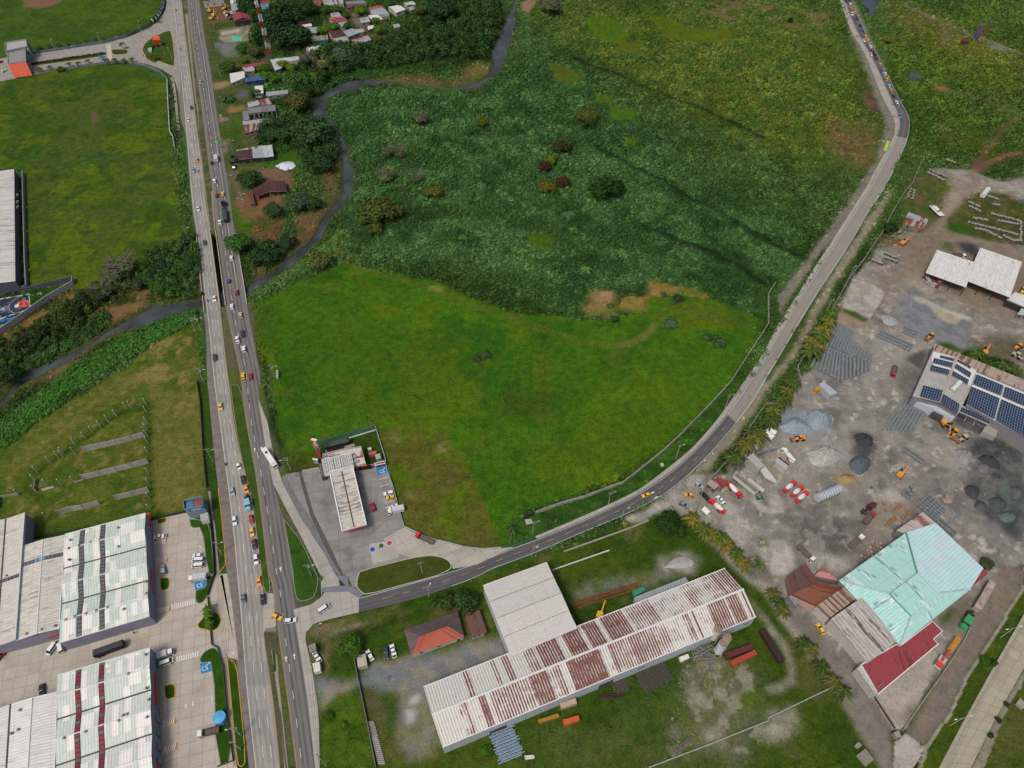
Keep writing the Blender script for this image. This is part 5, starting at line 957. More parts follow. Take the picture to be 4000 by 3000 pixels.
q=W('M 62,208 210,192 215,300 66,318',8.5);c0=Vector(loc_of(q)[:2])
for s in q:s=c0+(Vector(s)-c0)*.88;b=MB();b.box((s.x,s.y,3.6),(1.2,1.2,7.2),G_);b.obj('column',t,False,L)
# warehouse and school yard at the left edge
t=thing('long_warehouse','long streaky white ribbed roof with a dark side wall at the left edge','warehouse',(*W1('e 60,300'),0));L=tuple(t.location)
q=[Vector(p) for p in W('a 122,1460 e 132,770 -500,900 a -500,1600',6.5)];b=MB();m1,m2=(q[0]+q[3])/2,(q[1]+q[2])/2;sd=(q[0]-q[3]).length;Ln=(q[1]-q[0]).length
RW=roofm('cac7c0','6f6860',.25,'7a7469',.8,1.0,.25,seed=41)
b.face([(*q[0],6.5),(*m1,8.6),(*m2,8.6),(*q[1],6.5)],RW,[(0,0),(0,9),(Ln,9),(Ln,0)]);b.face([(*q[3],6.5),(*q[2],6.5),(*m2,8.6),(*m1,8.6)],RW,[(0,18),(Ln,18),(Ln,9),(0,9)]);b.obj('roof',t,False,L)
DB=flat('4a4f5a',.8,.15,.5);b=MB();b.prism([tuple(x) for x in q],-.2,6.4,DB);b.face([(*q[1],6.4),(*m2,8.5),(*q[2],6.4)],DB);b.obj('walls',t,False,L)
for s in ('e 150,32','e 152,90','e 152,134'):
    p=W1(s,4.5);b=MB();b.box((p[0]-.3,p[1],4.6),(.9,2.4,.9),WL['w']);b.obj('vent',t,False,L)
wallth('yard_wall','a 207,1500 e 220,300 228,600 240,828 205,850',2.6,.35,flat('8f9093'),label='grey wall running close along the dark side of the long warehouse',cat='wall')
wallth('yard_wall','e 205,868 420,818 638,765',3.2,.35,DB,label='dark blue-grey wall along the grass corner above the sports court',cat='wall')
wallth('yard_wall','e 642,765 640,805 430,925 200,1090 0,1230 -300,1480',3.2,.35,flat('98979a'),label='pale grey wall cutting diagonally below the sports court',cat='wall')
for i,s in enumerate(('e 143,1080','e 79,1099','e 15,1114')):
    p=W1(s,.6);t=thing('bench','blue picnic bench below the court, '+ordw(i)+' from the wall corner','bench',(*p,0),.35,'blue benches beside the sports court');BL=flat('2a6fb0',.6)
    for nm,c,s_ in (('table_top',(0,0,.75),(3.2,1.0,.1)),('seat',(0,1.0,.45),(3.2,.4,.08)),('seat',(0,-1.0,.45),(3.2,.4,.08)),('frame',(0,0,.35),(.3,2.0,.68))):b=MB();b.box(c,s_,BL);b.obj(nm,t)
for i,s in enumerate(('e 343,888','e 345,955','e 420,900','e 20,1165')):
    p=W1(s);b=MB()
    for k in range(5):b.box((p[0]+1.0*math.cos(k*.7),p[1]+1.0*math.sin(k*.7),.25),(.75,.4,.5),WL['w'],k*.7+1.57)
    tag(b.obj('curved_bench',None,False,(*p,0)),'small white curved bench on the school lawn, '+ordw(i)+' counted from the upper wall','bench','white curved benches on the lawn')
p=W1('e 10,1090');
for i,(s,tp) in enumerate((('e 20,1090','at the near sideline'),('e 255,975','at the far end'))):
    p=W1(s);t=thing('basketball_hoop',f'white basketball hoop post {tp} of the dark blue court','basketball hoop',(*p,0));b=MB();b.tube((0,0,0),(0,0,3.4),.14,.1,WHITE);b.tube((0,0,3.3),(-1.2,.4,3.5),.09,.07,WHITE);b.obj('post',t);b=MB();b.box((-1.3,.4,3.5),(.1,1.8,1.1),WHITE,-.3);b.obj('backboard',t)
# business-park warehouses
GRN=roofm('bec8bf','8a8a78',.1,'8d9788',.75,1.0,.18,seed=50,patch='d3d2cb');GR2=roofm('bfc6bf','8a8a78',.08,'97a092',.6,1.0,.18,seed=51,patch='d8d6d0');OLD=roofm('c6c2b9','8a8478',.2,'8e887c',.85,1.0,.3,seed=52);OL2=roofm('cfcfcb','8a8478',.12,'9f9b92',.6,1.0,.25,seed=53)
PUR=flat('7d7c8c',.8,.12,.3);GUT=flat('4a4640',.9,.2,.5);SKY_=flat('5c5f60',.4,.35,.7);LT=flat('c6c7c6',.7,.1,1)
def multiroof(name,label,Lp,Rp,h,rh,mat,strips=(),wall=PUR,flip=False):
    """parallel gables; Lp and Rp list eave, ridge, gutter, ridge ... along both ends"""
    A=[Vector(p) for p in W(Lp,h)];B=[Vector(p) for p in W(Rp,h)];n=len(A);P=[A[0],A[-1],B[-1],B[0]];L=loc_of(P);t=thing(name,label,'warehouse',L);zs=[h+rh*(i % 2) for i in range(n)]
    b=MB();v=0
    for i in range(n-1):
        dv=(A[i+1]-A[i]).length;u1=(B[i]-A[i]).length;pts=[(*A[i],zs[i]),(*A[i+1],zs[i+1]),(*B[i+1],zs[i+1]),(*B[i],zs[i])];uv=[(0,v),(0,v+dv),(u1,v+dv),(u1,v)]
        if (Vector(pts[1])-Vector(pts[0])).cross(Vector(pts[3])-Vector(pts[0])).z<0:pts=pts[::-1];uv=uv[::-1]
        b.face(pts,mat,uv);v+=dv
    b.obj('roof',t,False,L)
    b=MB()
    for i in range(n):
        if i % 2==1:b.tube((*A[i],zs[i]+.04),(*B[i],zs[i]+.04),.22,.22,LT,6)
        elif 0<i<n-1:b.box(((A[i].x+B[i].x)/2,(A[i].y+B[i].y)/2,zs[i]+.12),((B[i]-A[i]).length,.45,.2),GUT,math.atan2((B[i]-A[i]).y,(B[i]-A[i]).x))
    b.wall([tuple(A[0]),tuple(B[0])],h-.3,h+.25,.4,LT);b.wall([tuple(A[-1]),tuple(B[-1])],h-.3,h+.12,.3,LT);b.obj('gutters_and_ridges',t,False,L)
    b=MB();b.prism([tuple(p) for p in P],-.3,h-.1,wall)
    for E in (A,B):
        for i in range(1,n-1,2):
            pts=[(*E[i-1],h-.1),(*E[i],zs[i]-.06),(*E[i+1],h-.1)];b.face(pts,wall);b.face(pts[::-1],wall)
    b.obj('walls',t,False,L)
    for (f,wd,red) in strips:
        b=MB()
        for i in range(n-1):
            a=A[i]+(B[i]-A[i])*f;c=A[i+1]+(B[i+1]-A[i+1])*f;d=(B[i]-A[i]).normalized()*wd/2;K=5
            for k in range(K):
                s0,s1=k/K+.015,(k+1)/K-.03;p0,p1=a+(c-a)*s0,a+(c-a)*s1;z0=zs[i]+(zs[i+1]-zs[i])*s0+.1;z1=zs[i]+(zs[i+1]-zs[i])*s1+.1
                m=(flat('7d2a34',.5) if red and (i+k) % 4 else SKY_) if red is not None else SKY_
                if red=='blue':m=flat('4f8fb5',.5) if 3 <= k+i*K <= 5 else SKY_
                pts=[(*(p0-d),z0),(*(p1-d),z1),(*(p1+d),z1),(*(p0+d),z0)]
                if (Vector(pts[1])-Vector(pts[0])).cross(Vector(pts[3])-Vector(pts[0])).z<0:pts=pts[::-1]
                b.face(pts,m);
            pts=[(*(a-d*1.35),zs[i]+.05),(*(c-d*1.35),zs[i+1]+.05),(*(c+d*1.35),zs[i+1]+.05),(*(a+d*1.35),zs[i]+.05)]
            if (Vector(pts[1])-Vector(pts[0])).cross(Vector(pts[3])-Vector(pts[0])).z<0:pts=pts[::-1]
            b.face(pts,flat('3f3633',.9))
        b.obj('skylight_strip',t,False,L)
    return t,L,(A,B)
H1=7.4
w1,l1,_=multiroof('warehouse','large warehouse with three pale green gabled roofs beside the upper car park','i 565,1300 558,1441 553,1594 m 545,80 541,240 530,395 512,577','i 1258,1118 1257,1262 1262,1406 m 1276,-100 1280,40 1285,180 1291,347',H1,.9,GRN,((.215,1.4,False),(.47,1.4,False)))
w2,l2,_=multiroof('warehouse','lower warehouse with pale green gables and red panes in its skylight strips','m 497,860 496,1045 497,1240 487,1421 485,1640 482,1830 478,2050','m 1296,622 1300,800 1305,985 1310,1160 1312,1365 1318,1560 1325,1780',H1,.9,GR2,((.225,1.4,True),(.475,1.4,True)))
w3,l3,_=multiroof('warehouse','weathered grey-white warehouse at the left edge with a concrete end wall','i -300,1245 -130,1205 50,1165 222,1117','m -420,700 -200,660 -30,610 143,560',H1,.8,OLD,((.52,1.2,None),))
w4,l4,_=multiroof('warehouse','narrow weathered warehouse bay with one blue pane row between the two upper roofs','i 207,1394 380,1350 563,1301','m 145,560 328,508 510,457',H1,.8,OLD,((.22,1.2,'blue'),))
w5,l5,_=multiroof('warehouse','white ribbed warehouse at the lower left corner','m -340,1235 -130,1190 90,1108 290,1055 493,997','m -420,2000 -180,1960 40,1900 240,1850 468,1800',H1,.8,OL2)
def rvents(t,L,s,z,nm='roof_vent',m=None):
    for tok in s.split()[1:]:
        p=W1(s[0]+' '+tok,z);b=MB();b.tube((*p,z-.6),(*p,z+.35),.28,.28,WL['g'],8);b.tube((*p,z+.3),(*p,z+.75),.55,.3,m or flat('8d8378',.7),10);b.obj(nm,t,False,L)
rvents(w1,l1,'m 572,378 648,352 745,325 833,298 930,270 1070,288',H1+.8);rvents(w1,l1,'i 1020,1243 1023,1405 783,1370 864,1348 608,1350',H1+.7);rvents(w1,l1,'i 600,1520 600,1420 688,1395',H1+.7,m=flat('7a3038',.7));rvents(w1,l1,'m 1258,50 1265,152',H1+.5)
rvents(w2,l2,'m 557,1400 741,1345 1028,1250 1065,1205 1098,1195 1258,680 1112,845 1265,970 1285,1070 1270,1220',H1+.8);rvents(w5,l5,'m 172,1160 157,1330 97,1362',H1+.6);rvents(w3,l3,'m 60,-0',H1);rvents(w4,l4,'m 362,462 475,432 230,500',H1+.4)


for (t_,L_,segs) in ((w1,l1,('i 1285,1118 1287,1225','m 1296,-60 1303,150')),(w2,l2,('m 1332,850 1345,1115','m 1352,1620 1356,1700')),(w4,l4,('m 408,520 508,490',))):
    for s in segs:# orange door canopies on the side walls
        a,c=W(s,3.6);d=Vector(c)-Vector(a);an=math.atan2(d.y,d.x);b=MB();b.box(((a[0]+c[0])/2,(a[1]+c[1])/2,3.6),(d.length,1.5,.9),flat('b8451f',.6,.15,1),an);b.obj('orange_canopy',t_,False,L_)
for (t_,L_,s,n) in ((w1,l1,'m 1291,10 1340,400',3),(w2,l2,'m 1340,640 1395,1659',9)):
    a,c=[Vector(p) for p in W(s,2)];d=(c-a)/n;e=d.normalized();nn=Vector((-e.y,e.x))
    for i in range(n):
        p=a+d*(i+.5)+nn*.0;b=MB();b.box((p.x-.2,p.y,2.2),(d.length*.5,.5,3.2),flat('6f7f80',.5,.15,1),math.atan2(e.y,e.x));b.obj('roller_door',t_,False,L_)
for s in ('m 80,605 130,660 250,565','m 335,545 420,590 500,500'):
    p=W(s,2)
    a,c=Vector(p[0]),Vector(p[2]);b=MB();d=c-a;b.box(((a.x+c.x)/2,(a.y+c.y)/2,2.2),(d.length,.5,4.2),flat('3b3a3c',.9),math.atan2(d.y,d.x));b.obj('loading_bay',w3 if '80,605' in s else w4,False,l3 if '80,605' in s else l4)
# rooftop tank house with its sign
P=W('i 1580,1005 1745,967 1752,1048 1592,1078',8);t=thing('tank_house','tall blue-grey tank house with two rusty blue tanks inside its open top','tank house',loc_of(P));L=loc_of(P);BG=flat('707b8a',.7,.12,.6)
b=MB();b.wall(P,-.2,8,.3,BG,True);b.obj('walls',t,False,L);b=MB();c=Vector(L[:2]);b.prism([tuple(c+(Vector(p)-c)*.95) for p in P],4.4,4.6,flat('3b3f45'));b.obj('floor',t,False,L)
for f in (.28,.74):
    p=Vector(P[0]).lerp(Vector(P[1]),f).lerp(Vector(P[3]).lerp(Vector(P[2]),f),.5);b=MB();b.tube((p.x,p.y,4.6),(p.x,p.y,6.9),1.9,1.9,flat('3f6c92'),16);b.tube((p.x,p.y,6.9),(p.x,p.y,7.2),1.85,.6,flat('456f92' if f<.5 else '7d4a3c',.8,.5,1.2),16);b.obj('tank',t,False,L)
def text(s,size,m,loc,rot,name='sign_lettering',parent=None,ext=.03,sx=1):
    cu=bpy.data.curves.new(name,'FONT');cu.body=s;cu.size=size;cu.extrude=ext;cu.align_x='CENTER';cu.align_y='CENTER';cu.materials.append(m);cu.offset=.02*size
    c0=bpy.data.objects.new(name,cu);C.objects.link(c0);dg=bpy.context.evaluated_depsgraph_get();me=bpy.data.meshes.new_from_object(c0.evaluated_get(dg));bpy.data.objects.remove(c0)
    if not me.materials:me.materials.append(m)
    o=bpy.data.objects.new(name,me);C.objects.link(o);o.location=loc;o.rotation_euler=rot;o.scale=(sx,1,1)
    if parent:o.parent=parent;o.location=Vector(loc)-parent.location
    return o
a,c=Vector(P[3]),Vector(P[2]);d=(c-a).normalized();an=math.atan2(d.y,d.x);nn=Vector((d.y,-d.x));mid=a.lerp(c,.6)+nn*.25
b=MB();b.box((mid.x,mid.y,6.6),(6.0,.2,1.7),flat('2c5aa0',.5),an);b.obj('sign_board',t,False,L);text('Italcar',1.7,WHITE,(mid.x+nn.x*.14,mid.y+nn.y*.14,6.6),(R(90),0,an),parent=t)
P=W('i 1727,1125 1795,1107 1803,1168 1735,1182',3.2);slab(P,0,3.2,flat('bdb6b6'),'pump_cabin','small white cube cabin at the foot of the tank house','cabin',top=flat('9a9a9c'))
# filling station
t=thing('fuel_canopy','long white filling station canopy with a brown stained centre gutter','canopy',(*W1('j 800,990'),0));L=tuple(t.location)
P=[Vector(p) for p in W('j 638,760 835,712 952,1212 745,1270',5.6)];b=MB();CR=roofm('bcbab2','7a7468',.35,'8b8678',.9,.9,.22,seed=60);h=5.6;m0,m1=(P[0]+P[1])/2,(P[3]+P[2])/2;LL=(P[3]-P[0]).length
for A0,A1,s in ((P[0],P[3],1),(P[1],P[2],-1)):
    pts=[(*A0,h+.0),(*A1,h+.0),(*m1,h-.35),(*m0,h-.35)];uv=[(0,0),(LL,0),(LL,5),(0,5)]
    if s<0:pts=pts[::-1];uv=uv[::-1]
    if (Vector(pts[1])-Vector(pts[0])).cross(Vector(pts[3])-Vector(pts[0])).z<0:pts=pts[::-1];uv=uv[::-1]
    b.face(pts,CR,uv)
b.obj('canopy_deck',t,False,L);b=MB();b.wall([tuple(p) for p in P],h-.9,h+.35,.45,flat('d2d2d2',.5,.08,1),True);b.obj('fascia',t,False,L);b=MB();b.prism([tuple(p) for p in P],h-.85,h-.7,WL['w']);b.obj('soffit',t,False,L)
b=MB();b.wall([tuple(m0),tuple(m1)],h-.36,h-.22,.5,flat('5a4234',.9,.4,1));b.obj('gutter',t,False,L);b=MB();b.box(((P[2].x+P[3].x)/2,(P[2].y+P[3].y)/2-.35,h-.6),(9,.15,.5),flat('a8322e'),math.atan2((P[2]-P[3]).y,(P[2]-P[3]).x));b.obj('red_stripe',t,False,L)
for f in (.12,.37,.62,.88):
    for g in (.3,.7):
        p=(P[0].lerp(P[3],f)).lerp(P[1].lerp(P[2],f),g);b=MB();b.box((p.x,p.y,h/2-.4),(.5,.5,h-.9),WL['w']);b.obj('column',t,False,L)
for i,f in enumerate((.25,.5,.75)):
    p=(P[0].lerp(P[3],f)).lerp(P[1].lerp(P[2],f),.5);k=thing('fuel_pump','red fuel pump on its island under the canopy, '+ordw(i)+' from the shop','fuel pump',(p.x,p.y,0),.2,'pumps under the canopy');b=MB();b.box((0,0,.2),(6,1.2,.25),KERB);b.obj('island',k);b=MB();b.box((0,0,1.1),(1.2,.7,1.7),flat('a8322e',.5));b.obj('cabinet',k);b=MB();b.box((0,.36,1.4),(.7,.06,.5),WHITE);b.obj('display',k)
for i,s in enumerate(('j 822,1262','j 880,1268','j 895,1238','j 1062,1418')):
    p=W1(s);b=MB();b.tube((0,0,.12),(0,0,.8),.22,.04,flat('c8502a',.6),8);b.box((0,0,.13),(.5,.5,.06),flat('c8502a',.6));o=b.obj('traffic_cone');o.location=(*p,0);tag(o,'small orange traffic cone on the forecourt, '+ordw(i)+' of the scattered ones from the canopy','traffic cone','orange cones on the forecourt')
t=thing('station_shop','filling station shop with a cluttered cream roof behind the white canopy','shop',(*W1('B 800,800'),0));L=tuple(t.location);CREAM=flat('b9ada0',.8,.18,.8);GW=flat('8f9598',.7,.15,1)
P=W('B 340,690 750,590 1160,525 1262,895 1050,950 1010,870 380,1060',4.4);b=MB();b.prism(P,0,4.1,GW,CREAM);b.wall(P,4.1,4.8,.35,GW,True);b.obj('walls',t,False,L)
P=W('B 318,812 945,665 1015,975 385,1148',5.6);b=MB();b.prism(P,4.2,5.2,GW);b.obj('upper_walls',t,False,L)
b=MB();RB=roofm('b9b9b2','55514a',.3,'4c4a45',.9,.95,.75,seed=61);q=[Vector(p) for p in P]
for k in range(4):
    a0,a1=q[0].lerp(q[3],k/4),q[0].lerp(q[3],(k+.93)/4);b0,b1=q[1].lerp(q[2],k/4),q[1].lerp(q[2],(k+.93)/4);ul=(b0-a0).length;b.face([(*a1,5.45),(*b1,5.45),(*b0,5.75),(*a0,5.75)],RB,[(0,3),(ul,3),(ul,0),(0,0)])
b.wall(P,5.1,5.95,.3,flat('c4c6c8',.5,.1,1),True);b.prism(P,5.2,5.4,flat('2f2c2a'));b.obj('ribbed_roof',t,False,L)
for s,sz in (('B 1130,745',(3.0,.45)),('B 990,690',(.9,.9)),('B 1020,750',(1.1,1.6)),('B 1035,850',(3,1.3)),('B 500,715',(1.5,1.2)),('B 560,720',(1,1)),('B 655,710',(1.2,.7)),('B 400,730',(1,1)),('B 1160,680',(.7,3))):
    p=W1(s,4.5);b=MB();b.box((*p,4.6),(sz[0],sz[1],.9),flat('8b8f92' if '1130' not in s else '9a4a3c',.6,.3,2),.25);b.obj('roof_unit',t,False,L)
p=W1('B 1200,985',2);b=MB();b.box((*p,2.0),(8.2,.3,2.6),flat('17191c',.3),.2);b.obj('shop_window',t,False,L);p=W1('B 1040,965',4);b=MB();b.box((*p,4.2),(1.4,.5,1.6),flat('b52f33'),.2);b.obj('red_sign',t,False,L)
p=W1('B 1238,938',4);b=MB();b.box((*p,4.2),(2.4,.3,.7),flat('c8622a'),.2);b.obj('orange_sign',t,False,L)
slab('B 247,895 322,880 385,1150 305,1175',0,3.6,flat('4f4543'),'side_annex','narrow dark brown annex on the left flank of the filling station shop','annex',top=flat('5d524f',.9,.2,1))
house('B 338,478 875,325 905,400 370,540',3.6,.3,roofm('3a4a48','2b3534',.4,'2b3534',seed=62),'dk','long dark green-black store behind the filling station shop','storage_shed','shed','shed',0)
slab('B 1325,655 1488,612 1500,660 1335,705',.4,2.5,flat('b05560',.6,.25,2),'generator','faded red generator unit on the grass beside the station','generator');slab('B 1460,702 1562,662 1598,760 1492,800',0,2.4,flat('8d9a92',.6,.25,2),'utility_box','large pale grey-green tank box beside the red generator','tank');slab('B 1302,550 1380,530 1392,575 1315,595',0,1.2,flat('b5b7a8'),'utility_box','small white utility box on the station lawn','utility box')
slab('B 805,515 1010,455 1035,505 815,570',0,.5,flat('8e877c'),'plinth','low concrete plinth behind the filling station shop','plinth');slab('B 445,575 540,560 545,578 455,595',0,1.0,flat('b52a35'),'red_bin','flat red bin between the dark store and the shop','bin');slab('B 385,600 430,590 440,625 395,635',0,1.3,flat('6fa8a0'),'teal_bin','small teal bin at the corner of the dark store','bin')
t=thing('wash_bay','small car-wash bay with a red and white striped roof above the blue parking bay','wash bay',(*W1('B 1580,930'),0));L=tuple(t.location);P=W('B 1455,888 1672,835 1685,885 1470,930',3.4);b=MB();b.prism(P,2.7,3.4,flat('7d2630'),flat('7d2630'));b.wall(P,3.35,3.6,.35,flat('cfcfcf'),True);b.obj('roof',t,False,L)
P=W('B 1478,935 1695,875 1705,930 1490,995',1.5);b=MB();b.wall([P[0],P[1]],0,2.8,.2,flat('6d2531'));b.obj('back_wall',t,False,L)
for s in (P[0],P[1]):b=MB();b.box((*s,1.3),(.3,.3,2.8),WL['w']);b.obj('post',t,False,L)
t=thing('totem_sign','tall red price totem with a yellow emblem beside the filling station','sign',(*W1('B 290,752'),0),-.25);b=MB();b.box((0,0,5),(1.5,.6,10),flat('b8303a',.5));b.obj('mast',t);b=MB();b.box((0,-.05,9.8),(2.5,.8,7.4),flat('8c8d96',.5));b.obj('panel',t);b=MB();b.box((0,-.05,13.7),(2.6,.9,.5),WHITE);b.obj('cap',t)
b=MB();b.box((-1.0,-.06,11.6),(.5,.84,4),flat('b8303a',.5));b.obj('red_edge',t);b=MB();b.tube((0,-.46,12.3),(0,-.56,12.3),.95,.95,flat('c22f35',.5),16);b.obj('emblem_ring',t);b=MB();b.tube((.1,-.56,12.3),(.1,-.62,12.3),.62,.62,flat('e0b23c',.5),16);b.obj('emblem',t)
for k,z in enumerate((10.4,9.3,8.4)):b=MB();b.box((.1,-.5,z),(1.8,.1,.5),flat('a85a60' if k else 'b8b8bc',.5));b.obj('price_row',t)
b=MB();b.box((0,-.5,7.1),(1.9,.1,1.5),flat('202228'));b.obj('dark_panel',t);text('$',1.2,WHITE,(t.location.x-.2,t.location.y-.62,7.1),(R(90),0,0),parent=t)
t=thing('menu_sign','short red and grey board sign in front of the totem','sign',(*W1('B 205,885'),0),-.25);b=MB();b.box((0,0,1.6),(2.4,.6,3.0),flat('8a8c92'));b.obj('panel',t);b=MB();b.box((0,0,3.2),(2.5,.7,.5),WHITE);b.obj('cap',t);b=MB();b.box((-.8,-.02,2.2),(.7,.66,1.4),flat('b8303a'));b.obj('red_edge',t)
wallth('station_fence','B 300,465 880,290 1480,115',2.6,.08,flat('4f6f5c',.8),label='green mesh fence across the back of the filling station plot',cat='fence');wallth('station_kerb','B 905,345 1480,170',.5,.5,flat('aab0b0'),label='pale kerb inside the back fence of the filling station',cat='kerb')
wallth('station_wall','B 1480,115 1600,500 1690,790 1730,1060 1850,1380 1925,1659 j 1232,1075 1270,1195 1285,1240 1400,1295',1.3,.22,flat('98a3a6',.8),label='low pale wall down the right side of the filling station plot',cat='wall');wallth('station_wall','B 1330,960 1465,930',1.4,.25,flat('9aa3a0'),label='short pale wall joining the shop to the car-wash bay',cat='wall')
wallth('station_wall','j 1400,1298 1560,1352 1660,1375 1800,1412 1960,1430 2120,1417',.9,.22,flat('9aa0a4'),label='low pale rail wall curving along the top of the exit road',cat='wall');wallth('station_wall','j 400,757 545,728',.8,.3,flat('b0aaa0'),label='short pale kerb wall left of the filling station annex',cat='wall')
# long rusty shed
t=thing('long_rusty_shed','very long white shed with a heavily rust-striped two-slope roof','shed',(*W1('o 400,700'),0));L=tuple(t.location);HE,HR=8.6,11.2
N0,N1=[Vector(p) for p in W('n 1448,957 k 1842,1592',HE)];S0,S1=[Vector(p) for p in W('n 1612,1480 o 2110,350',HE)];R0,R1=[Vector(p) for p in W('n 1518,1197 o 2001,113',HR)]
def rustm():
    t=NT('rusted_sheet',.6,.3);at=t.n.new('ShaderNodeAttribute');at.attribute_name='rust';uv=t.uv();sx=t.node('SeparateXYZ',Vector=uv);u=sx.outputs[0]
    st=t.noise(t.scalev(uv,(2.6,.5,1)),1,5,.7);g=t.math('SINE',t.math('MULTIPLY',u,2*math.pi/1.02));g2=t.math('GREATER_THAN',g,-.1)
    k=t.math('ADD',at.outputs['Fac'],t.math('MULTIPLY',t.math('SUBTRACT',st,.5),1.5));k=t.math('ADD',k,t.math('MULTIPLY',g2,.3));k=t.math('ADD',k,t.math('MULTIPLY',t.math('SUBTRACT',t.noise(t.scalev(uv,(.12,.22,1)),1,3,.6),.5),1.1));k=t.math('SUBTRACT',k,t.math('MULTIPLY',t.math('LESS_THAN',g,-.75),.35));c=t.mix(t.ramp(k,.5,.75),'c2bfb8','6b4038')
    c=t.mix(t.math('MULTIPLY',t.ramp(st,.5,.8),.35),c,'8a8378');c=t.mix(t.math('MULTIPLY',t.math('GREATER_THAN',g,.8),.45),c,'4a423e');c=t.mix(t.math('MULTIPLY',t.math('LESS_THAN',t.math('FRACT',t.math('DIVIDE',sx.outputs[1],4.2)),.025),.4),c,'5a5550');t.bump(g,.5,.08);return t.out(c)
RM=rustm()
NP=[(0,.05),(.1,.05),(.115,.55),(.13,.05),(.2,.45),(.215,.1),(.235,.6),(.25,.1),(.29,.1),(.3,.5),(.315,.55),(.33,.15),(.34,.75),(.37,.7),(.39,.9),(.41,.15),(.43,.95),(.475,.95),(.48,.2),(.495,.95),(.53,.85),(.54,.15),(.55,.85),(.6,.8),(.625,.2),(.64,.45),(.7,.5),(.72,.25),(.76,.25),(.8,.1),(.83,.35),(.86,.25),(.9,.4),(.94,.75),(.95,.45),(.965,.7),(1,.55)]
SP=[(0,.05),(.07,.3),(.085,.55),(.1,.1),(.13,.95),(.15,.15),(.165,.55),(.22,.5),(.28,.35),(.29,.95),(.335,.95),(.34,.3),(.36,.5),(.38,.15),(.4,1),(.5,1),(.505,.3),(.53,.8),(.545,.45),(.6,.75),(.63,.6),(.68,.4),(.72,.25),(.76,.1),(.78,.45),(.79,.8),(.8,.15),(.81,.8),(.82,.1),(.86,.1),(.865,.8),(.91,.75),(.925,.15),(.93,.85),(.965,.8),(.97,.1),(.985,.75),(.992,.1),(1,.1)]
for prof,E0,E1,nm in ((NP,N0,N1,'north_roof'),(SP,S0,S1,'south_roof')):
    n=150;b=MB();rv=[];LL=(E1-E0).length;wv=12
    xp=[p[0] for p in prof];yp=[p[1] for p in prof]
    for i in range(n):
        f0,f1=i/n,(i+1)/n;pts=[(*E0.lerp(E1,f0),HE),(*E0.lerp(E1,f1),HE),(*R0.lerp(R1,f1),HR),(*R0.lerp(R1,f0),HR)];uv=[(LL*f0,wv),(LL*f1,wv),(LL*f1,0),(LL*f0,0)]
        k=int(np.searchsorted(xp,(f0+f1)/2))-1;v=yp[max(k,0)];rr=[v]*4
        if (Vector(pts[1])-Vector(pts[0])).cross(Vector(pts[3])-Vector(pts[0])).z<0:pts=pts[::-1];uv=uv[::-1]
        b.face(pts,RM,uv);rv+=rr
    o=b.obj(nm,t,False,L);a=o.data.attributes.new('rust','FLOAT','POINT');a.data.foreach_set('value',rv)
b=MB();b.tube((*R0,HR+.05),(*R1,HR+.05),.45,.45,LT,6);b.obj('ridge_cap',t,False,L)
SW_=roofm('b4bcc2','8a8f95',.1,'8f959b',.3,.9,.25,seed=63);b=MB();b.prism([tuple(N0),tuple(N1),tuple(S1),tuple(S0)],-.2,HE-.1,SW_)
for a0,r_,c0 in ((N0,R0,S0),(N1,R1,S1)):pts=[(*a0,HE-.1),(*r_,HR-.1),(*c0,HE-.1)];b.face(pts,SW_);b.face(pts[::-1],SW_)
b.obj('walls',t,False,L);b=MB();b.wall([tuple(S0),tuple(S1)],HE-.15,HE+.08,.35,LT);b.wall([tuple(N0),tuple(N1)],HE-.15,HE+.08,.35,LT);b.obj('eaves',t,False,L)
for f0,f1,z0,z1 in ((.135,.185,0,3.6),(.475,.52,0,4.2),(.6,.625,4,4.6),(.965,.985,4.4,4.8)):
    d=(S1-S0).normalized();nn=Vector((d.y,-d.x));a,c=S0.lerp(S1,f0)+nn*.05,S0.lerp(S1,f1)+nn*.05;b=MB();b.box(((a.x+c.x)/2,(a.y+c.y)/2,(z0+z1)/2),((c-a).length,.15,z1-z0),flat('4b4240',.9,.3,1) if z0==0 else WIN_M,math.atan2(d.y,d.x));b.obj('doorway' if z0==0 else 'window',t,False,L)
slab('o 1060,182 1500,8 1528,50 1085,228',0,4.5,SW_,'lean_to','low pale lean-to along the back wall of the rusty shed','shed',top=RF['silver'])
t=thing('white_warehouse','tall plain white warehouse with dotted roof seams behind the rusty shed','warehouse',(*W1('n 2150,400'),0));L=tuple(t.location);WR=roofm('b9b6b1','8d877d',.08,'a09b92',.5,1.1,.12,seed=64)
P=[Vector(p) for p in W('n 1966,82 k 298,1542 o 560,450 n 2205,690',9.6)];b=MB()
for k in range(4):
    a0,a1=P[0].lerp(P[3],k/4),P[0].lerp(P[3],(k+1)/4);b0,b1=P[1].lerp(P[2],k/4),P[1].lerp(P[2],(k+1)/4);z=(9.6,10.2,10.8,10.2,9.6);ul=(b0-a0).length;b.face([(*a1,z[k+1]),(*b1,z[k+1]),(*b0,z[k]),(*a0,z[k])],WR,[(k*9+9,0),(k*9+9,ul),(k*9,ul),(k*9,0)])
b.obj('roof',t,False,L);b=MB();b.prism([tuple(p) for p in P],-.2,9.5,SW_);b.obj('walls',t,False,L);b=MB();b.wall([tuple(p) for p in P],9.4,9.75,.3,LT,True)
for k in (1,2,3):
    a0,b0=P[0].lerp(P[3],k/4),P[1].lerp(P[2],k/4);z=(9.6,10.2,10.8,10.2)[k];
    for j in range(26):s=a0.lerp(b0,(j+.3)/26);b.box((s.x,s.y,z+.05),(.55,.3,.14),flat('7d7466',.9),math.atan2((b0-a0).y,(b0-a0).x))
b.obj('seams',t,False,L)
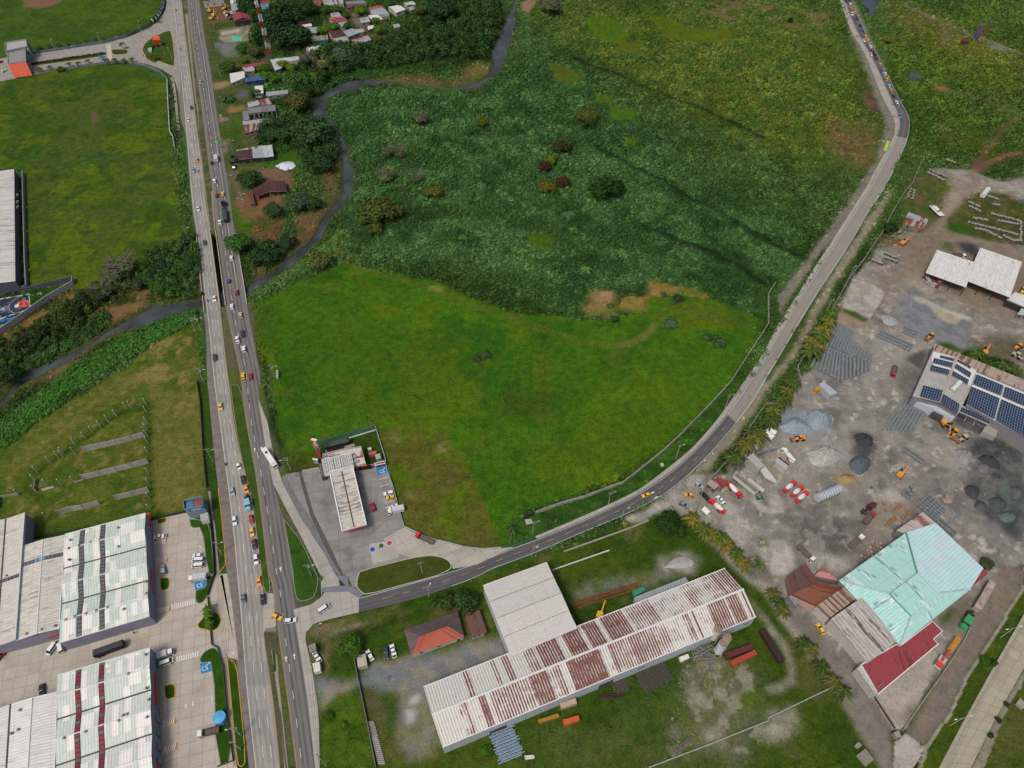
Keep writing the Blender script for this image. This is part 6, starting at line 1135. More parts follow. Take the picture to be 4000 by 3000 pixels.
# ------------------------------------------------------------ vehicles
PT=paint();GL=glassm();TY=flat('1d1d1e',.9,.2,3);DKM=flat('2b2a2a',.8,.2,2);OPT=paint('worn_paint');BEDM=flat('5c544c',.9,.3,1)
CO={'white':'d5d6d4','silver':'9aa0a6','yellow':'d8a91c','orange':'d58a22','red':'9d1f2b','bright red':'c4262a','maroon':'4f1c26','dark grey':'33363a','black':'17191c','blue':'1f4f86','dark blue':'1d2a44','beige':'b3a894','teal':'4a8390','light blue':'7fb2c4','grey blue':'53646c','green':'2f8a52','grey':'6f757a','dark green':'24312e','rust red':'7d3328','pale blue':'a5bfc9'}
def prof(b,pts,wb,wt,zb,zt,m):
    """side outline (x, z) given width, narrowing from half-width wb at zb to wt at zt"""
    hw=lambda z:wb+(wt-wb)*min(1,max(0,(z-zb)/(zt-zb)));n=len(pts)
    b.face([(x,-hw(z),z) for x,z in pts],m);b.face([(x,hw(z),z) for x,z in pts][::-1],m)
    for i in range(n):
        (x0,z0),(x1,z1)=pts[i],pts[(i+1) % n];b.face([(x0,hw(z0),z0),(x1,hw(z1),z1),(x1,-hw(z1),z1),(x0,-hw(z0),z0)],m)
def wheelset(L_,xs_,y,r,w_=.28):
    for x in xs_:
        for s in (-1,1):b=MB();b.tube((x,s*y-w_/2,r),(x,s*y+w_/2,r),r,r,TY,12);L_.append(('wheel',b.data('wheel')))
def carparts(L,W_,H,hood,cab0,cab1,tail,bed=False,r=.33):
    """nose at +x; hood: height of the hood; cab0/cab1: glasshouse from rear to front at its base"""
    out=[];h=L/2;w_=W_/2;b=MB();belt=hood+.06
    prof(b,[(-h,.32),(h-.05,.32),(h,.55),(h-.15,hood-.1),(cab1+.1,hood),(cab0,belt),(-h+.1,tail),(-h,.6)],w_*.96,w_*.92,.3,hood,PT)
    if bed:b.box(((-h+cab0)/2+.05,0,tail+.02),(cab0+h-.3,W_*.8,.06),DKM)
    rf=[(cab0+.35,H-.06),(cab0+.6,H),(cab1-.95,H),(cab1-.75,H-.06)];prof(b,[(x,z) for x,z in ((cab0+.28,H-.1),(cab0+.55,H),(cab1-.95,H),(cab1-.68,H-.1))],w_*.78,w_*.72,H-.1,H,PT)
    for s in (-1,1):b.box((cab1-.45,s*(w_+.06),belt+.12),(.2,.18,.15),PT)
    for x,m in ((h-.03,flat('c9c9c4')),(-h+.03,flat('7d1a1a',.4))):
        for s in (-1,1):b.box((x,s*w_*.66,hood-.22),(.12,.4,.16),m)
    out.append(('body',b.data('body')));b=MB();prof(b,[(cab0,belt-.03),(cab1,belt-.03),(cab1-.7,H-.08),(cab0+.3,H-.08)],w_*.9,w_*.76,belt,H,GL);out.append(('windows',b.data('windows')))
    wheelset(out,(h-.85,-h+.85),w_-.1,r,.22);return out
def boxes(spec):
    """(part name, [(centre, size, material, taper)])"""
    out=[]
    for nm,L_ in spec:
        b=MB()
        for s in L_:b.box(s[0],s[1],s[2],taper=s[3] if len(s)>3 else 0)
        out.append((nm,b.data(nm)))
    return out
def mixer():
    out=boxes([('cab',[((3.1,0,1.75),(1.7,2.3,2.0),PT,.08)]),('bonnet',[((4.4,0,1.2),(1.3,1.7,1.2),PT,.12)]),('windows',[((3.25,0,2.15),(1.62,2.34,.7),GL,.1)]),('chassis',[((-.6,0,.85),(7.4,1.0,.35),PT),((-2.9,1.05,1.1),(2.4,.3,.3),PT),((-2.9,-1.05,1.1),(2.4,.3,.3),PT),((2.0,0,1.7),(.5,2.2,1.2),PT)]),('hopper',[((-3.9,0,2.6),(1.2,1.3,1.3),PT,-.2),((-4.5,0,1.3),(.6,.5,1.4),PT)])])
    b=MB();wm=flat('c9c8c4',.6,.15,1.5);R_=[(1.8,1.9,.55),(1.1,2.0,1.1),(-.6,2.25,1.28),(-2.2,2.6,1.0),(-3.4,2.95,.55)]
    for (x0,z0,r0),(x1,z1,r1) in zip(R_[:-1],R_[1:]):b.tube((x0,0,z0),(x1,0,z1),r0,r1,wm,16)
    b.box((0.2,0,2.3),(.08,1.9,1.9),flat('b03030')) if False else None;out.append(('drum',b.data('drum',True)));wheelset(out,(4.1,-1.4,-2.6),1.05,.52);return out
def tractor(trailer=None):
    out=boxes([('cab',[((2.2,0,1.9),(1.9,2.4,2.4),PT,.06),((.8,0,2.1),(1.2,2.3,2.9),PT,.05)]),('bonnet',[((4.0,0,1.25),(1.9,1.7,1.3),PT,.15),((3.9,.95,.9),(1.4,.5,.7),PT,.3),((3.9,-.95,.9),(1.4,.5,.7),PT,.3)]),('windows',[((2.55,0,2.4),(1.5,2.42,.75),GL,.08)]),('chassis',[((-1.6,0,.8),(4.2,1.1,.35),DKM)])]);wheelset(out,(4.0,-1.2,-2.5),1.05,.52);return out
def boxtruck(L=7.0,H=3.1,cabw=PT,open_=False,bh=None):
    h=L/2;bl=L-1.9;out=boxes([('cab',[((h-.8,0,1.35),(1.6,2.1,1.9),PT,.1)]),('windows',[((h-.62,0,1.75),(1.4,2.14,.6),GL,.1)]),('chassis',[((-.2,0,.6),(L-.6,.9,.3),DKM)])])
    if open_:out+=boxes([('bed',[((-.95,0,.95),(bl,2.3,.18),BEDM)]+[((-.95,s*1.12,1.0+(bh or .3)/2),(bl,.08,(bh or .3)),BEDM) for s in (1,-1)]+[((-.95+s*bl/2,0,1.0+(bh or .3)/2),(.08,2.2,bh or .3),BEDM) for s in (1,-1)])])
    else:out+=boxes([('cargo_box',[((-.95,0,.8+(H-.8)/2),(bl,2.3,H-.8),flat('b5b7b9',.5,.12,1)),]+[((-.95-bl/2+bl*(k+.5)/5,0,H+.02),(.06,2.2,.06),flat('7d8083')) for k in range(5)])])
    wheelset(out,(h-1.1,-h+1.4),.95,.45);return out
def bus():
    b=MB();prof(b,[(-6,.4),(6,.4),(6.05,1.6),(5.8,3.1),(5.3,3.2),(-5.8,3.2),(-6,3.0)],1.25,1.18,.4,3.2,PT);b.box((2.5,0,3.25),(1.4,1.0,.12),flat('3a3c40'));b.box((-4.9,0,3.25),(1.2,1.8,.14),flat('b9babb'));out=[('body',b.data('body'))]
    b=MB();prof(b,[(-5.5,1.7),(5.98,1.7),(5.86,2.7),(-5.5,2.7)],1.27,1.22,1.7,2.7,GL);b.box((-6.0,0,2.2),(.1,1.9,.9),GL);out.append(('windows',b.data('windows')));wheelset(out,(3.9,-3.6),1.12,.5);return out
def trailer(L,H,m,cover=None):
    out=boxes([('trailer_body',[((0,0,1.1+H/2-.15),(L,2.5,H),m)]),('load_cover',[((0,0,1.0+H),(L-.4,2.1,.12),cover or m)]),('chassis',[((0,0,.8),(L-.5,1.0,.3),DKM)])]);wheelset(out,(-L/2+1.2,-L/2+2.5),1.05,.5);return out
def loader():
    out=boxes([('body',[((-1.4,0,1.3),(2.6,1.7,1.1),OPT,.1),((1.2,0,1.0),(1.5,1.2,.7),OPT)]),('cab',[((-.2,0,2.3),(1.4,1.4,1.4),DKM,.1)]),('cab_roof',[((-.2,0,3.05),(1.6,1.6,.15),OPT)]),('arm',[((2.4,.6,1.1),(2.0,.2,.35),OPT),((2.4,-.6,1.1),(2.0,.2,.35),OPT)]),('bucket',[((3.7,0,.55),(.9,2.6,.9),flat('6f4a34'),.2)])]);wheelset(out,(1.3,-1.6),1.0,.75,.5);return out
def excavator():
    out=boxes([('track',[((0,1.1,.45),(3.6,.55,.85),DKM)]),('track',[((0,-1.1,.45),(3.6,.55,.85),DKM)]),('body',[((-.8,0,1.6),(2.8,2.5,1.2),OPT,.1)]),('cab',[((.9,.75,1.95),(1.3,1.0,1.6),GL,.1)])]);b=MB();b.tube((.6,-.3,1.7),(3.2,-.3,4.2),.32,.24,OPT,6);b.tube((3.2,-.3,4.2),(5.2,-.3,1.6),.24,.18,OPT,6);out.append(('boom',b.data('boom')));b=MB();b.box((5.2,-.3,1.1),(.9,1.1,.9),OPT,taper=.3);out.append(('bucket',b.data('bucket')));return out
def skinned(verts,edges,rad,m,name='person'):
    me=bpy.data.meshes.new(name);me.from_pydata(verts,edges,[]);o=bpy.data.objects.new(name,me);C.objects.link(o);o.modifiers.new('s','SKIN');o.modifiers.new('d','SUBSURF').levels=1
    for i,v in enumerate(me.skin_vertices[0].data):v.radius=(rad[i],rad[i]*.85);v.use_root=i==0
    me2=bpy.data.meshes.new_from_object(o.evaluated_get(bpy.context.evaluated_depsgraph_get()));bpy.data.objects.remove(o);me2.materials.clear();me2.materials.append(m);return me2
def figure(ride=False):
    sk=flat('7d5a48',.7,.1,3);s=ride
    v=[(0,0,1.0),(0,0,1.25),(0,0,1.45),(0,0,1.56),(.02,0,1.66),(.03,0,1.76)];e=[(0,1),(1,2),(2,3),(3,4),(4,5)];r=[.16,.14,.17,.06,.1,.07]
    for k in (-1,1):
        n=len(v);v+=[(0,k*.19,1.44),(.1 if s else 0,k*.26,1.18),(.4 if s else .06,k*.24,1.1 if s else .93),(.5 if s else .1,k*.23,1.1 if s else .82),(.0,k*.1,.93),(.35 if s else .03+.1*k,k*.12,.8 if s else .52),(.2 if s else -.02+.14*k,k*.13,.4 if s else .1),(.35 if s else .12+.14*k,k*.13,.34 if s else .05)]
        e+=[(2,n),(n,n+1),(n+1,n+2),(n+2,n+3),(0,n+4),(n+4,n+5),(n+5,n+6),(n+6,n+7)];r+=[.08,.055,.04,.035,.12,.08,.05,.05]
    return skinned(v,e,r,sk)
PERS=figure();RIDER=figure(True)
def cloth(t,ride,shirt,legs,z=0):
    b=MB();b.tube((0,0,.98),(0,0,1.5),.2,.235,shirt,10);o=b.obj('shirt',t);b=MB()
    for k in (-1,1):b.tube((0,k*.1,1.0),(.36 if ride else .03,k*.12,.78 if ride else .5),.14,.105,legs,8);b.tube((.36 if ride else .03,k*.12,.8 if ride else .52),(.22 if ride else 0,k*.13,.42 if ride else .12),.1,.08,legs,8)
    b.obj('trousers',t);b=MB();b.tube((.01,0,1.68),(.01,0,1.82),.125,.08,DKM,8);b.obj('hair' if not ride else 'helmet',t)
def person(q,shirt,label,rz=0):
    t=thing('person',label,'person',(*W1(q),.1),rz);o=bpy.data.objects.new('body',PERS);C.objects.link(o);o.parent=t;cloth(t,False,flat(shirt,.8,.1),flat('2d3038',.8,.1));return t
def motorbike(q,hd,shirt,label,plabel):
    p=W1(q);a=heading(p,hd);t=thing('motorbike',label,'motorbike',(*p,.1),a);b=MB();b.box((0,0,.65),(1.1,.3,.4),DKM,taper=.2);b.tube((.5,0,.9),(.6,0,1.05),.35,.03,DKM,6);b.obj('body',t)
    for x in (-.62,.68):b=MB();b.tube((x,-.07,.3),(x,.07,.3),.3,.3,TY,12);b.obj('wheel',t)
    t=thing('person',plabel,'person',(p[0]-.1*math.cos(a),p[1]-.1*math.sin(a),-.02),a);o=bpy.data.objects.new('body',RIDER);C.objects.link(o);o.parent=t;cloth(t,True,flat(shirt,.8,.1),flat('20242c',.8,.1))
KIND={'sedan':carparts(4.5,1.78,1.44,.88,-1.75,.95,.92),'hatchback':carparts(3.8,1.7,1.5,.9,-1.75,.85,.95),'suv':carparts(4.6,1.88,1.75,1.02,-2.15,1.05,1.05,r=.38),'pickup':carparts(5.3,1.88,1.75,1.05,-.75,1.35,1.0,True,.4),'van':carparts(5.1,1.85,2.05,1.1,-2.45,2.1,1.15,r=.36),
 'mixer':mixer(),'tractor unit':tractor(),'box truck':boxtruck(),'small box truck':boxtruck(5.6,2.6),'flatbed truck':boxtruck(8.4,open_=True),'dump truck':boxtruck(7.2,open_=True,bh=1.0),'bus':bus(),'loader':loader(),'excavator':excavator(),'dark trailer':trailer(11.5,1.7,flat('26292d',.7),flat('39444c')),'white trailer':trailer(12,2.0,flat('b8b6b0',.6,.2,1),flat('716b62',.9,.3,.6)),'rusty trailer':trailer(15,2.4,flat('9a928a',.7,.3,.5),flat('9a8a80',.8,.5,.3)),'black skip truck':trailer(10.5,2.2,flat('1f2226',.6,.2),flat('3c3e40',.9,.4,.6))}
NM={'sedan':'parked_car','hatchback':'hatchback','mixer':'concrete_mixer_truck','tractor unit':'truck_tractor','loader':'wheel_loader'}
LANES={'A':(lerp_line(aL,aR,.5),1),'B':(lerp_line(bL,bR,.4),1),'C':(lerp_line(cl,cr,.5),1)}
def heading(p,hd):
    if hd[0] in 'ABC' and len(hd) <= 2:
        L_,s=LANES[hd[0]];i=min(range(len(L_)-1),key=lambda i:math.dist(L_[i],p));i=max(1,i);d=Vector(L_[i+1])-Vector(L_[i-1]);a=math.atan2(d.y,d.x)
        # the main road lists run towards the viewer, the curved road's away
        if hd[0]=='B':a+=math.pi
        return a+(math.pi if '-' in hd else 0)
    q=W1(hd);return math.atan2(q[1]-p[1],q[0]-p[0])
_cars={}
def veh(kind,col,q,hd,label,group=None,cat=None,z=.1,sc=1):
    p=W1(q,.8) if isinstance(q,str) else q;a=heading(p,hd);root=_cars.get(kind)
    cat=cat or {'sedan':'car','hatchback':'car','suv':'car','pickup':'pickup','van':'van','bus':'bus','mixer':'mixer truck','loader':'loader','excavator':'excavator'}.get(kind,'trailer' if 'trailer' in kind else 'truck');nm=('car' if kind in ('sedan','suv') else NM.get(kind,kind.replace(' ','_')))
    t=thing(nm,label,cat,(p[0],p[1],z),a,group);t.scale=(sc*(.88 if kind=='mixer' else 1),)*3
    for n,me in KIND[kind]:
        o=bpy.data.objects.new(n,me);C.objects.link(o);o.parent=t;o.color=(*lin(CO.get(col,col)),1)
    if col in ('yellow','orange') and kind=='sedan':
        b=MB();b.box((-.2,0,1.5),(.25,.5,.12),WHITE);b.obj('taxi_sign',t) if 'taxi' in label else None
    return t
def traffic(spec,lane,road):
    it=[];sheet_=None
    for s in spec.split(';'):
        k,c,x,hd=s.split('/');it.append((k.strip(),c.strip(),x.strip(),hd.strip() or lane))
    cnt={};seen={}
    word=lambda k,c:('yellow taxi' if c=='yellow' else 'orange taxi' if c=='orange' else f'{c} {k}')
    for k,c,x,h in it:cnt[word(k,c)]=cnt.get(word(k,c),0)+1
    for k,c,x,h in it:
        w_=word(k,c);seen[w_]=seen.get(w_,0)+1;lab=f'{w_} {road}' if cnt[w_]==1 else f'{ordw(seen[w_]-1)} {w_} {road}'
        veh(k,c,x,h,lab+(', from the far end' if cnt[w_]>1 else ''),f'traffic {road}')
traffic('sedan/yellow/a 1510,83/;hatchback/silver/a 1550,418/;sedan/dark blue/a 1652,930/;hatchback/white/a 1626,1035/;sedan/orange/a 1700,1383/;pickup/silver/a 1668,1470/;sedan/white/e 1712,143/;sedan/dark grey/e 1768,438/;sedan/white/e 1853,920/;suv/dark grey/e 1856,1432/;sedan/yellow/i 1905,195/;hatchback/white/i 2062,712/i 2085,760;suv/dark green/i 2102,830/;sedan/orange/i 2128,908/;sedan/silver/i 2007,928/;tractor unit/light blue/i 2140,1015/;sedan/red/i 2170,1168/;sedan/white/i 2025,1180/;sedan/yellow/i 2177,1275/;suv/maroon/i 2197,1385/;suv/white/j 0,1515/;sedan/orange/n 25,45/;suv/black/n 60,203/;hatchback/grey blue/m 2102,195/','A','on the left carriageway')
traffic('pickup/beige/a 1731,708/;box truck/white/a 1870,1375/;hatchback/black/a 1828,1405/;suv/white/a 1853,1562/;sedan/yellow/e 1923,15/;sedan/maroon/e 1875,27/;pickup/white/e 1900,265/;sedan/white/e 2000,570/;hatchback/blue/e 1975,768/;sedan/red/e 2043,867/;sedan/white/e 2003,990/;sedan/beige/e 2078,1063/;pickup/dark grey/e 2095,1222/;pickup/white/e 2050,1277/;suv/white/e 2107,1357/;sedan/yellow/e 2100,1588/;sedan/red/e 2163,1592/','B','on the right carriageway')
traffic('sedan/dark blue/d 672,5/;sedan/black/d 703,-2/;sedan/white/d 711,32/;sedan/orange/d 725,65/;sedan/yellow/d 747,105/;suv/white/d 726,122/C-;sedan/maroon/d 767,158/;suv/dark blue/d 795,217/;sedan/blue/d 817,263/;sedan/orange/d 841,314/;sedan/yellow/d 859,342/;pickup/white/d 830,347/C-;sedan/silver/d 875,375/;sedan/white/d 888,402/;sedan/maroon/d 905,438/;sedan/white/d 891,470/C-;sedan/black/d 920,470/;sedan/dark grey/d 935,502/;sedan/orange/d 965,553/;sedan/grey/d 990,606/;suv/white/d 1009,637/;sedan/orange/d 1026,682/;sedan/pale blue/d 1049,742/;sedan/orange/d 1066,777/;sedan/dark grey/d 1088,827/;sedan/white/d 1115,882/;suv/teal/d 1143,1000/C-','C','in the queue on the far curving road')
veh('sedan','yellow','n 178,352','n 240,385','yellow taxi turning across the median opening');veh('suv','white','n 297,385','n 350,385','white car crossing the dark carriageway beside the turning taxi');veh('van','white','n 585,283','n 640,255','white van at the pale mouth of the curving road');veh('hatchback','yellow','k 1160,960','k 1100,985','bright yellow small car alone on the near bend of the curving road')
veh('bus','white','j 122,650','j 50,545','long white bus pulling off the right carriageway near the filling station');veh('dark trailer','black','e 1950,215','B','long dark covered trailer on the right carriageway',cat='trailer');veh('tractor unit','black','e 1936,125','B','black truck tractor pulling the long dark covered trailer')
for a_ in (('suv','white','j 1148,945','j 1100,962','white car in the forecourt bay above a yellow one'),('hatchback','yellow','j 1165,980','j 1120,995','bright yellow small car in the forecourt bays beside a white car'),('pickup','white','j 1180,1068','j 1225,1055','white pickup with a dark bed between the yellow car and the box truck'),('box truck','white','j 1212,1098','j 1145,1122','white box truck with a pale grey cargo box in the forecourt bays'),('suv','red','j 1008,1062','j 988,1015','red car leaving beside the filling station canopy'),('flatbed truck','bright red','j 1462,1338','j 1400,1318','red flatbed truck on the exit road below the mown field'),
 ('sedan','orange','k 1535,960','k 1480,962','orange-yellow taxi on the broken concrete outside the works gate'),('sedan','silver','k 1613,875','k 1640,898','white saloon with a dark roof beside the gate hut'),('sedan','grey','k 1485,1043','k 1520,1070','grey saloon parked outside the works gate near the dark round tree'),('pickup','black','A 380,1058','A 320,1020','black pickup under the gate frame'),('pickup','white','A 615,1125','A 540,1065','white pickup parked between two red mixer trucks'),('sedan','grey blue','A 205,1338','A 160,1285','wrecked blue-grey car with a pale cross on its roof by the palms'),
 ('mixer','bright red','A 800,985','A 900,1100','red mixer truck next to the maroon gate shed'),('mixer','bright red','A 555,1222','A 430,1120','red mixer truck facing the gate beside the loose white drum'),('mixer','bright red','l 182,893','l 240,850','first red mixer truck from the top in the row of three'),('mixer','bright red','l 245,935','l 300,890','middle red mixer truck in the row of three'),('mixer','bright red','l 288,982','l 345,935','lowest red mixer truck in the row of three'),('mixer','white','A 1575,485','A 1490,400','white cabbed mixer truck behind the pink roofed plant hut'),
 ('loader','orange','A 1740,238','A 1640,262','orange wheel loader at the foot of the blue-grey gravel heap'),('loader','orange','l 1608,425','l 1590,470','yellow-orange wheel loader standing upright beside the solar roofed works'),('loader','beige','l 1685,472','l 1640,500','dull tan wheel loader next to the yellow-orange one'),('loader','orange','h 1400,1250','h 1360,1290','yellow loader on rust-red mud behind the solar roofed works'),
 ('tractor unit','maroon','l 858,1085','l 900,1060','dark red truck cab beside the cab of a grey tipper'),('dump truck','red','l 872,1165','l 920,1115','dark red tipper truck with a grey bed near the pile of pallets'),('flatbed truck','white','l 760,1368','l 830,1310','white cabbed flatbed truck carrying tan blocks'),('flatbed truck','white','l 325,1465','l 375,1530','white cabbed truck with a long dark flatbed above the rusty roofs'),('dump truck','red','h 1085,1555','h 1070,1600','small red tipper truck below the big field of block rows'),('tractor unit','white','l 1555,300','l 1530,270','dirty white truck cab against the white apron of the solar works'),('dump truck','white','h 1645,555','h 1700,570','white cabbed truck with a brown bed behind the twin white sheds'),
 ('sedan','yellow','p 455,458','p 420,415','yellow taxi in the muddy lane beside the grey weathered roof'),('sedan','white','n 983,685','n 962,650','white saloon beside the flat roofed gate hut'),('sedan','dark blue','n 1122,662','n 1125,700','dark blue saloon parked left of a white pickup'),('pickup','white','n 1185,648','n 1172,595','white pickup with a black bed parked near the orange roof'),('pickup','white','n 525,697','n 500,655','white pickup on the verge between kiosk roofs'),
 ('pickup','white','i 1382,1318','i 1330,1335','white pickup on the upper car park by the orange canopy'),('hatchback','white','i 1705,1482','i 1665,1490','white car topmost of three white vehicles side by side'),('van','white','i 1713,1520','i 1670,1530','middle white van of three white vehicles side by side'),('van','white','i 1710,1568','i 1660,1580','lowest white van of three white vehicles side by side'),('suv','silver','i 1408,1605','i 1402,1560','grey car standing alone by the upper warehouse doors'),('box truck','white','m 1715,22','m 1625,42','white box truck overhanging the upper blue bay'),
 ('van','white','m 450,625','m 440,660','white van outside the loading bays of the weathered warehouse'),('van','white','m 523,615','m 520,580','white van at the corner of the green roofed warehouse'),('small box truck','white','m 1430,678','m 1490,665','small white truck with a grey cargo box in the passage'),('van','white','m 1438,746','m 1495,733','white van beside the lower zebra crossing'),('black skip truck','black','m 955,640','m 1050,615','long black open trailer in the lane between the warehouses'),('dump truck','white','N 470,455','N 320,500','white cabbed truck with a red-brown tipper bed on the lower car park'),('pickup','black','m 362,992','m 370,960','black truck tail beside the lower white warehouse'),('hatchback','red','m 5,690','m 30,680','red car at the left edge by the loading bay'),
 ('sedan','white','a 32,612','a 60,605','white car entering under the gatehouse'),('hatchback','bright red','a 5,532','a 20,530','red car at the left edge above the white one'),('tractor unit','dark blue','K 438,258','K 480,262','dark blue truck cab in front of the truck workshop'),('pickup','black','K 428,328','K 430,350','black pickup below the dark blue truck cab'),('hatchback','black','K 410,190','K 440,195','black car at the corner of the truck workshop'),('hatchback','white','G 545,262','G 545,290','white car among the yellow diggers'),('dump truck','white','G 630,388','G 570,372','white cabbed tipper beside the red barn'),
 ('excavator','orange','G 540,190','G 640,140','yellow excavator with a raised boom at the top of the digger yard'),('excavator','yellow','G 205,240','G 180,190','first yellow excavator from the top along the digger yard fence'),('excavator','yellow','G 300,330','G 340,300','yellow excavator in the middle of the digger yard'),('excavator','yellow','G 260,410','G 350,420','lowest yellow excavator in the digger yard'),('loader','orange','G 600,320','G 640,300','orange loader near the white tipper in the digger yard'),
 ('excavator','orange','h 1170,440','h 1215,420','rusty yellow excavator beside the scrap heap'),('excavator','orange','h 1872,1385','h 1880,1360','small yellow excavator behind the solar roofs'),('loader','orange','h 2165,1340','h 2200,1330','yellow loader at the right edge of the scrap yard'),('loader','beige','h 2150,1420','h 2180,1450','tan yellow loader below the other at the right edge'),('loader','yellow','h 2200,855','h 2212,830','bright yellow machine beside the right-hand white shed'),('excavator','orange','l 1525,350','l 1530,380','small yellow digger by the white truck cab'),('excavator','orange','l 1145,780','l 1160,765','tiny yellow machine in the middle of the muddy yard'),('excavator','yellow','o 762,325','o 775,290','yellow digger tucked between the white warehouse and the rusty shed')):
    veh(*a_)
veh('rusty trailer','white','p 1850,185','p 1760,330','very long trailer with a rust-stained white top beside the dirt road');veh('tractor unit','green','p 1725,370','p 1680,440','green truck cab at the head of the long rust-stained trailer',sc=1.15)
veh('white trailer','white','A 955,905','A 1060,1010','white sided tipper trailer loaded with grey grit beside the tank trailer');veh('hatchback','green','A 1183,1080','A 1210,1090','small green vehicle at the nose of the tank trailer')
motorbike('a 1716,1485','A','8a7d70','motorbike beside a silver pickup on the left carriageway','person in a tan shirt riding beside the silver pickup');motorbike('e 1797,945','A','5f7a5c','motorbike crossing the river bridge on the left carriageway','person in a green shirt riding over the bridge');motorbike('i 1952,698','A','2f7fc0','motorbike on the left carriageway beside the brown verge','person in a bright blue shirt riding a motorbike')
for q,c,l in (('a 1245,490','23262c','person in dark clothes crossing the entrance road by the triangle'),('j 1212,683','1f2226','person in dark clothes walking on the mown field by the station'),('l 887,905','26355c','person in blue standing in the works yard below the fallen silo'),('m 1168,498','2b4a8a','person in blue in the lane between the warehouses'),('A 398,975','c8501f','person in orange beside the gate hut'),('A 410,1010','c8501f','second person in orange nearer the black pickup')):person(q,c,l)
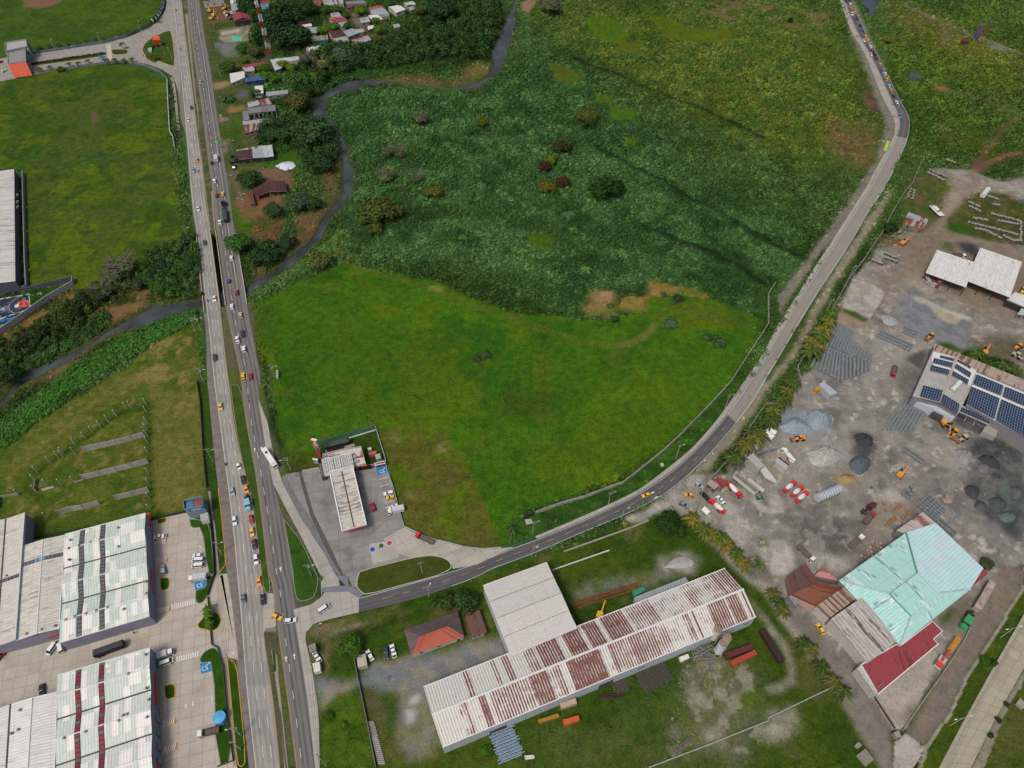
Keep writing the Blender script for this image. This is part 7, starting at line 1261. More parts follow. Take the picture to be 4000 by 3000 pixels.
# ------------------------------------------------------------ trees, palms, poles and lamps
G1,G2,G3,G4,G5='24401c','39601c','567a12','4a5a2c','33562a'
def um(q):p=W1(q);return .45208*math.dist((*p,0),(0,0,HC))/FPX
def trees(spec,hh=.9,name='broadleaf_tree',cat='tree'):
    for s in spec.strip().split('\n'):
        q,r,c,lab=[x.strip() for x in s.split('|')];k=um(q)*(600/1000 if q[0]=='F' else .4 if q[0] in 'G' else 1);
        if q[0] in 'JK':k=um(q)*400/1269*2.212
        R_=float(r)*k;h=max(2.2,R_*1.25*hh+1.2);P=W1(q,h*.55);c=globals().get(c,c)
        tree(P,R_,h,c,lab,cat,None,name=name)
trees('''b 215,110|150|G1|huge dark tree mass filling the upper left of the village
b 130,210|90|G1|dark tree pressed against the lattice tower
b 270,290|165|G1|biggest dark spreading tree, below the upper dark mass
b 440,60|75|G1|dark tree above the maroon village roof
b 610,70|52|G2|mid-green tree under the patched white roof
b 700,75|48|G2|mid-green tree right of its neighbour under the patched white roof
b 430,272|48|G4|olive tree between dark mass and silver roof
b 572,250|50|G3|lime green round tree above the olive roofed blue house
b 675,222|42|G3|lime green tree beside the pink walled house
b 785,218|38|G2|round tree standing at the bottom side of the pink walled house
b 780,125|36|G2|small tree at the bend of the village lane
b 898,80|58|G3|yellow-green tree where the village lane begins
b 1030,168|36|G3|small lime tree beside the patched roof right of the lane
b 1075,120|28|G2|small round tree in front of the large blue-silver roof
b 1060,245|54|G3|isolated lime green ball tree below the lane
b 1150,15|56|G2|round green tree cut by the top edge of the village
b 1225,92|26|G1|narrow dark conical tree in front of the white roof
b 1420,70|62|G4|tall olive tree at the right end of the village
b 1600,70|120|G1|very dark wide tree beyond the village's right end
b 1500,160|80|G1|dark tree below the very dark wide one
b 745,455|100|4a6048|grey-green feathery tree below the pink and silver roof
b 660,500|58|G2|green tree left of the grey-green feathery tree
b 900,500|85|G1|dark tree on the bank right of the grey-green one
b 490,655|62|5a7414|bright lime topped tree near the river bend
b 220,545|52|6b6f1c|yellowish tree over the pale blue-grey roof
b 300,570|50|G3|lime tree beside the yellowish one over the pale roof
b 90,640|62|456f10|bright green tree above the dark box building
b 150,670|52|446c12|bright green tree right of its twin above the box building
b 380,660|85|G2|broad green tree above the river bend
b 340,860|120|4c5424|large olive tree overhanging the river bend
b 275,868|32|6f8a12|small bright yellow-green tree against the olive one
b 430,760|80|G1|dark tree behind the large olive tree
b 470,1120|190|33502a|very wide spreading tree over the river bank
b 230,1140|95|2f4f26|tree between the silver long roof and the wide spreading tree
b 110,1150|85|2f4f26|tree in front of the rusted lean-to
b 540,1370|135|2c4a26|tall dark tree beside the straight reach of river
b 620,1270|80|2c4a26|dark tree behind the tall one beside the river
b 1945,1050|62|50601c|yellow-green tree standing alone in the thicket
b 1540,1640|85|5a6226|olive domed tree just above the big golden-olive tree
G 950,120|130|G1|dark tree right of the digger yard roofs
G 1150,265|125|G2|green tree between the red barn and the tower
G 930,1040|135|G2|round tree beside the grey gravel lot
G 1170,1090|160|G4|large dull olive tree left of the tower base
G 960,1290|85|60701a|small yellowish tree below the gravel lot
G 590,1420|170|3d5c1e|wide green tree nearest the main road
G 1370,1450|140|466e12|bright green tree beside the long narrow red roof
K 625,465|150|2d4c1c|big round green tree beside the open timber shed
K 900,850|130|39552c|grey-green tree leaning over the dirt yard
c 655,975|92|566022|rounded golden-olive tree alone in the upper thicket
c 655,1040|70|2f4a1c|dark underside tree below the rounded golden-olive crown
c 435,1250|85|3b3a20|brownish dark tree left of centre in the thicket
c 340,1360|66|5b7410|yellow-green crown topmost of the colourful cluster
c 285,1420|62|452c22|rust-brown tree left of the yellow-green crown
c 300,1590|85|5e6418|golden-green tree at the bottom of the colourful cluster
c 435,1560|68|4a2a22|dark rust-red tree right of the golden-green one
c 815,1600|150|22440f|big dark green dome tree in the middle of the thicket
d 200,165|28|1f3a18|small dark round tree in the dry scrub
d 1040,330|35|6a7420|yellowish tree beside the far queue
f 1040,140|165|4c5a22|largest golden-olive tree beside the river, near the field's top
f 1180,160|95|565c22|olive crown joined to the right side of the largest golden-olive tree
f 940,210|80|4f6a1e|green crown joined to the left side of the largest golden-olive tree
f 1035,300|84|525c22|smaller golden-olive tree in front of the largest
f 535,575|118|5a6630|broad grey-olive tree where reeds meet the field
f 370,70|105|3f5d40|feathery grey-green tree right of the dirt yard
f 490,90|80|2a4a24|dark tree between dirt yard and river
f 270,420|75|27462a|dark bushy tree on the near bank
f 30,540|85|27462a|dark bushy tree beside the bridge's right side
f 150,500|45|3c6a1c|lime shrub tree in the bank bushes
e 2050,430|105|3c6a1e|bright green tree overhanging the right carriageway at the bridge
e 1585,640|85|2f5a22|green tree at the left foot of the bridge
e 1640,560|60|2a4f22|dark tree above it near the bridge rail
e 1385,620|65|2a4c2c|blue-green tree left of the bridge trees
e 1290,700|60|2f4a26|dark tree at the edge of the west field
e 1370,810|75|3a6222|round green tree on the left river bank
e 1480,770|50|3a6222|small green tree beside the round green one
e 1190,780|70|3f4c2e|dull olive tree beside the bare trees
e 700,930|90|2c3f1c|dark tree on the slope below the court wall
e 850,870|85|33431f|dark tree beside pale bare branches on the slope
e 560,1080|90|3b4a20|olive tree on the brown slope
e 300,1230|90|2d3f1c|dark tree above the lower river reach
e 120,1330|90|2a3f1a|dark tree at the far left above the river
e 70,1560|100|25401a|dark tree in the far left corner by the river
k 1350,1195|118|203f0e|large dense dark tree beside the works gate
k 1450,1270|60|2f4a1c|lower dark bush behind the dense tree at the gate
n 820,605|112|3b6410|dense yellow-green tree beside the flat roofed gate hut
n 1640,215|82|3c5220|olive tree left of the white warehouse
n 1815,200|130|2f4a20|large green tree touching the white warehouse
n 1535,215|50|35561a|small green tree at the left of the warehouse trees
h 1065,300|56|22401a|dark tree beside the patchwork roofed house
h 553,1050|52|55800f|vivid lime tree above the yellow palms
h 330,870|0|G1|x'''.replace('\nh 330,870|0|G1|x',''),.85)
trees('''g 1375,1115|72|4d6a4a|grey-green bush inside the curve of the wheel track
g 1310,870|32|3f6a48|small blue-green bush in the straw patch
g 1388,942|30|3f6a48|blue-green bush just below its neighbour in the straw
g 890,1090|38|2c4a20|low dark bush at the straw's left end
g 1440,910|55|2c4a20|dark low bush at the right of the straw patch
g 1790,1275|70|3f6038|long low bush near the right end of the field
g 1690,1240|50|3f6038|low bush left of the long one near the field's right end
f 1905,1430|45|3a4f26|left half of the shrub in the middle of the field
f 1985,1395|50|42592c|right half of the shrub in the middle of the field
n 755,1290|38|4a7416|lime bush beside the sunken pit
n 640,1200|34|3a5c14|bush at the far rim of the sunken pit
n 1990,1500|60|3d6a10|bright bush beside the stacked blue pipes
p 1880,725|42|35590f|round green bush in the grass strip
p 1960,745|26|2d4a10|small dark bush at the road's left edge
p 2070,1105|22|2d4410|first small bush beyond the concrete road
p 2000,1240|24|2d4410|second small bush beyond the concrete road
p 1930,1370|24|2d4410|third small bush beyond the concrete road
a 518,588|34|3f5f10|rounded lime bush between entrance palms
a 1290,395|30|4c5e14|yellow-green bush on the triangle, upper left
a 1330,495|42|4c6210|yellow-green bush along the triangle's lower edge
a 1285,480|30|4c6210|yellow-green bush at the triangle's left tip
h 1480,1430|25|3a5a1c|bush at the top corner of the solar works
H 1650,490|95|2f5020|dark bush mass behind the long tan roof
H 1850,560|95|2c4c1e|second dark bush mass behind the long tan roof
H 1300,400|60|34561e|bush by the top of the long tan roof
l 2100,445|35|2d5a1c|bush beside the blue drums
l 1890,1540|60|3f5230|dull bush at the corner of the aqua roof
o 1010,740|0|G2|x'''.replace('\no 1010,740|0|G2|x',''),.55,'shrub','bush')
for q,r,h,l in (('c 320,120',15,17,'large pale bare-branched tree at the top of the thicket'),('b 455,565',10,12,'grey leafless tree in front of the yellowish tree'),('b 580,610',9,11,'grey leafless tree above the river bend'),('b 1150,1350',6,10,'slender pale tree in the left of the thicket'),('b 1255,1380',5,11,'slender white-trunked tree right of its pale neighbour'),('b 1135,1560',8,9,'thin grey tree above the largest golden-olive tree'),('b 1400,1570',6,8,'thin bare tree right of the thin grey one'),('e 1080,690',12,11,'wide grey leafless tree at the edge of the west field'),('e 900,900',9,9,'pale leafless tree low on the river slope'),('e 1000,760',9,9,'grey leafless tree left of the wide one'),('b 1430,1060',7,9,'faint bare tree among the upper thicket'),('a 2090,1650',0,0,'')):
    if r:bare_tree(q,r,h,l)
PG,PY='33501c','5a5c1c'
def palms(s,h,r,col,lab,grp,cc=None):
    w_=s.split()[0];L_=s.split()[1:]
    for i,q in enumerate(L_):palm(w_+' '+q,r*(.9+.2*rnd.random()),h*(.9+.2*rnd.random()),(cc or [col])[i % len(cc or [1])],f'{lab}, {ordw(i)} in the row' if len(L_)>1 else lab,grp)
palms('a 352,625 440,608 610,582 688,575 765,555 932,550 1005,548 1080,545 1148,545',3.6,2.9,'3a4c1e','palm in the lower row beside the park entrance road','palms along the lower side of the entrance road')
palms('a 350,425 430,418 515,402 590,395 668,388 748,375 825,365 900,350 990,335 1045,320 1112,300',2.6,2.3,'2c3f1c','small palm in the upper row beside the grey entrance fence','palms along the upper side of the entrance road')
palms('a 1068,425',5,3,'2f4420','palm on the small kerbed island of the entrance road',None);palms('b 585,610',8,4.2,'6a6a2c','tall brownish coconut palm in the riverside trees',None);palms('b 470,430 515,425',5,4,'2a4420','palm before the white roof','palms before the white village roof');palms('b 345,965',3,5,'3f6a22','fan palm on the lawn beside the concrete shell',None)
palms('J 360,300',4,5,'2d4a22','dark coconut palm beside the main road',None);palms('J 665,245 735,240',5,4.2,'2a4220','palm in front of the bright white roof','twin palms by the white roof')
palms('D 350,560 260,720 210,800 60,930 130,1010 20,1080',6,5.5,PY,'yellowing coconut palm along the works wall above the gravel heap','yellow palms along the upper works wall',['5f6020','6a6420','465820'])
palms('l 190,40 150,110 110,185 30,265 15,330',5.5,5,'5f6a18','coconut palm along the works wall left of the gravel heap','palms along the works wall',['3f5218','58601e'])
palms('A 1270,60 1130,230 1020,250 930,430 780,610 1060,330',6.5,5.6,'56621e','coconut palm over the batching plant huts','palms over the batching plant',['3c501c','5a5c20'])
palms('k 1545,1200 1655,1290 1715,1320 1785,1355 1840,1415 1935,1490 1985,1570',4,4.2,'5c6418','palm in the row running down from the gate','palms in the row below the gate',['6a6420','4c5a18'])
palms('p 30,180 75,250 115,320 300,610 350,660 450,805 545,925 615,1010',3.6,3.6,'5a641c','palm along the muddy lane','palms along the muddy lane',['565a22','3a4e1a']);palms('m 1815,320 1822,380 1830,440',4,2.6,'4a641a','palm on the rounded lawn at the car park mouth','palms on the rounded lawn')
palms('H 1330,440 1800,640 2000,700',5,5,'3f5620','coconut palm behind the long tan roof','palms behind the solar works');palms('g 470,215 500,210',3,4.5,'3a6238','banana-like clump in the middle thicket','broad-leaved clumps')
palms('f 1440,60 1475,110 1650,250 1720,265 2000,420 1790,390',2.2,3.8,'3f6c2c','pale broad-leaved clump at the near edge of the thicket','broad-leaved clumps at the near edge');palms('b 1790,1200 1650,1260 2030,1240 2140,1290 1150,1070 900,570',2.6,4.6,'3c6428','banana-like clump in the upper thicket','banana-like clumps in the thicket');palms('g 100,520 40,500 940,520 980,560 530,330 640,670',2.2,4.2,'477030','bright broad-leaved clump in the right thicket','bright clumps in the thicket')
# poles: base, height, arms direction
CP=flat('96948c',.85,.15,1);STL=flat('b0b4b6',.5,.1,1)
def upole(q,h,rz,lab,lamp=0,base=None,gr='utility poles',tr=0,cross=1):
    p=W1(q);t=thing('utility_pole',lab,'utility pole',(*p,0),rz,gr);b=MB();b.tube((0,0,-.1),(0,0,h),.19,.11,CP,8);b.obj('pole',t)
    for k in range(cross):b=MB();b.box((0,0,h-.5-k*1.1),(2.4,.14,.14),CP);[b.tube((x,0,h-.4-k*1.1),(x,0,h-.15-k*1.1),.07,.05,flat('5a5d60'),6) for x in (-1.1,-.4,.4,1.1)];b.obj('crossarm',t)
    for k in range(tr):b=MB();b.tube((.45*(1-2*k),.3,h-3.2),(.45*(1-2*k),.3,h-2.1),.32,.32,STL,10);b.obj('transformer',t)
    if lamp:b=MB();b.tube((0,0,h-2.2),(lamp*2.2,0,h-1.6),.05,.04,STL,5);b.box((lamp*2.5,0,h-1.6),(.8,.3,.14),flat('c9cccc',.5));b.obj('lamp_arm',t)
    if base:b=MB();b.tube((0,0,.6),(0,0,3.2),.3,.3,flat(base,.6),8);b.obj('painted_band',t)
    return t
def slamp(q,h,rz,lab,gr,two=False,arm=2.0):
    t=thing('street_lamp',lab,'street lamp',(*W1(q),0),rz,gr);b=MB();b.tube((0,0,-.1),(0,0,h),.11,.06,STL,7);b.obj('pole',t)
    for s in ((1,-1) if two else (1,)):b=MB();b.tube((0,0,h-.1),(s*arm,0,h+.2),.05,.04,STL,5);ao=b.obj('arm',t);b=MB();b.box((s*(arm+.35),0,h+.22),(.9,.32,.14),flat('d0d3d3',.5));b.obj('lamp_head',ao)
for i,q in enumerate('478,438 876,382 1222,284 355,530 678,487 1043,405 470,578 880,535'.split()):slamp('a '+q,8.8,1.2 if i<3 else -1.9,f'white lamp post on the {"upper side" if i < 3 else "median" if i < 6 else "lower side"} of the park entrance road, {ordw(i if i < 3 else i-3 if i < 6 else i-6)} from the gatehouse','entrance road lamps',arm=1.2)
for i,q in enumerate('1263,358 1265,468 1425,475 1488,508 1248,565 1480,655 1735,280'.split()):slamp('a '+q,8,2.2,f'white lamp post around the kerbed triangle, {ordw(i)} counted from its top','lamps around the triangle',arm=1.2)
for q,z,l in (('p 2010,530',9.3,'twin-armed concrete lamp post at the upper part of the bottom right road'),('p 1575,1290',9.3,'twin-armed concrete lamp post at the lower part of the bottom right road')):slamp(q,z,.2,l,'twin lamps',True,2.6)
slamp('k 172,1500',7,.5,'street lamp beside the near end of the curving road below the exit','curving road lamps');slamp('n 1497,180',7,1.2,'street lamp on the grass verge above the small green tree','curving road lamps');slamp('k 948,1170',8,.4,'street lamp on the lower kerb where the road starts bending','curving road lamps');slamp('k 1600,770',8,.6,'street lamp at the pale kerb patch above the works gate','curving road lamps');slamp('m 1885,1120',5,2.2,'small lamp post on the lower car park lawn',None,arm=.8);slamp('i 1775,1475',5,2.2,'small lamp post beside the parked white vehicles',None,arm=.8)
for i,q in enumerate(('d 762,262','d 880,500','d 1000,755','d 1110,965','h 695,750','h 500,1045','d 890,1590')):upole(q,9.5,.7,'concrete pole beside the far curving road, '+ordw(i)+' from the top',1,gr='poles beside the far curving road')
for i,q in enumerate(('k 832,1045','k 1418,640','k 1840,210','k 180,1298')):upole(q,10.5,.5,'concrete utility pole in the green strip of the curving road, '+ordw(i)+' of four',1,gr='poles in the green strip')
for i,(q,tr,l) in enumerate((('e 1628,415',0,1),('e 1692,1205',1,1),('e 1740,1195',1,1),('e 1765,1640',1,1),('e 1672,-60',0,0),('a 1545,1600',0,0),('i 1843,670',0,1),('i 1918,1465',0,1),('m 2015,752',0,1),('f 48,935',0,0),('f 165,1610',1,1),('j 300,745',1,-1),('j 480,1659',1,1),('j 1440,1640',0,0),('n 540,500',0,1),('n 520,690',1,0))):upole(q,10.2,.25,['utility pole left of the bridge start','utility pole at the shrub band end, left one','utility pole at the shrub band end, right one','leaning cluster pole beside the mown field','utility pole at the west field edge','utility pole high on the west verge','utility pole beside the mown field fence','utility pole on the kerbed verge','utility pole at the tip of the lower kerbed lawn','utility pole at the reeds by the bridge','utility pole beside the white field tanks','utility pole beside the stopped bus','utility pole on the kerbed wedge lawn','utility pole on the lawn below the fuel tanks','utility pole at the path corner','utility pole above the white pickup'][i],l,gr='utility poles along the main road',tr=tr)
upole('N 830,490',10.8,.15,'concrete pole with a light blue band, upper one on the kerbed strip',-1,'4f95b5',tr=2,cross=2);upole('N 825,640',10.8,.15,'concrete pole with a light blue band, lower one on the kerbed strip',0,'4f95b5',cross=2);upole('n 610,1640',17,.0,'tall pole carrying many wires beside the right carriageway',0,cross=2)
for i,q in enumerate(('G 320,640','G 360,1060','G 450,1659','J 295,390','J 410,920','K 380,560','K 520,860','K 545,790')):upole(q,9.5,.1,'thin pole along the village side of the main road, '+ordw(i)+' from the top',1 if i>3 else 0,gr='village side poles')
upole('p 900,1000',9,.5,'short pole at the corner of the maroon roof',0);upole('n 880,900',3,0,'gate post beside the flat roofed hut',0,cross=0)
def wires(name,lab,pts,hs,n=3,gap=.7,r=.035):
    """cables slung between pole tops, sagging"""
    P=W(pts);b=MB();m=flat('2e3330',.7)
    for k in range(n):
        o=(k-(n-1)/2)*gap;prev=None
        for i in range(len(P)-1):
            a,c=Vector(P[i]),Vector(P[i+1]);d=(c-a).normalized();nn=Vector((-d.y,d.x))*o;L=(c-a).length;K=7
            pts_=[(*(a.lerp(c,j/K)+nn),hs-.3+(-4*L*.022*(j/K)*(1-j/K))) for j in range(K+1)];b.path(pts_,r,m,3)
    return tag(b.obj(name),lab,'power line')
wires('power_line','bundle of power wires along the left verge of the main road','e 1628,415 1692,1205 1765,1640 i 1843,670 1918,1465 m 2015,752 N 830,490 825,640',10);wires('power_line','power wires down the field side of the right carriageway','f 48,935 165,1610 j 300,745 480,1659 n 540,500 520,690 610,1640',10);wires('power_line','power wires above the green strip of the curving road','j 1440,1640 k 180,1298 832,1045 1418,640 1840,210 h 500,1045 695,750',10);wires('power_line','power wires along the west field edge','a 1480,300 1545,1600 e 1672,-60 1628,415',10);wires('power_line','power wires along the village side of the main road','G 100,-200 320,640 360,1060 450,1659 J 295,390 410,920',9.2)
wires('power_line','wires beside the bottom right concrete road','p 2330,60 2130,455 1690,1230 1450,1720',8.5,3,.5)
# red and white lattice tower
def lattice(name,lab,q,h,w0,w1,cols,cat='tower'):
    p=W1(q);t=thing(name,lab,cat,(*p,0));n=len(cols);
    for k in range(n):
        b=MB();z0,z1=h*k/n,h*(k+1)/n;m=flat(cols[k],.6,.15,1);S=2
        for s in range(S):
            za,zb=z0+(z1-z0)*s/S,z0+(z1-z0)*(s+1)/S;ra,rb=w0+(w1-w0)*za/h,w0+(w1-w0)*zb/h;c=[(-1,-1),(1,-1),(1,1),(-1,1)]
            for i in range(4):
                a,e=c[i],c[(i+1) % 4];b.tube((a[0]*ra,a[1]*ra,za),(a[0]*rb,a[1]*rb,zb),.13,.13,m,4);b.tube((a[0]*ra,a[1]*ra,za),(e[0]*rb,e[1]*rb,zb),.07,.07,m,3);b.tube((e[0]*ra,e[1]*ra,za),(a[0]*rb,a[1]*rb,zb),.07,.07,m,3)
        b.obj('lattice_section',t)
    return t
t=lattice('lattice_tower','tall red and white lattice telecom tower rising beside the dark trees','G 1520,1170',41,1.7,.8,['8c2a30','cfcfcf','8c2a30','cfcfcf','8c2a30','cfcfcf','8c2a30','cfcfcf'])
for k in range(7):b=MB();b.box((1.3*math.cos(k*.9),1.3*math.sin(k*.9),37+k*.5),(.5,.5,1.8),flat('b9b2b0'));b.obj('antenna',t)
lattice('rusty_tower','rust-brown drilling mast standing in the scrub at the far right','d 1840,360',18,1.3,1.0,['a08a6a','6a3a34','4a2a2a','5c3434'],'mast');p=W1('d 1790,340');t=thing('rusty_hopper','grey rusted hopper tower beside the rust-brown mast','hopper',(*p,0));b=MB();b.box((0,0,7),(4,4,9),flat('5a5560',.8,.5,.6),taper=.25);b.obj('bin',t);b=MB();[b.tube((x*1.8,y*1.8,0),(x*1.7,y*1.7,3),.2,.2,STL,5) for x in (-1,1) for y in (-1,1)];b.obj('legs',t);slab('d 1680,335 1735,330 1738,355 1682,358',0,2.5,flat('5a2c30'),'rusty_container','dark red container beside the far rusted towers','container')
# ------------------------------------------------------------ walls, fences, posts
PAN=flat('8b8a83',.9,.3,.5)
wallth('slab_wall','k 200,1122 420,1040 620,985 830,905 960,860 1100,750 1300,590 1440,460 1700,195 1880,0 g 2212,1150 h 0,890 60,800',1.9,.25,flat('98978c',.9,.3,.4),label='long pale slab wall curving along the field beside the road',cat='wall');wallth('slab_wall','k 100,1165 200,1122',2.0,.25,flat('2f2e2b'),label='short dark gate panel at the near end of the curving slab wall',cat='gate')
wallth('works_wall','k 1560,1170 1640,940 1700,850 1900,620 2120,280 2212,160 l -20,190 140,160 230,60 280,0 h 250,1520 370,1330 520,1080 630,880 700,750 820,600 1000,330 1050,220 1180,0 d 1240,1600 1280,1500 1340,1380',2.0,.25,flat('8f897b',.9,.3,.5),label='weathered boundary wall between the works yard and the curving road',cat='wall')
wallth('drain_wall','k 450,1450 620,1390 1040,1240 1180,1180',.5,.6,flat('8d8778',.9,.4,.5),label='crumbling drain edge below the curving road',cat='kerb');wallth('drain_wall','k 350,1610 840,1440',.6,.35,flat('c4c4c0'),label='white beam on red posts above the white warehouse',cat='beam')
for i in range(7):p=W1(f'k {345+i*80},{1590-i*26}');b=MB();b.tube((*p,0),(*p,3.6),.14,.12,flat('6a2c28'),5);tag(b.obj('steel_post',None,False,(*p,0)),'dark red steel post in the row above the white warehouse, '+ordw(i)+' from the left','post','red steel posts')

wallth('fence_wall','i 1705,-20 1735,170 1760,600 1790,900',1.6,.12,flat('4f5148'),label='dark fence down the right edge of the mown field',cat='fence');wallth('fence_wall','i 1822,1180 1848,1450 1860,1659 m 1850,10 1800,170',1.6,.12,flat('2f3230'),label='dark fence along the upper car park lawn',cat='fence');wallth('fence_wall','m 1800,180 1835,600 1885,625 1935,800 1968,1200 2020,1600 1880,1650',1.3,.14,flat('3f4038'),label='dark railing around the lower car park lawn',cat='fence');wallth('fence_wall','i 1308,1180 1600,1110',1.8,.2,flat('34402c'),label='dark hedge-covered fence at the top of the upper car park',cat='fence')
wallth('entrance_fence','a 270,470 560,425 900,370 1100,320 1300,215 1380,150 1420,60',1.9,.15,flat('5f6a74'),label='grey-blue fence along the upper side of the park entrance',cat='fence');wallth('entrance_fence','a 270,640 600,595 900,552 1100,540 1250,570 1380,625 1450,690',1.7,.18,flat('6f7478'),label='grey fence curving below the park entrance road',cat='fence');wallth('field_wall','a 1450,700 1458,900 1472,1150 1500,1195 1515,1290',2.0,.3,flat('bfc0be'),label='white wall at the right edge of the west field',cat='wall')
P=W('a 1328,205 1365,165 1395,120 1412,70 1418,10');t=thing('name_wall','dark curved entrance wall carrying large white letters','sign',(*P[0],0));L=tuple(t.location);b=MB();b.wall(P,0,4.2,.4,flat('1f2733',.6));b.obj('wall',t,False,L)
D=resample(P[:4]+[((P[3][0]+P[4][0])/2,(P[3][1]+P[4][1])/2)],8)[0]
for i,ch in enumerate('PANAPARK'):
    a=D[i];d=D[min(i+1,7)]-D[max(i-1,0)];an=math.atan2(d[1],d[0]);text(ch,4.3,flat('f2f2f0',.6,.04),(a[0]+math.sin(an)*.5,a[1]-math.cos(an)*.5,2.6),(R(70),0,an),'letter',t,.12)
for q,l in (('J 218,828 265,822 268,850 222,858','green road sign panel beside the right carriageway'),):
    p=W1('a 1895,1290');t=thing('road_sign',l,'sign',(*p,0));b=MB();b.tube((0,0,0),(0,0,6),.1,.1,STL);b.obj('post',t);b=MB();b.box((0,0,5.2),(4.2,.15,2.4),flat('1f8a52',.5));b.obj('panel',t);b=MB();[b.box((-.4+.1*k,-.1,5.9-k*.65),(2.6-.3*k,.04,.25),WHITE) for k in range(3)];b.obj('lettering_lines',t)
t=thing('cube_sign','tilted orange cube sculpture with a pale mark on the kerbed triangle','sculpture',(*W1('a 1370,398'),0),.4);b=MB();b.box((0,0,1.0),(1.2,1.2,2),flat('2f3436'));b.obj('plinth',t);b=MB();b.box((0,0,4.6),(5.2,5.2,4.4),flat('c4512c',.6,.12,1),rx=.25,ry=.2);b.obj('cube',t)
b=MB();b.tube((-.7,.2,6.95),(1.0,.4,7.1),.35,.1,flat('d7a08c'));b.tube((-.7,.2,6.95),(.3,1.3,7.1),.3,.1,flat('d7a08c'));b.obj('pale_mark',t)
slab('a 1275,410 1310,408 1312,440 1280,445',0,1.6,flat('8a9a9c',.7,.3,2),'utility_box','grey-green utility boxes on the tip of the triangle','utility box');t=thing('blue_shelter','small blue canopy shelter among the lower entrance palms','shelter',(*W1('a 890,520'),0));b=MB();b.box((0,0,2.6),(4.5,3.8,.5),flat('1f5f9a',.6),.1,taper=.2);b.obj('canopy',t);b=MB();[b.tube((x*1.8,y*1.5,0),(x*1.8,y*1.5,2.5),.08,.08,STL,5) for x in (-1,1) for y in (-1,1)];b.obj('posts',t)
hedge_mass('median_hedge','a 280,555 500,522 700,492 905,462',3.5,1.5,'24361a',1.0,9,None,'long dark clipped hedge on the entrance road median','hedge')
# concrete posts and slab panels of the unfinished fences in the mown field
def cpost(q,h,lab,g):p=W1(q);b=MB();b.box((*p,h/2-.2),(.36,.36,h+.4),PAN);b.box((*p,h+.03),(.44,.44,.1),flat('b0aca0'));return tag(b.obj('fence_post',None,False,(*p,0)),lab,'fence post',g)
for i,q in enumerate('1138,208 1098,216 1012,280 942,326 875,374 808,421 742,473 657,528 652,605 550,603 548,630 512,640 442,685 328,765 310,838 318,928 170,966 412,880 537,876'.split()):cpost('i '+q,5,'bare concrete post on the curved outer line of the mown field, '+ordw(i)+' from the top','posts on the curved outer line')
for i,q in enumerate('1268,178 1268,243 1275,337 1276,398 1278,450 1280,508 1284,597 1290,778 1293,868 1298,990 1300,1088'.split()):cpost('i '+q,4.6,'bare concrete post on the straight right line of the mown field, '+ordw(i)+' from the top','posts on the straight right line')
cpost('i 410,1160',4.4,'lone concrete post above the warehouse corner',None);cpost('i 645,850',4.6,'lone concrete post left of the middle slab wall',None)
for s,n,l in (('735,583 873,553 1010,521 1142,487 1256,452',4,'topmost'),('727,825 872,790 1012,755 1148,722 1285,684',4,'middle'),('1010,1000 1150,967 1293,930',2,'lower right'),('525,1132 620,1098 730,1082 868,1043',3,'lower left')):
    P=W('i '+s);t=thing('slab_fence',f'{l} stretch of grey slab fence in the mown field','fence',(*P[0],0));L=tuple(t.location)
    for a,c in zip(P[:-1],P[1:]):b=MB();b.wall([a,c],0,3.6,.16,flat('9a978f',.9,.3,.35));b.obj('panel',t,False,L)
    for a in P:b=MB();b.box((*a,1.9),(.36,.36,4.2),PAN);b.obj('post',t,False,L)
wallth('slab_stub','i 645,852 725,830',.9,.2,PAN,label='low slab stub beside the middle slab fence',cat='wall');slab('i 355,905 455,880 468,895 362,922',0,.3,PAN,'concrete_slab','fallen concrete panel lying left of the lone post','slab');wallth('slab_stub','i 0,1080 5,985 170,955',1.5,.2,PAN,label='low slab wall corner at the far left of the mown field',cat='wall');wallth('slab_stub','i 308,928 318,840',1.8,.2,PAN,label='single dark slab between two posts at the left',cat='wall')
t=thing('field_tanks','three round white tanks on a frame beside the field power pole','tanks',(*W1('f 185,1590'),0))
for k in range(3):b=MB();b.tube((.3*k,1.6-k*1.5,.3),(.3*k,1.6-k*1.5,1.9),.7,.6,WL['w'],12);b.obj('tank',t)
# ------------------------------------------------------------ the works yard
def facets(name,label,cat,wallq,h,faces,wall,extra=()):
    """a roof of free facets over a walled footprint; faces: [(material, 'q', [z...])]"""
    P=W(wallq,h);t=thing(name,label,cat,loc_of(P));L=tuple(t.location);b=MB();c=Vector(L[:2]);b.prism([tuple(c+(Vector(p)-c)*.985) for p in P],-.2,h-.12,wall);b.obj('walls',t,False,L)
    for nm,m,q,zs in faces:
        toks=q.split();w_=None;P=[];i=0
        for k in toks:
            if k in WIN:w_=k
            else:P.append((*W1(w_+' '+k,zs[i]),zs[i]));i+=1
        if sum(P[i-1][0]*P[i][1]-P[i][0]*P[i-1][1] for i in range(len(P)))<0:P=P[::-1]
        o=Vector(P[0][:2]);d=(Vector(P[1][:2])-o).normalized();b=MB();b.face(P,m,[((Vector(p[:2])-o).dot(d),(Vector(p[:2])-o).dot(Vector((-d.y,d.x)))) for p in P]);b.obj(nm,t,False,L)
    return t,L
AQ=roofm('a4cdc5','6a9a92',.3,'6f9c92',.5,1.1,.22,seed=80,patch='bccfce');AQ2=roofm('b0cfcf','86aaa4',.12,'8aaaa4',.4,1.3,.2,seed=81,patch='b2c6cb');PK_=roofm('a79f99','7a5048',.35,'857d76',.6,2.2,.2,seed=82)
AL='l 690,1655 1192,1285 1450,1200 1862,1592 p 1745,118 1140,602 612,38'
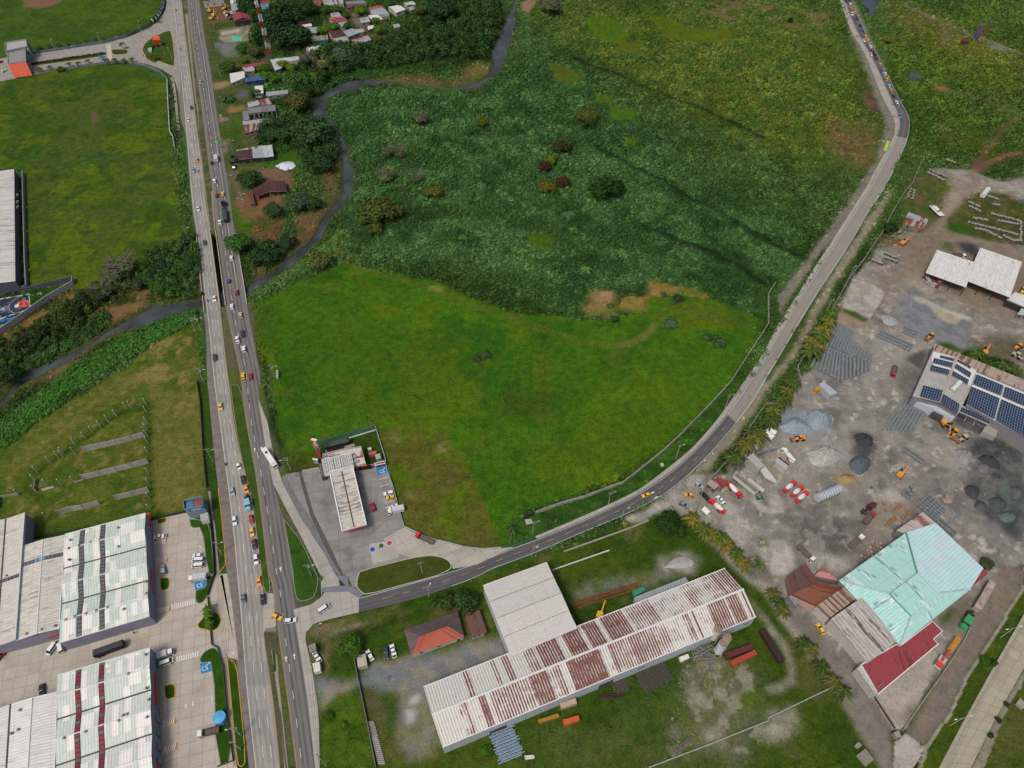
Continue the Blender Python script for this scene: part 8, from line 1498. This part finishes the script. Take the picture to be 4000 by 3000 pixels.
t,L=facets('aqua_works','big works hall under a faded aqua roof with a raised centre','factory',AL,6.8,[('roof_slope',AQ,'p 612,38 l 1192,1285 l 1290,1640 p 1060,160',(6.8,6.8,9.4,9.4)),('roof_slope',AQ2,'l 1192,1285 1450,1200 1862,1592 p 1745,118 1480,148 1290,-20',(6.8,6.8,6.8,6.8,9.4,9.4)),('roof_slope',AQ,'p 1745,118 1140,602 1240,345 1480,148',(6.8,6.8,9.4,9.4)),('roof_slope',AQ,'p 1140,602 612,38 1060,160 1240,345',(6.8,6.8,9.4,9.4)),('raised_roof',AQ,'p 1055,152 1290,-25 1488,145 1242,342',(10.4,)*4)],WL['g'])
P=[(*p,9) for p in W('p 1055,152 1290,-25 1488,145 1242,342',10.4)];b=MB();b.prism([p[:2] for p in P],9.0,10.3,flat('6fa39b'));b.obj('raised_walls',t,False,L)
for s in ('p 612,38 1060,160','p 1140,602 1240,345','p 1745,118 1480,148','l 1192,1285 1290,1640'):
    a,c=W(s,8.2);a=W(s,6.9)[0];c=W(s,9.5)[1];b=MB();b.tube((*a,6.95),(*c,9.55),.35,.35,flat('4f8078' if s[0]=='l' else '9fb8b4'),5);b.obj('hip_ridge',t,False,L)
def shedq(q,h,rh,m,wl,name,label,cat='building',**k):return house(q,h,rh,m,wl,label,name,cat,'shed',0,over=.15,**k)
shedq('l 1110,1265 1335,1107 1450,1200 1245,1312',6.2,.1,PK_,'g','works_annex','pale rust-spotted roof at the north corner of the aqua hall')
shedq('p 540,372 805,190 1145,545 862,752',6.9,.5,roofm('b3aea6','4f4a48',.3,'5a544f',.9,1.6,.2,seed=83),'w','weathered_hall','blackened grey-white roof between the aqua hall and the muddy lane')
shedq('p 415,262 660,92 768,190 525,367',5.8,.3,RF['tan'],'w','tile_roof_hall','tan tiled roof between the rust-orange and blackened roofs');shedq('p 190,165 440,50 655,90 415,268',4.4,.3,roofm('7c4d33','5f3526',.4,'6a4434',.4,seed=84),'pinkw','rusty_roof_hall','rust-orange roof beside the muddy lane')
shedq('l 165,1658 325,1555 p 440,50 200,165',4.2,.2,RF['rust'],'b','rusty_roof_hall','dark rust-red roof at the lane corner of the works');shedq('l 400,1659 470,1588 570,1650 p 600,40 470,75',3.8,.2,RF['pink'],'b','rusty_roof_hall','faded pink roof behind the rust-red roofs') 
P=W('p 800,770 1108,592 1140,606 1420,392 1506,478 1430,545 1467,590 948,1022',5.4);t=thing('maroon_hall','maroon roofed hall with a pale parapet at the foot of the aqua works','building',loc_of(P));L=tuple(t.location);b=MB();b.prism(P,-.2,5.3,WL['w']);b.wall(P,5.2,5.7,.35,LT,True);b.obj('walls',t,False,L)
b=MB();d=(Vector(P[-1])-Vector(P[-2])).normalized();b.face([(*p,5.42) for p in P][::(1 if sum(P[i-1][0]*P[i][1]-P[i][0]*P[i-1][1] for i in range(8))>0 else -1)],RF['red'],None);b.obj('roof',t,False,L);slab('p 768,795 812,765 950,1000 930,1020',0,5.6,flat('a8a49c'),'parapet',parent=t)
slab('p 178,175 222,152 282,225 240,262',0,3.2,WL['g'],'lane_hut','small grey hut with two windows at the lane corner','hut');slab('p 1690,70 1890,-60 1900,-20 1735,110',0,3,RF['red'],'red_container','dark red container against the aqua hall','container')
wallth('courtyard_wall','p 505,400 640,560 770,705 850,765',3,.25,WL['w'],label='pale wall of the narrow roofless yard beside the blackened roof',cat='wall');wallth('triangle_wall','p 1165,1330 1300,1130 1500,850 1690,560 1740,450',.9,.4,flat('837c6c',.9,.4,1),label='crumbling kerb wall between the pale triangle and the dirt road',cat='wall');wallth('works_gate','p 895,1020 980,1150 1090,1320',1.2,.15,flat('4a3c34'),label='dark sliding gate rail across the mouth of the pale triangle',cat='gate');slab('p 1090,1350 1130,1335 1150,1385 1110,1400',0,2.6,flat('8b8478'),'gate_hut','small grey hut at the tip of the pale triangle','hut')
# works with solar roofs
SG=flat('98968f',.8,.2,.25);SW2=flat('c4c4c2',.6,.1,1)
def solarm():
    t=NT('solar_panel',.25,.5);b=t.n.new('ShaderNodeTexBrick');b.offset=0;t.l.new(t.uv(),b.inputs['Vector']);b.inputs['Scale'].default_value=1;b.inputs['Brick Width'].default_value=1.05;b.inputs['Row Height'].default_value=1.7;b.inputs['Mortar Size'].default_value=.05
    b.inputs['Color1'].default_value=(*lin('1c2940'),1);b.inputs['Color2'].default_value=(*lin('222f49'),1);b.inputs['Mortar'].default_value=(*lin('8a94a2'),1);return t.out(b.outputs[0])
SOL=solarm()
t,L=facets('solar_works','grey and white works roof carrying blue solar panels either side of its ridge','factory','H 640,300 1030,430 1395,650 1310,935 1080,1400 745,1205 285,1100',7.5,[('west_roof',SG,'H 640,300 1030,420 890,860 745,1205 285,1100',(7.5,9,9,9,7.5)),('east_roof',SG,'H 1030,420 1395,650 1310,935 1080,1400 745,1205 890,860',(9,7.5,7.5,7.5,9,9)),('white_roof_field',SW2,'H 645,325 1020,430 910,735 575,650',(7.62,9.12,9.1,7.7)),('white_roof_field',SW2,'H 1060,435 1390,655 1300,930 960,735',(9.1,7.6,7.6,9.05))],WL['g'])
def solar(t,L,q,z,name='solar_panel_array'):
    z=(z,)*4 if isinstance(z,(int,float)) else z;T=q.split()[1:];P=[(*W1('H '+T[i],z[i]+.45),z[i]+.45) for i in range(4)]
    b=MB();U=math.dist(P[0],P[1]);V_=math.dist(P[1],P[2]);uv=[(0,0),(U,0),(U,V_),(0,V_)];
    if (Vector(P[1])-Vector(P[0])).cross(Vector(P[3])-Vector(P[0])).z<0:P=P[::-1];uv=uv[::-1]
    b.face(P,SOL,uv);b.face([(p[0],p[1],p[2]-.08) for p in P][::-1],LT);b.obj(name,t,False,L)
for q in ('H 770,385 1005,440 990,490 755,430','H 660,432 980,515 955,605 635,515','H 615,555 935,640 905,730 585,650','H 475,905 810,995 750,1190 410,1095'):solar(t,L,q,(8.1,9.2,9.2,8.0))
for q in ('H 1065,450 1300,585 1290,625 1055,490','H 1045,530 1305,690 1275,775 1010,605','H 990,655 1260,810 1235,895 965,735','H 820,1055 1100,1230 1060,1395 770,1200'):solar(t,L,q,(9.2,8.0,8.0,9.2))
b=MB();b.tube((*W1('H 1040,430',9.2),9.2),(*W1('H 890,860',9.2),9.2),.9,.5,flat('a39683'),4);b.obj('ridge_cap',t,False,L);b=MB();a,c=W1('H 970,990',9.5),W1('H 1120,830',12);b.tube((*a,9.3),(*c,11.5),1.2,1.2,flat('b9bab8'),14);b.obj('silo',t,False,L)
t,L=facets('solar_works','long shed with two big fields of dark solar panels and a tan back roof','factory','H 655,180 2500,925 2500,2000 1690,1510 1215,1250 1395,690 640,300',7.5,[('back_roof',RF['tan'],'H 655,180 2500,925 2500,1130 1390,660 640,300',(7.6,)*5),('roof',SW2,'H 1390,685 2500,1145 2500,1430 1320,900',(7.8,7.8,9,9)),('roof',SW2,'H 1320,900 2500,1430 2500,1960 1215,1255',(9,9,7.6,7.6))],WL['g'])
for q,z in (('H 1395,715 1860,910 1815,1080 1335,885',(8.6,8.6,9.3,9.3)),('H 1890,925 2450,1160 2410,1340 1845,1100',(8.6,8.6,9.3,9.3)),('H 1315,930 1795,1130 1700,1495 1225,1235',(9.4,9.4,8.5,8.5)),('H 1825,1145 2450,1420 2380,1880 1730,1510',(9.4,9.4,8.5,8.5))):solar(t,L,q,z)
t=thing('solar_canopy','sloping open canopy with one row of solar panels below the big solar fields','canopy',(*W1('H 1350,1400'),0));L=tuple(t.location);P=W('H 1105,1240 1650,1462 1612,1595 1078,1362',5.6);b=MB();b.prism(P,5.4,5.6,WL['w']);b.obj('roof',t,False,L);solar(t,L,'H 1125,1275 1638,1490 1615,1580 1100,1355',5.6)
for s in ('H 1180,1525','H 1330,1600','H 1760,1620'):p=W1(s);b=MB();b.tube((*p,0),(p[0]+1,p[1]+2.5,5.5),.15,.15,STL,5);b.obj('post',t,False,L)
slab('H 290,1085 745,1215 1075,1405 1000,1480 640,1310 270,1150',0,4.6,flat('a9adb5',.6,.1,1),'white_canopy','smooth pale apron canopy along the yard edge of the solar works','canopy');slab('I 900,140 1012,190 990,270 855,215',0,3.2,flat('8d8c84'),'side_hut','grey block hut beside two blue drums at the solar works','hut');slab('H 680,1310 850,1385 800,1480 620,1380',0,3.4,flat('403e3c'),'dark_shelter','dark roofed shelter against the pale apron canopy','shelter')
def drum(q,r,h,c,name,lab,cat,g=None,z=0):p=W1(q);b=MB();b.tube((*p,z),(*p,z+h),r,r,flat(c,.5),16);b.tube((*p,z+h),(*p,z+h+.3),r*.9,r*.3,flat(c,.5),16);return tag(b.obj(name,None,True,(*p,0)),lab,cat,g)
drum('I 1142,305',1.6,2.2,'1f5f9f','water_drum','left one of two blue drums by the solar works','drum');drum('I 1197,325',1.6,2.2,'1f5f9f','water_drum','right one of two blue drums by the solar works','drum');drum('m 1915,1240',2.2,3.0,'4a9ac4','water_tank','round light blue tank on the lower car park lawn','tank')
for q,m_,lb in (('h 1455,508 1775,612 1712,825 1362,698','white','left one of the twin open white sheds'),('h 1828,488 2190,612 2092,912 1712,765','white','larger right one of the twin open white sheds')):house(q,6.6,.7,m_,'dk',lb,'open_shed','shed','shed',0,open_=True)
slab('h 1345,712 1518,770 1500,815 1330,750',0,2.5,RF['patch'],'lean_to','pink-patched lean-to in front of the left white shed','shed')
t=house('h 1215,172 1385,235 1345,318 1165,275',3.2,.5,'patch','b','hut under patchwork rusty roofing near the grounded boat','patchwork_hut','hut','gable',1,roof2='rusty')
p=W1('h 1440,180');t=thing('motor_boat','white motor boat parked on the grass beside the dirt track','boat',(*p,0),-1.35);b=MB();prof(b,[(-5,.8),(4.5,.9),(6,2.3),(-5,2.1)],.9,1.7,.8,2.2,WHITE);b.obj('hull',t);b=MB();prof(b,[(-3,2.1),(2.6,2.1),(1.2,3.3),(-2.4,3.3)],1.2,.95,2.1,3.3,WHITE);b.obj('cabin',t);b=MB();b.box((1.9,0,2.75),(.9,1.9,.5),GL);b.obj('windscreen',t);b=MB();b.box((-3.6,0,2.3),(2,2.3,.3),flat('8a90a8'));b.obj('cockpit',t)
sheet('painted_floor',W('G 665,772 908,776 918,885 705,900'),.06,flat('5fa088',.8,.4,.5));sheet('old_slab',W('G 470,700 840,620 860,690 480,765'),.05,flat('989080',.9,.35,.4));sheet('old_slab',W('G 1010,670 1110,660 1125,840 1045,865'),.05,flat('989080',.9,.35,.4));slab('d 1030,1215 1052,1222 1025,1298 998,1292',0,.5,flat('8fc03a'),'lime_tarpaulin','lime green strip lying beside the bend of the curving road','tarpaulin')
# heaps
def heap(q,h,col,lab,seed=1):
    P,_=resample(smooth_line(W(q)+[W(q)[0]],2),41);c=P.mean(0);b=MB();m=flat(col,.95,.2,.5);r=np.random.RandomState(seed);K=6;rg=[]
    for k in range(K+1):
        f=1-k/K;ring_=[(c[0]+(p[0]-c[0])*f*(1+.06*(r.rand()-.5)*2),c[1]+(p[1]-c[1])*f,max(-.1,h*(1-f**1.15)*(.88+.24*r.rand())-.05 if k else -.15)) for p in P[:-1]];rg.append(ring_)
    n=40;ccw=(P[5][0]-c[0])*(P[10][1]-c[1])-(P[5][1]-c[1])*(P[10][0]-c[0])>0
    for k in range(K):
        for i in range(n):f=[rg[k][i],rg[k][(i+1) % n],rg[k+1][(i+1) % n],rg[k+1][i]];b.face(f if ccw else f[::-1],m)
    return tag(b.obj('gravel_heap',None,True,(*c,0)),lab,'heap')
for i,(q,h,c,l) in enumerate((('l 90,370 170,290 280,275 400,400 380,425 170,440',4.5,'7d8990','blue-grey gravel heap, left half of the double heap'),('l 330,230 420,215 540,260 560,330 520,400 400,410 320,340',7,'7d8990','blue-grey gravel heap, right half of the double heap'),('l 345,590 430,515 560,545 648,600 610,675 460,725 365,695',6.5,'9b9994','pale grey sand heap ringed by a track'),('l 690,690 740,620 850,615 900,680 860,750 790,795 720,750',6.5,'4e5a63','dark blue-grey gravel heap beside the tan sand'),('l 600,800 700,765 785,815 720,870 620,860',2.5,'8f7a52','tan sand heap below the dark blue-grey heap'),
    ('l 1610,570 1680,545 1790,600 1740,700 1660,690',3.5,'7f7d80','mid-grey heap with ridged top near the loaders'),('l 1800,700 1850,675 1930,730 1900,775 1830,765',3,'636166','small oval grey heap before the black heap'),('l 1800,640 1900,590 2020,690 1990,740 1900,720',3.5,'37393d','black heap behind the small oval grey one'),('l 1690,900 1740,860 1840,900 1820,980 1770,1005 1710,960',3.5,'3c3d43','black heap at the right of the muddy yard'),('l 1770,1060 1810,995 1890,1030 1890,1100 1830,1110',3,'4b4a4e','dark grey heap just below the black one'),('l 1990,1130 2080,1080 2160,1150 2100,1200 2010,1190',3,'56625f','greenish grey heap at the right yard edge'),('l 1900,1000 1990,960 2080,1030 2030,1120 1930,1090',3.5,'45494b','dark grey heap between the lowest heaps at the right yard edge'),('l 2080,900 2180,870 2212,980 2120,1010',3.5,'54565a','grey heap cut by the right edge of the yard'),('l 740,440 820,415 905,450 915,520 880,560 770,530',3,'34373b','black gravel heap just above the dark blue-grey heap'),('h 970,1060 1060,1065 1130,1110 1110,1160 1000,1150',2.2,'8d8f92','mound of pale rubble and plastic among the block rows'),('K 930,310 1040,255 1180,255 1190,330 1060,380',1.8,'b9bcc6','heap of white rubbish beside the brown yard'),('h 1180,420 1120,400 1080,440 1160,470',1.2,'6b4a30','tangle of rusty scrap beside the yellow digger'),('k 1300,1590 1440,1470 1600,1530 1540,1600',1.2,'9a9994','flat spread of white rubble above the rusty shed'))):heap(q,h,c,l,i)
# concrete block rows: single blocks, the ones that show largest
BK=flat('6b7478',.9,.25,2);bb=MB();bb.box((0,0,.55),(1.25,1.05,1.1),BK,taper=.04);BD=bb.data('block_stack');pts=[]
def rows(w_,S,E,n,r0,step=1.35):
    for i in range(n):
        a=W1(f'{w_} {S[0]+(S[2]-S[0])*i/max(1, n-1)},{S[1]+(S[3]-S[1])*i/max(1, n-1)}');c=W1(f'{w_} {E[0]+(E[2]-E[0])*i/max(1, n-1)},{E[1]+(E[3]-E[1])*i/max(1, n-1)}');L_=math.dist(a,c);k=max(1,int(L_/step));an=math.atan2(c[1]-a[1],c[0]-a[0])
        for j in range(k):f=(j+.5)/k;pts.append((a[0]+(c[0]-a[0])*f,a[1]+(c[1]-a[1])*f,an+(rnd.random()-.5)*.1,r0,f'grey block stack, {ordw(j)} from the near end, {ordw(i)} row, {r0}'))
rows('D',(300,880,660,1020),(520,480,810,650),8,'upper block field');rows('D',(80,1270,600,1530),(250,870,620,1045),9,'large block field');rows('D',(680,1480,1070,1340),(680,1060,1080,1200),7,'large field of grey block rows');rows('D',(700,1040,1060,1190),(790,890,1140,1040),7,'right corner block field')
rows('l',(985,400,1250,410),(1180,130,1355,225),8,'solar works block field');rows('l',(1155,575,1175,548),(1330,690,1350,668),2,'mid-yard double rank',1.6);rows('l',(1150,950,1230,885),(1215,1000,1250,945),3,'group by pallets',1.6);rows('l',(1270,1035,1370,955),(1450,1190,1535,1100),6,'array above aqua hall',1.5);rows('l',(1450,1190,1480,1165),(1610,1325,1630,1300),2,'pair beside aqua hall',1.5);rows('D',(1200,720,1270,640),(1790,990,1840,900),3,'upper yard long rank',1.5);rows('D',(1650,680,1850,760),(1720,570,1930,650),5,'loose blocks by scrap',1.6)
pts.sort(key=lambda p:p[1]*p[1]+p[0]*p[0])
for x,y,a,r0,lb in pts[:298]:
    o=bpy.data.objects.new('block_stack',BD);C.objects.link(o);o.location=(x,y,0);o.rotation_euler=(0,0,a);tag(o,lb,'block stack',r0)
b=MB()
for x,y,a,r0,lb in pts[298:]:b.box((x,y,.55),(1.25,1.05,1.1),BK,a)
o=b.obj('block_stacks_beyond');tag(o,'farther stacks of grey concrete blocks in the yard','block stacks',kind='stuff')
# concrete pipes lying in rows
PB=MB()
for i in range(14):
    a0,a1=i*6.283/14,(i+1)*6.283/14;m=flat('88857a',.9,.25,2);f=lambda a,r,x:(x,math.cos(a)*r,.75+math.sin(a)*r)
    PB.face([f(a0,.75,-.9),f(a0,.75,.9),f(a1,.75,.9),f(a1,.75,-.9)],m);PB.face([f(a1,.6,-.9),f(a1,.6,.9),f(a0,.6,.9),f(a0,.6,-.9)],DKM)
    for x,s in ((-.9,1),(.9,-1)):q=[f(a0,.75,x),f(a1,.75,x),f(a1,.6,x),f(a0,.6,x)];PB.face(q[::s],m)
PD=PB.data('concrete_pipe')
def pipes(q,n,g,rz=1.25):
    P,_=resample(W('E '+q),n)
    for k,p in enumerate(P):o=bpy.data.objects.new('concrete_pipe',PD);C.objects.link(o);o.location=(p[0]+rnd.random()*.5,p[1]+rnd.random()*.5,0);o.rotation_euler=(0,0,rz+rnd.random()*.3);tag(o,f'concrete pipe, {ordw(k)} in the {g}','concrete pipe',g)
for q,n,g in (('1560,1180 1700,1210 1880,1310',11,'lowest pipe row of the overgrown field'),('1470,1100 1750,1170 2100,1260',18,'second pipe row from the bottom of the overgrown field'),('1530,1040 1700,1070',6,'short mid pipe row of the overgrown field'),('1770,990 1950,1030 2130,1080',11,'upper pipe row of the overgrown field'),('1860,1080 2100,1120',8,'pale pipe row in mid-field'),('1930,1280 2050,1340 2150,1340',8,'corner cluster of the overgrown field'),('2150,1090 2150,1330',8,'right-hand column of pipes'),('1460,830 1600,890',5,'upper left pipe row by the white tank'),('1480,890 1610,950',5,'pipe row under the upper left one'),('1700,745 1840,790',6,'pipes beside the white tank'),('1790,860 1860,870',3,'stray pipes right of the white tank'),('930,440 1130,540',9,'pipe stack beside the green wall line'),('960,410 1150,490',8,'back of the pipe stack beside the green wall line'),('1180,270 1270,310',4,'large loose pipes at the track'),('690,660 660,760',4,'left column of the small stack by the wall'),('745,680 710,780',4,'right column of the small stack by the wall'),('350,1500 490,1560',6,'pipe pile near the wrecked digger'),('360,1560 510,1620',6,'front of the pipe pile near the wrecked digger'),('190,1600 300,1640',5,'pipes beside the low wall'),('500,1250 560,1220',4,'pipes below the patchwork hut')):pipes(q,n,g)
# tanks, silos, plant
def lying(q,r,col,name,lab,cat='tank',z=None,bands=0,end=None):
    a,c=W(q,r);z=z or r+.4;t=thing(name,lab,cat,(*a,0));L=tuple(t.location);b=MB();A,B=Vector((*a,z)),Vector((*c,z));b.tube(A,B,r,r,flat(col,.5,.12,1),18);b.obj('shell',t,False,L);d=(B-A).normalized();b=MB()
    for k in range(bands):p=A.lerp(B,(k+.5)/bands);b.tube(p-d*.08,p+d*.08,r*1.06,r*1.06,flat(end or '8a8f90'),18)
    for f in (.15,.85):p=A.lerp(B,f);b.box((p.x,p.y,.4),(.5,r*1.6,.9),DKM,math.atan2(d.y,d.x))
    b.obj('bands',t,False,L);return t
lying('A 1290,95 1400,170',1.35,'c9c8c2','horizontal_tank','upper one of two white tanks beside the gravel');lying('A 1240,145 1365,235',1.5,'c4c4c0','horizontal_tank','lower one of two white tanks beside the gravel');lying('l 420,990 620,905',2.0,'a3abb0','fallen_silo','long silver silo lying in the yard with hoops around it','silo',2.3,9,'5d6468');lying('E 1650,735 1720,645',1.6,'bfbfbd','horizontal_tank','white tank lying at the top of the pipe field',z=2.0);lying('A 360,1240 440,1310',1.35,'d0cfcc','mixer_drum','loose white mixer drum on the ground beside a red mixer truck','drum',1.4);lying('A 1000,830 1230,1010',1.1,'9d9a92','tank_trailer','long grey tank trailer beside the gritty tipper trailer','trailer',1.9)
slab('A 990,500 1080,440 1240,620 1165,680',0,6,flat('97958e',.8,.2,1),'plant_hall','long pale concrete-roofed plant block under the palms','building');slab('A 1160,660 1240,620 1420,850 1400,870 1250,790',3.4,4.2,flat('b0aea6',.8,.25,1),'conveyor_deck','pale steel platform running down from the plant block','platform');slab('A 1050,330 1110,275 1200,335 1080,440',0,3,RF['silver'],'steel_shed','pale metal roof beside the two white tanks','shed')
t=house('A 1450,490 1610,610 1550,690 1390,560',3.6,1.0,'red','w','control hut with a pink back slope and pale front slope in the batching plant','control_hut','hut','gable',0,roof2='silver');t=house('A 410,880 470,820 590,905 525,965',3.2,.1,roofm('9b9280','7d7566',.2,seed=90),'b','beige flat-roofed gate hut at the works entrance','gate_hut','hut','flat',1);shedq('A 520,830 575,778 697,862 612,948',3.4,.3,'red','b','gate_shed','maroon sheet shed beside the beige gate hut','shed')
for q,l in (('A 1115,475 1440,340','long conveyor rising towards the gravel'),('A 1100,480 1430,350','second rail of the gravel conveyor')):a,c=W(q,3);b=MB();b.tube((*a,4.5),(*c,1.2),.35,.35,flat('6f7072'),5);tag(b.obj('conveyor',None,False,(*a,0)),l,'conveyor')
for i,(q,h,c) in enumerate((('C 580,600 ',11.5,'b9b5ad'),('C 690,900',12,'b6bfc0'),('C 790,770',12.5,'b0aaa4'))):
    p=W1(q,h);t=thing('silo',('left pale silo standing against the rusty shed','front pale green silo on steel legs','rear rusty-topped silo with a pipe on top')[i],'silo',(*p,0));b=MB();b.tube((0,0,4),(0,0,h),1.5,1.5,flat(c,.7,.25,1),16);b.tube((0,0,2.6),(0,0,4),.4,1.5,flat(c),16);b.obj('shell',t,True);b=MB();b.tube((0,0,h),(0,0,h+.35),1.45,1.3,flat('8a7468',.8,.5,2),16);b.obj('cap',t);b=MB();[b.tube((x*1.1,y*1.1,0),(x*1.1,y*1.1,4.2),.12,.12,STL,5) for x in (-1,1) for y in (-1,1)];b.obj('legs',t)
t=thing('steel_framework','tangle of grey steel frames below the silos','steel frame',(*W1('C 350,1100'),0));b=MB();[b.tube((rnd.uniform(-7,4),rnd.uniform(-4,4),rnd.uniform(0,.5)),(rnd.uniform(-7,4),rnd.uniform(-4,4),rnd.uniform(.5,3.5)),.12,.12,flat('7b7a78'),4) for _ in range(46)];b.obj('bars',t)
for q,z,c,nm,l in (('C 720,1110 1305,905 1345,1020 780,1225',2.6,'55292e','shipping_container','dark maroon container, rear of the pair by the silos'),('C 835,1285 1370,1035 1430,1135 890,1390',2.6,'94402a','shipping_container','bright rust-red container, front of the pair by the silos'),('o 440,1240 575,1203 585,1245 455,1290',2.4,'b05426','shipping_container','orange rusty container in the meadow below the shed'),('o 412,1100 550,1052 562,1100 430,1142',2.8,'a3917a','site_cabin','small white cabin with a tan roof against the shed wall'),('o 1445,700 1520,672 1535,705 1460,740',1.6,'c9c6bf','white_bin','small white open tank near the timber piles'),('o 108,1550 192,1545 193,1575 115,1585',1.0,'bdb8ae','white_slab','white battered box lid on the meadow below the pipes'),('o 225,1240 400,1185 412,1215 240,1270',1.8,'8d6a2c','yellow_gantry','yellow-brown steel gantry lying by the shed',),('o 1040,130 1130,92 1165,115 1060,175',1.5,'2f7d5c','green_tarpaulin','green tarpaulin heap by the low lean-to'),('C 1480,620 1600,575 2020,1250 1905,1305',2.2,'33211f','hopper_bins','long row of dark rusty hopper bins'),('n 868,690 945,670 960,770 880,790',3,'a39c90','gate_hut','flat roofed gate hut beside the dense yellow-green tree'),('n 487,755 548,740 558,815 500,832',2.8,'c4c2ba','kiosk','small white-roofed kiosk below the white pickup'),('n 457,595 510,580 520,640 462,660',2.8,'86807a','kiosk','small grey patched kiosk above the white pickup'),('p 765,1550 840,1490 918,1585 845,1645',.9,'7b7568','valve_chamber','larger square concrete chamber in the bottom right grass'),('p 748,1465 785,1428 815,1465 775,1492',.9,'827b6e','valve_chamber','smaller square concrete chamber in the bottom right grass'),('p 2145,1100 2180,1050 2240,1120 2200,1150',1.2,'8a857a','valve_chamber','concrete chamber at the right edge beyond the road'),('k 110,1170 165,1165 182,1200 125,1215',.4,'9d9788','valve_chamber','flat concrete slab by the curving wall\'s near end'),('k 1280,685 1300,680 1318,700 1292,715',.8,'a8a08c','valve_chamber','small pale chamber in the green strip'),('l 400,40 440,10 475,35 425,60',2,'b07a28','feed_hopper','small orange hopper frame by the grey-roofed weigh hut'),('l 440,0 480,-20 600,75 540,100',3.4,'9aa0a6','weigh_hut','grey and pink roofed weigh hut above the gravel heaps')):
    slab(q,0,z,flat(c,.8,.3,1.2),nm,l,'container' if 'container' in nm else nm.replace('_',' '))
def pile(q,L_,n,col,name,lab,cat,sp=.42,r=.2):
    a,c=W(q);d=Vector(c)-Vector(a);W_=d.length;d=d/W_;e=Vector((-d.y,d.x));b=MB()
    for k in range(n):p=Vector(a)+e*(k-(n-1)/2)*sp;j=rnd.uniform(-.8,.8);z=r+.4*(k % 2);b.tube((*(p+d*j),z),(*(p+d*(W_+j)),z+.02),r,r,flat(col,.7,.25,2),6)
    return tag(b.obj(name,None,False,(*a,0)),lab,cat,kind=None)
pile('L 205,560 440,470',0,22,'7f93a8','pipe_pile','fan of long blue-grey pipes in the weeds below the shed','pipes',.5);pile('o 1180,780 1280,960',0,24,'4d4843','timber_pile','large pile of dark weathered beams below the shed','timber',.5);pile('o 910,900 950,1000',0,12,'504b45','timber_pile','smaller pile of dark beams left of the large one','timber',.45);pile('o 740,1045 960,1045',0,4,'3a2f28','timber_pile','thin dark log pile in the shed grass','timber');pile('o 1390,1540 1545,1415',0,4,'6b6358','timber_pile','bundle of long poles lying in the open meadow','timber',.5)
pile('o 530,260 1090,85',0,3,'7a3320','steel_truss','rust-red steel truss lying on the grass between the sheds','truss',1.2,.25);pile('L 1430,0 1450,20',0,1,'7a3320','x','x','x') if False else None;wallth('conduit','o 1180,1659 1700,1460 2212,1255 p 0,1230 540,970',.8,.35,flat('8b948c'),z0=.3,label='long thin pale pipe crossing the meadow to the lane',cat='pipe');wallth('yard_fence','n 852,725 900,960 960,1250 1040,1659',1.6,.2,flat('6b6a68'),label='grey fence from the gate hut down to the bottom edge',cat='fence')
for i in range(22):p=W1(f'n {992+i*4.5},{1265+i*17}');b=MB();b.box((*p,.25),(2.4,.45,.5),PAN,.05);tag(b.obj('concrete_beam',None,False,(*p,0)),'short concrete beam in the ladder-like row by the grey fence','concrete beam','row of short concrete beams')
t=thing('truck_crane','white and red truck crane with a long yellow lattice boom','crane',(*W1('p 1475,755'),0),heading(W1('p 1475,755'),'p 1600,580'));[wheelset(K_,(-1.5,0,1.5),1.1,.5) for K_ in ([],)];b=MB();b.box((0,0,1.2),(5.5,2.5,1.2),WL['w']);b.obj('carrier',t);b=MB();b.box((-1.6,0,2.2),(1.8,2.3,1.4),flat('b8402f'));b.obj('cab',t);b=MB();b.box((3.2,0,2.6),(6,.7,.7),flat('b8402f'));b.obj('boom_base',t);b=MB();[b.tube((5.5+x,y,2.5+z),(7+x,-y*.8,2.5+z),.12,.12,flat('c28a22'),4) for x in range(7) for y in (-.8,.8) for z in (0,.9)];[b.tube((5.5,y,2.5),(13,y,2.5),.13,.13,flat('c28a22'),4) for y in (-.8,.8)];b.obj('lattice_boom',t)
for i in range(16):p=W1(f'l {1000+(i*83)%230},{1040+(i*61)%200}');b=MB();b.box((*p,.4),(1.2,1.0,.8),flat('8a6844',.9,.3,2),i*.7);tag(b.obj('pallet',None,False,(*p,0)),f'broken wooden pallet, {ordw(i)} counted outward from the aqua hall in the clutter','pallet','pallets by the aqua works')
for i in range(24):p=W1(f'l {800+(i%4)*34+(i//4)*26},{1490-(i//4)*24+(i%4)*14}');b=MB();b.box((*p,.45),(1.3,1.0,.9),flat(('8f8a80','8a5c50','7d776e')[i % 3],.9,.25,2),.7);tag(b.obj('brick_pallet',None,False,(*p,0)),f'brick pallet, {ordw(i//4)} step from the muddy end, {ordw(i%4)} in depth, along the aqua works wall','brick pallet','brick pallets by the works wall')
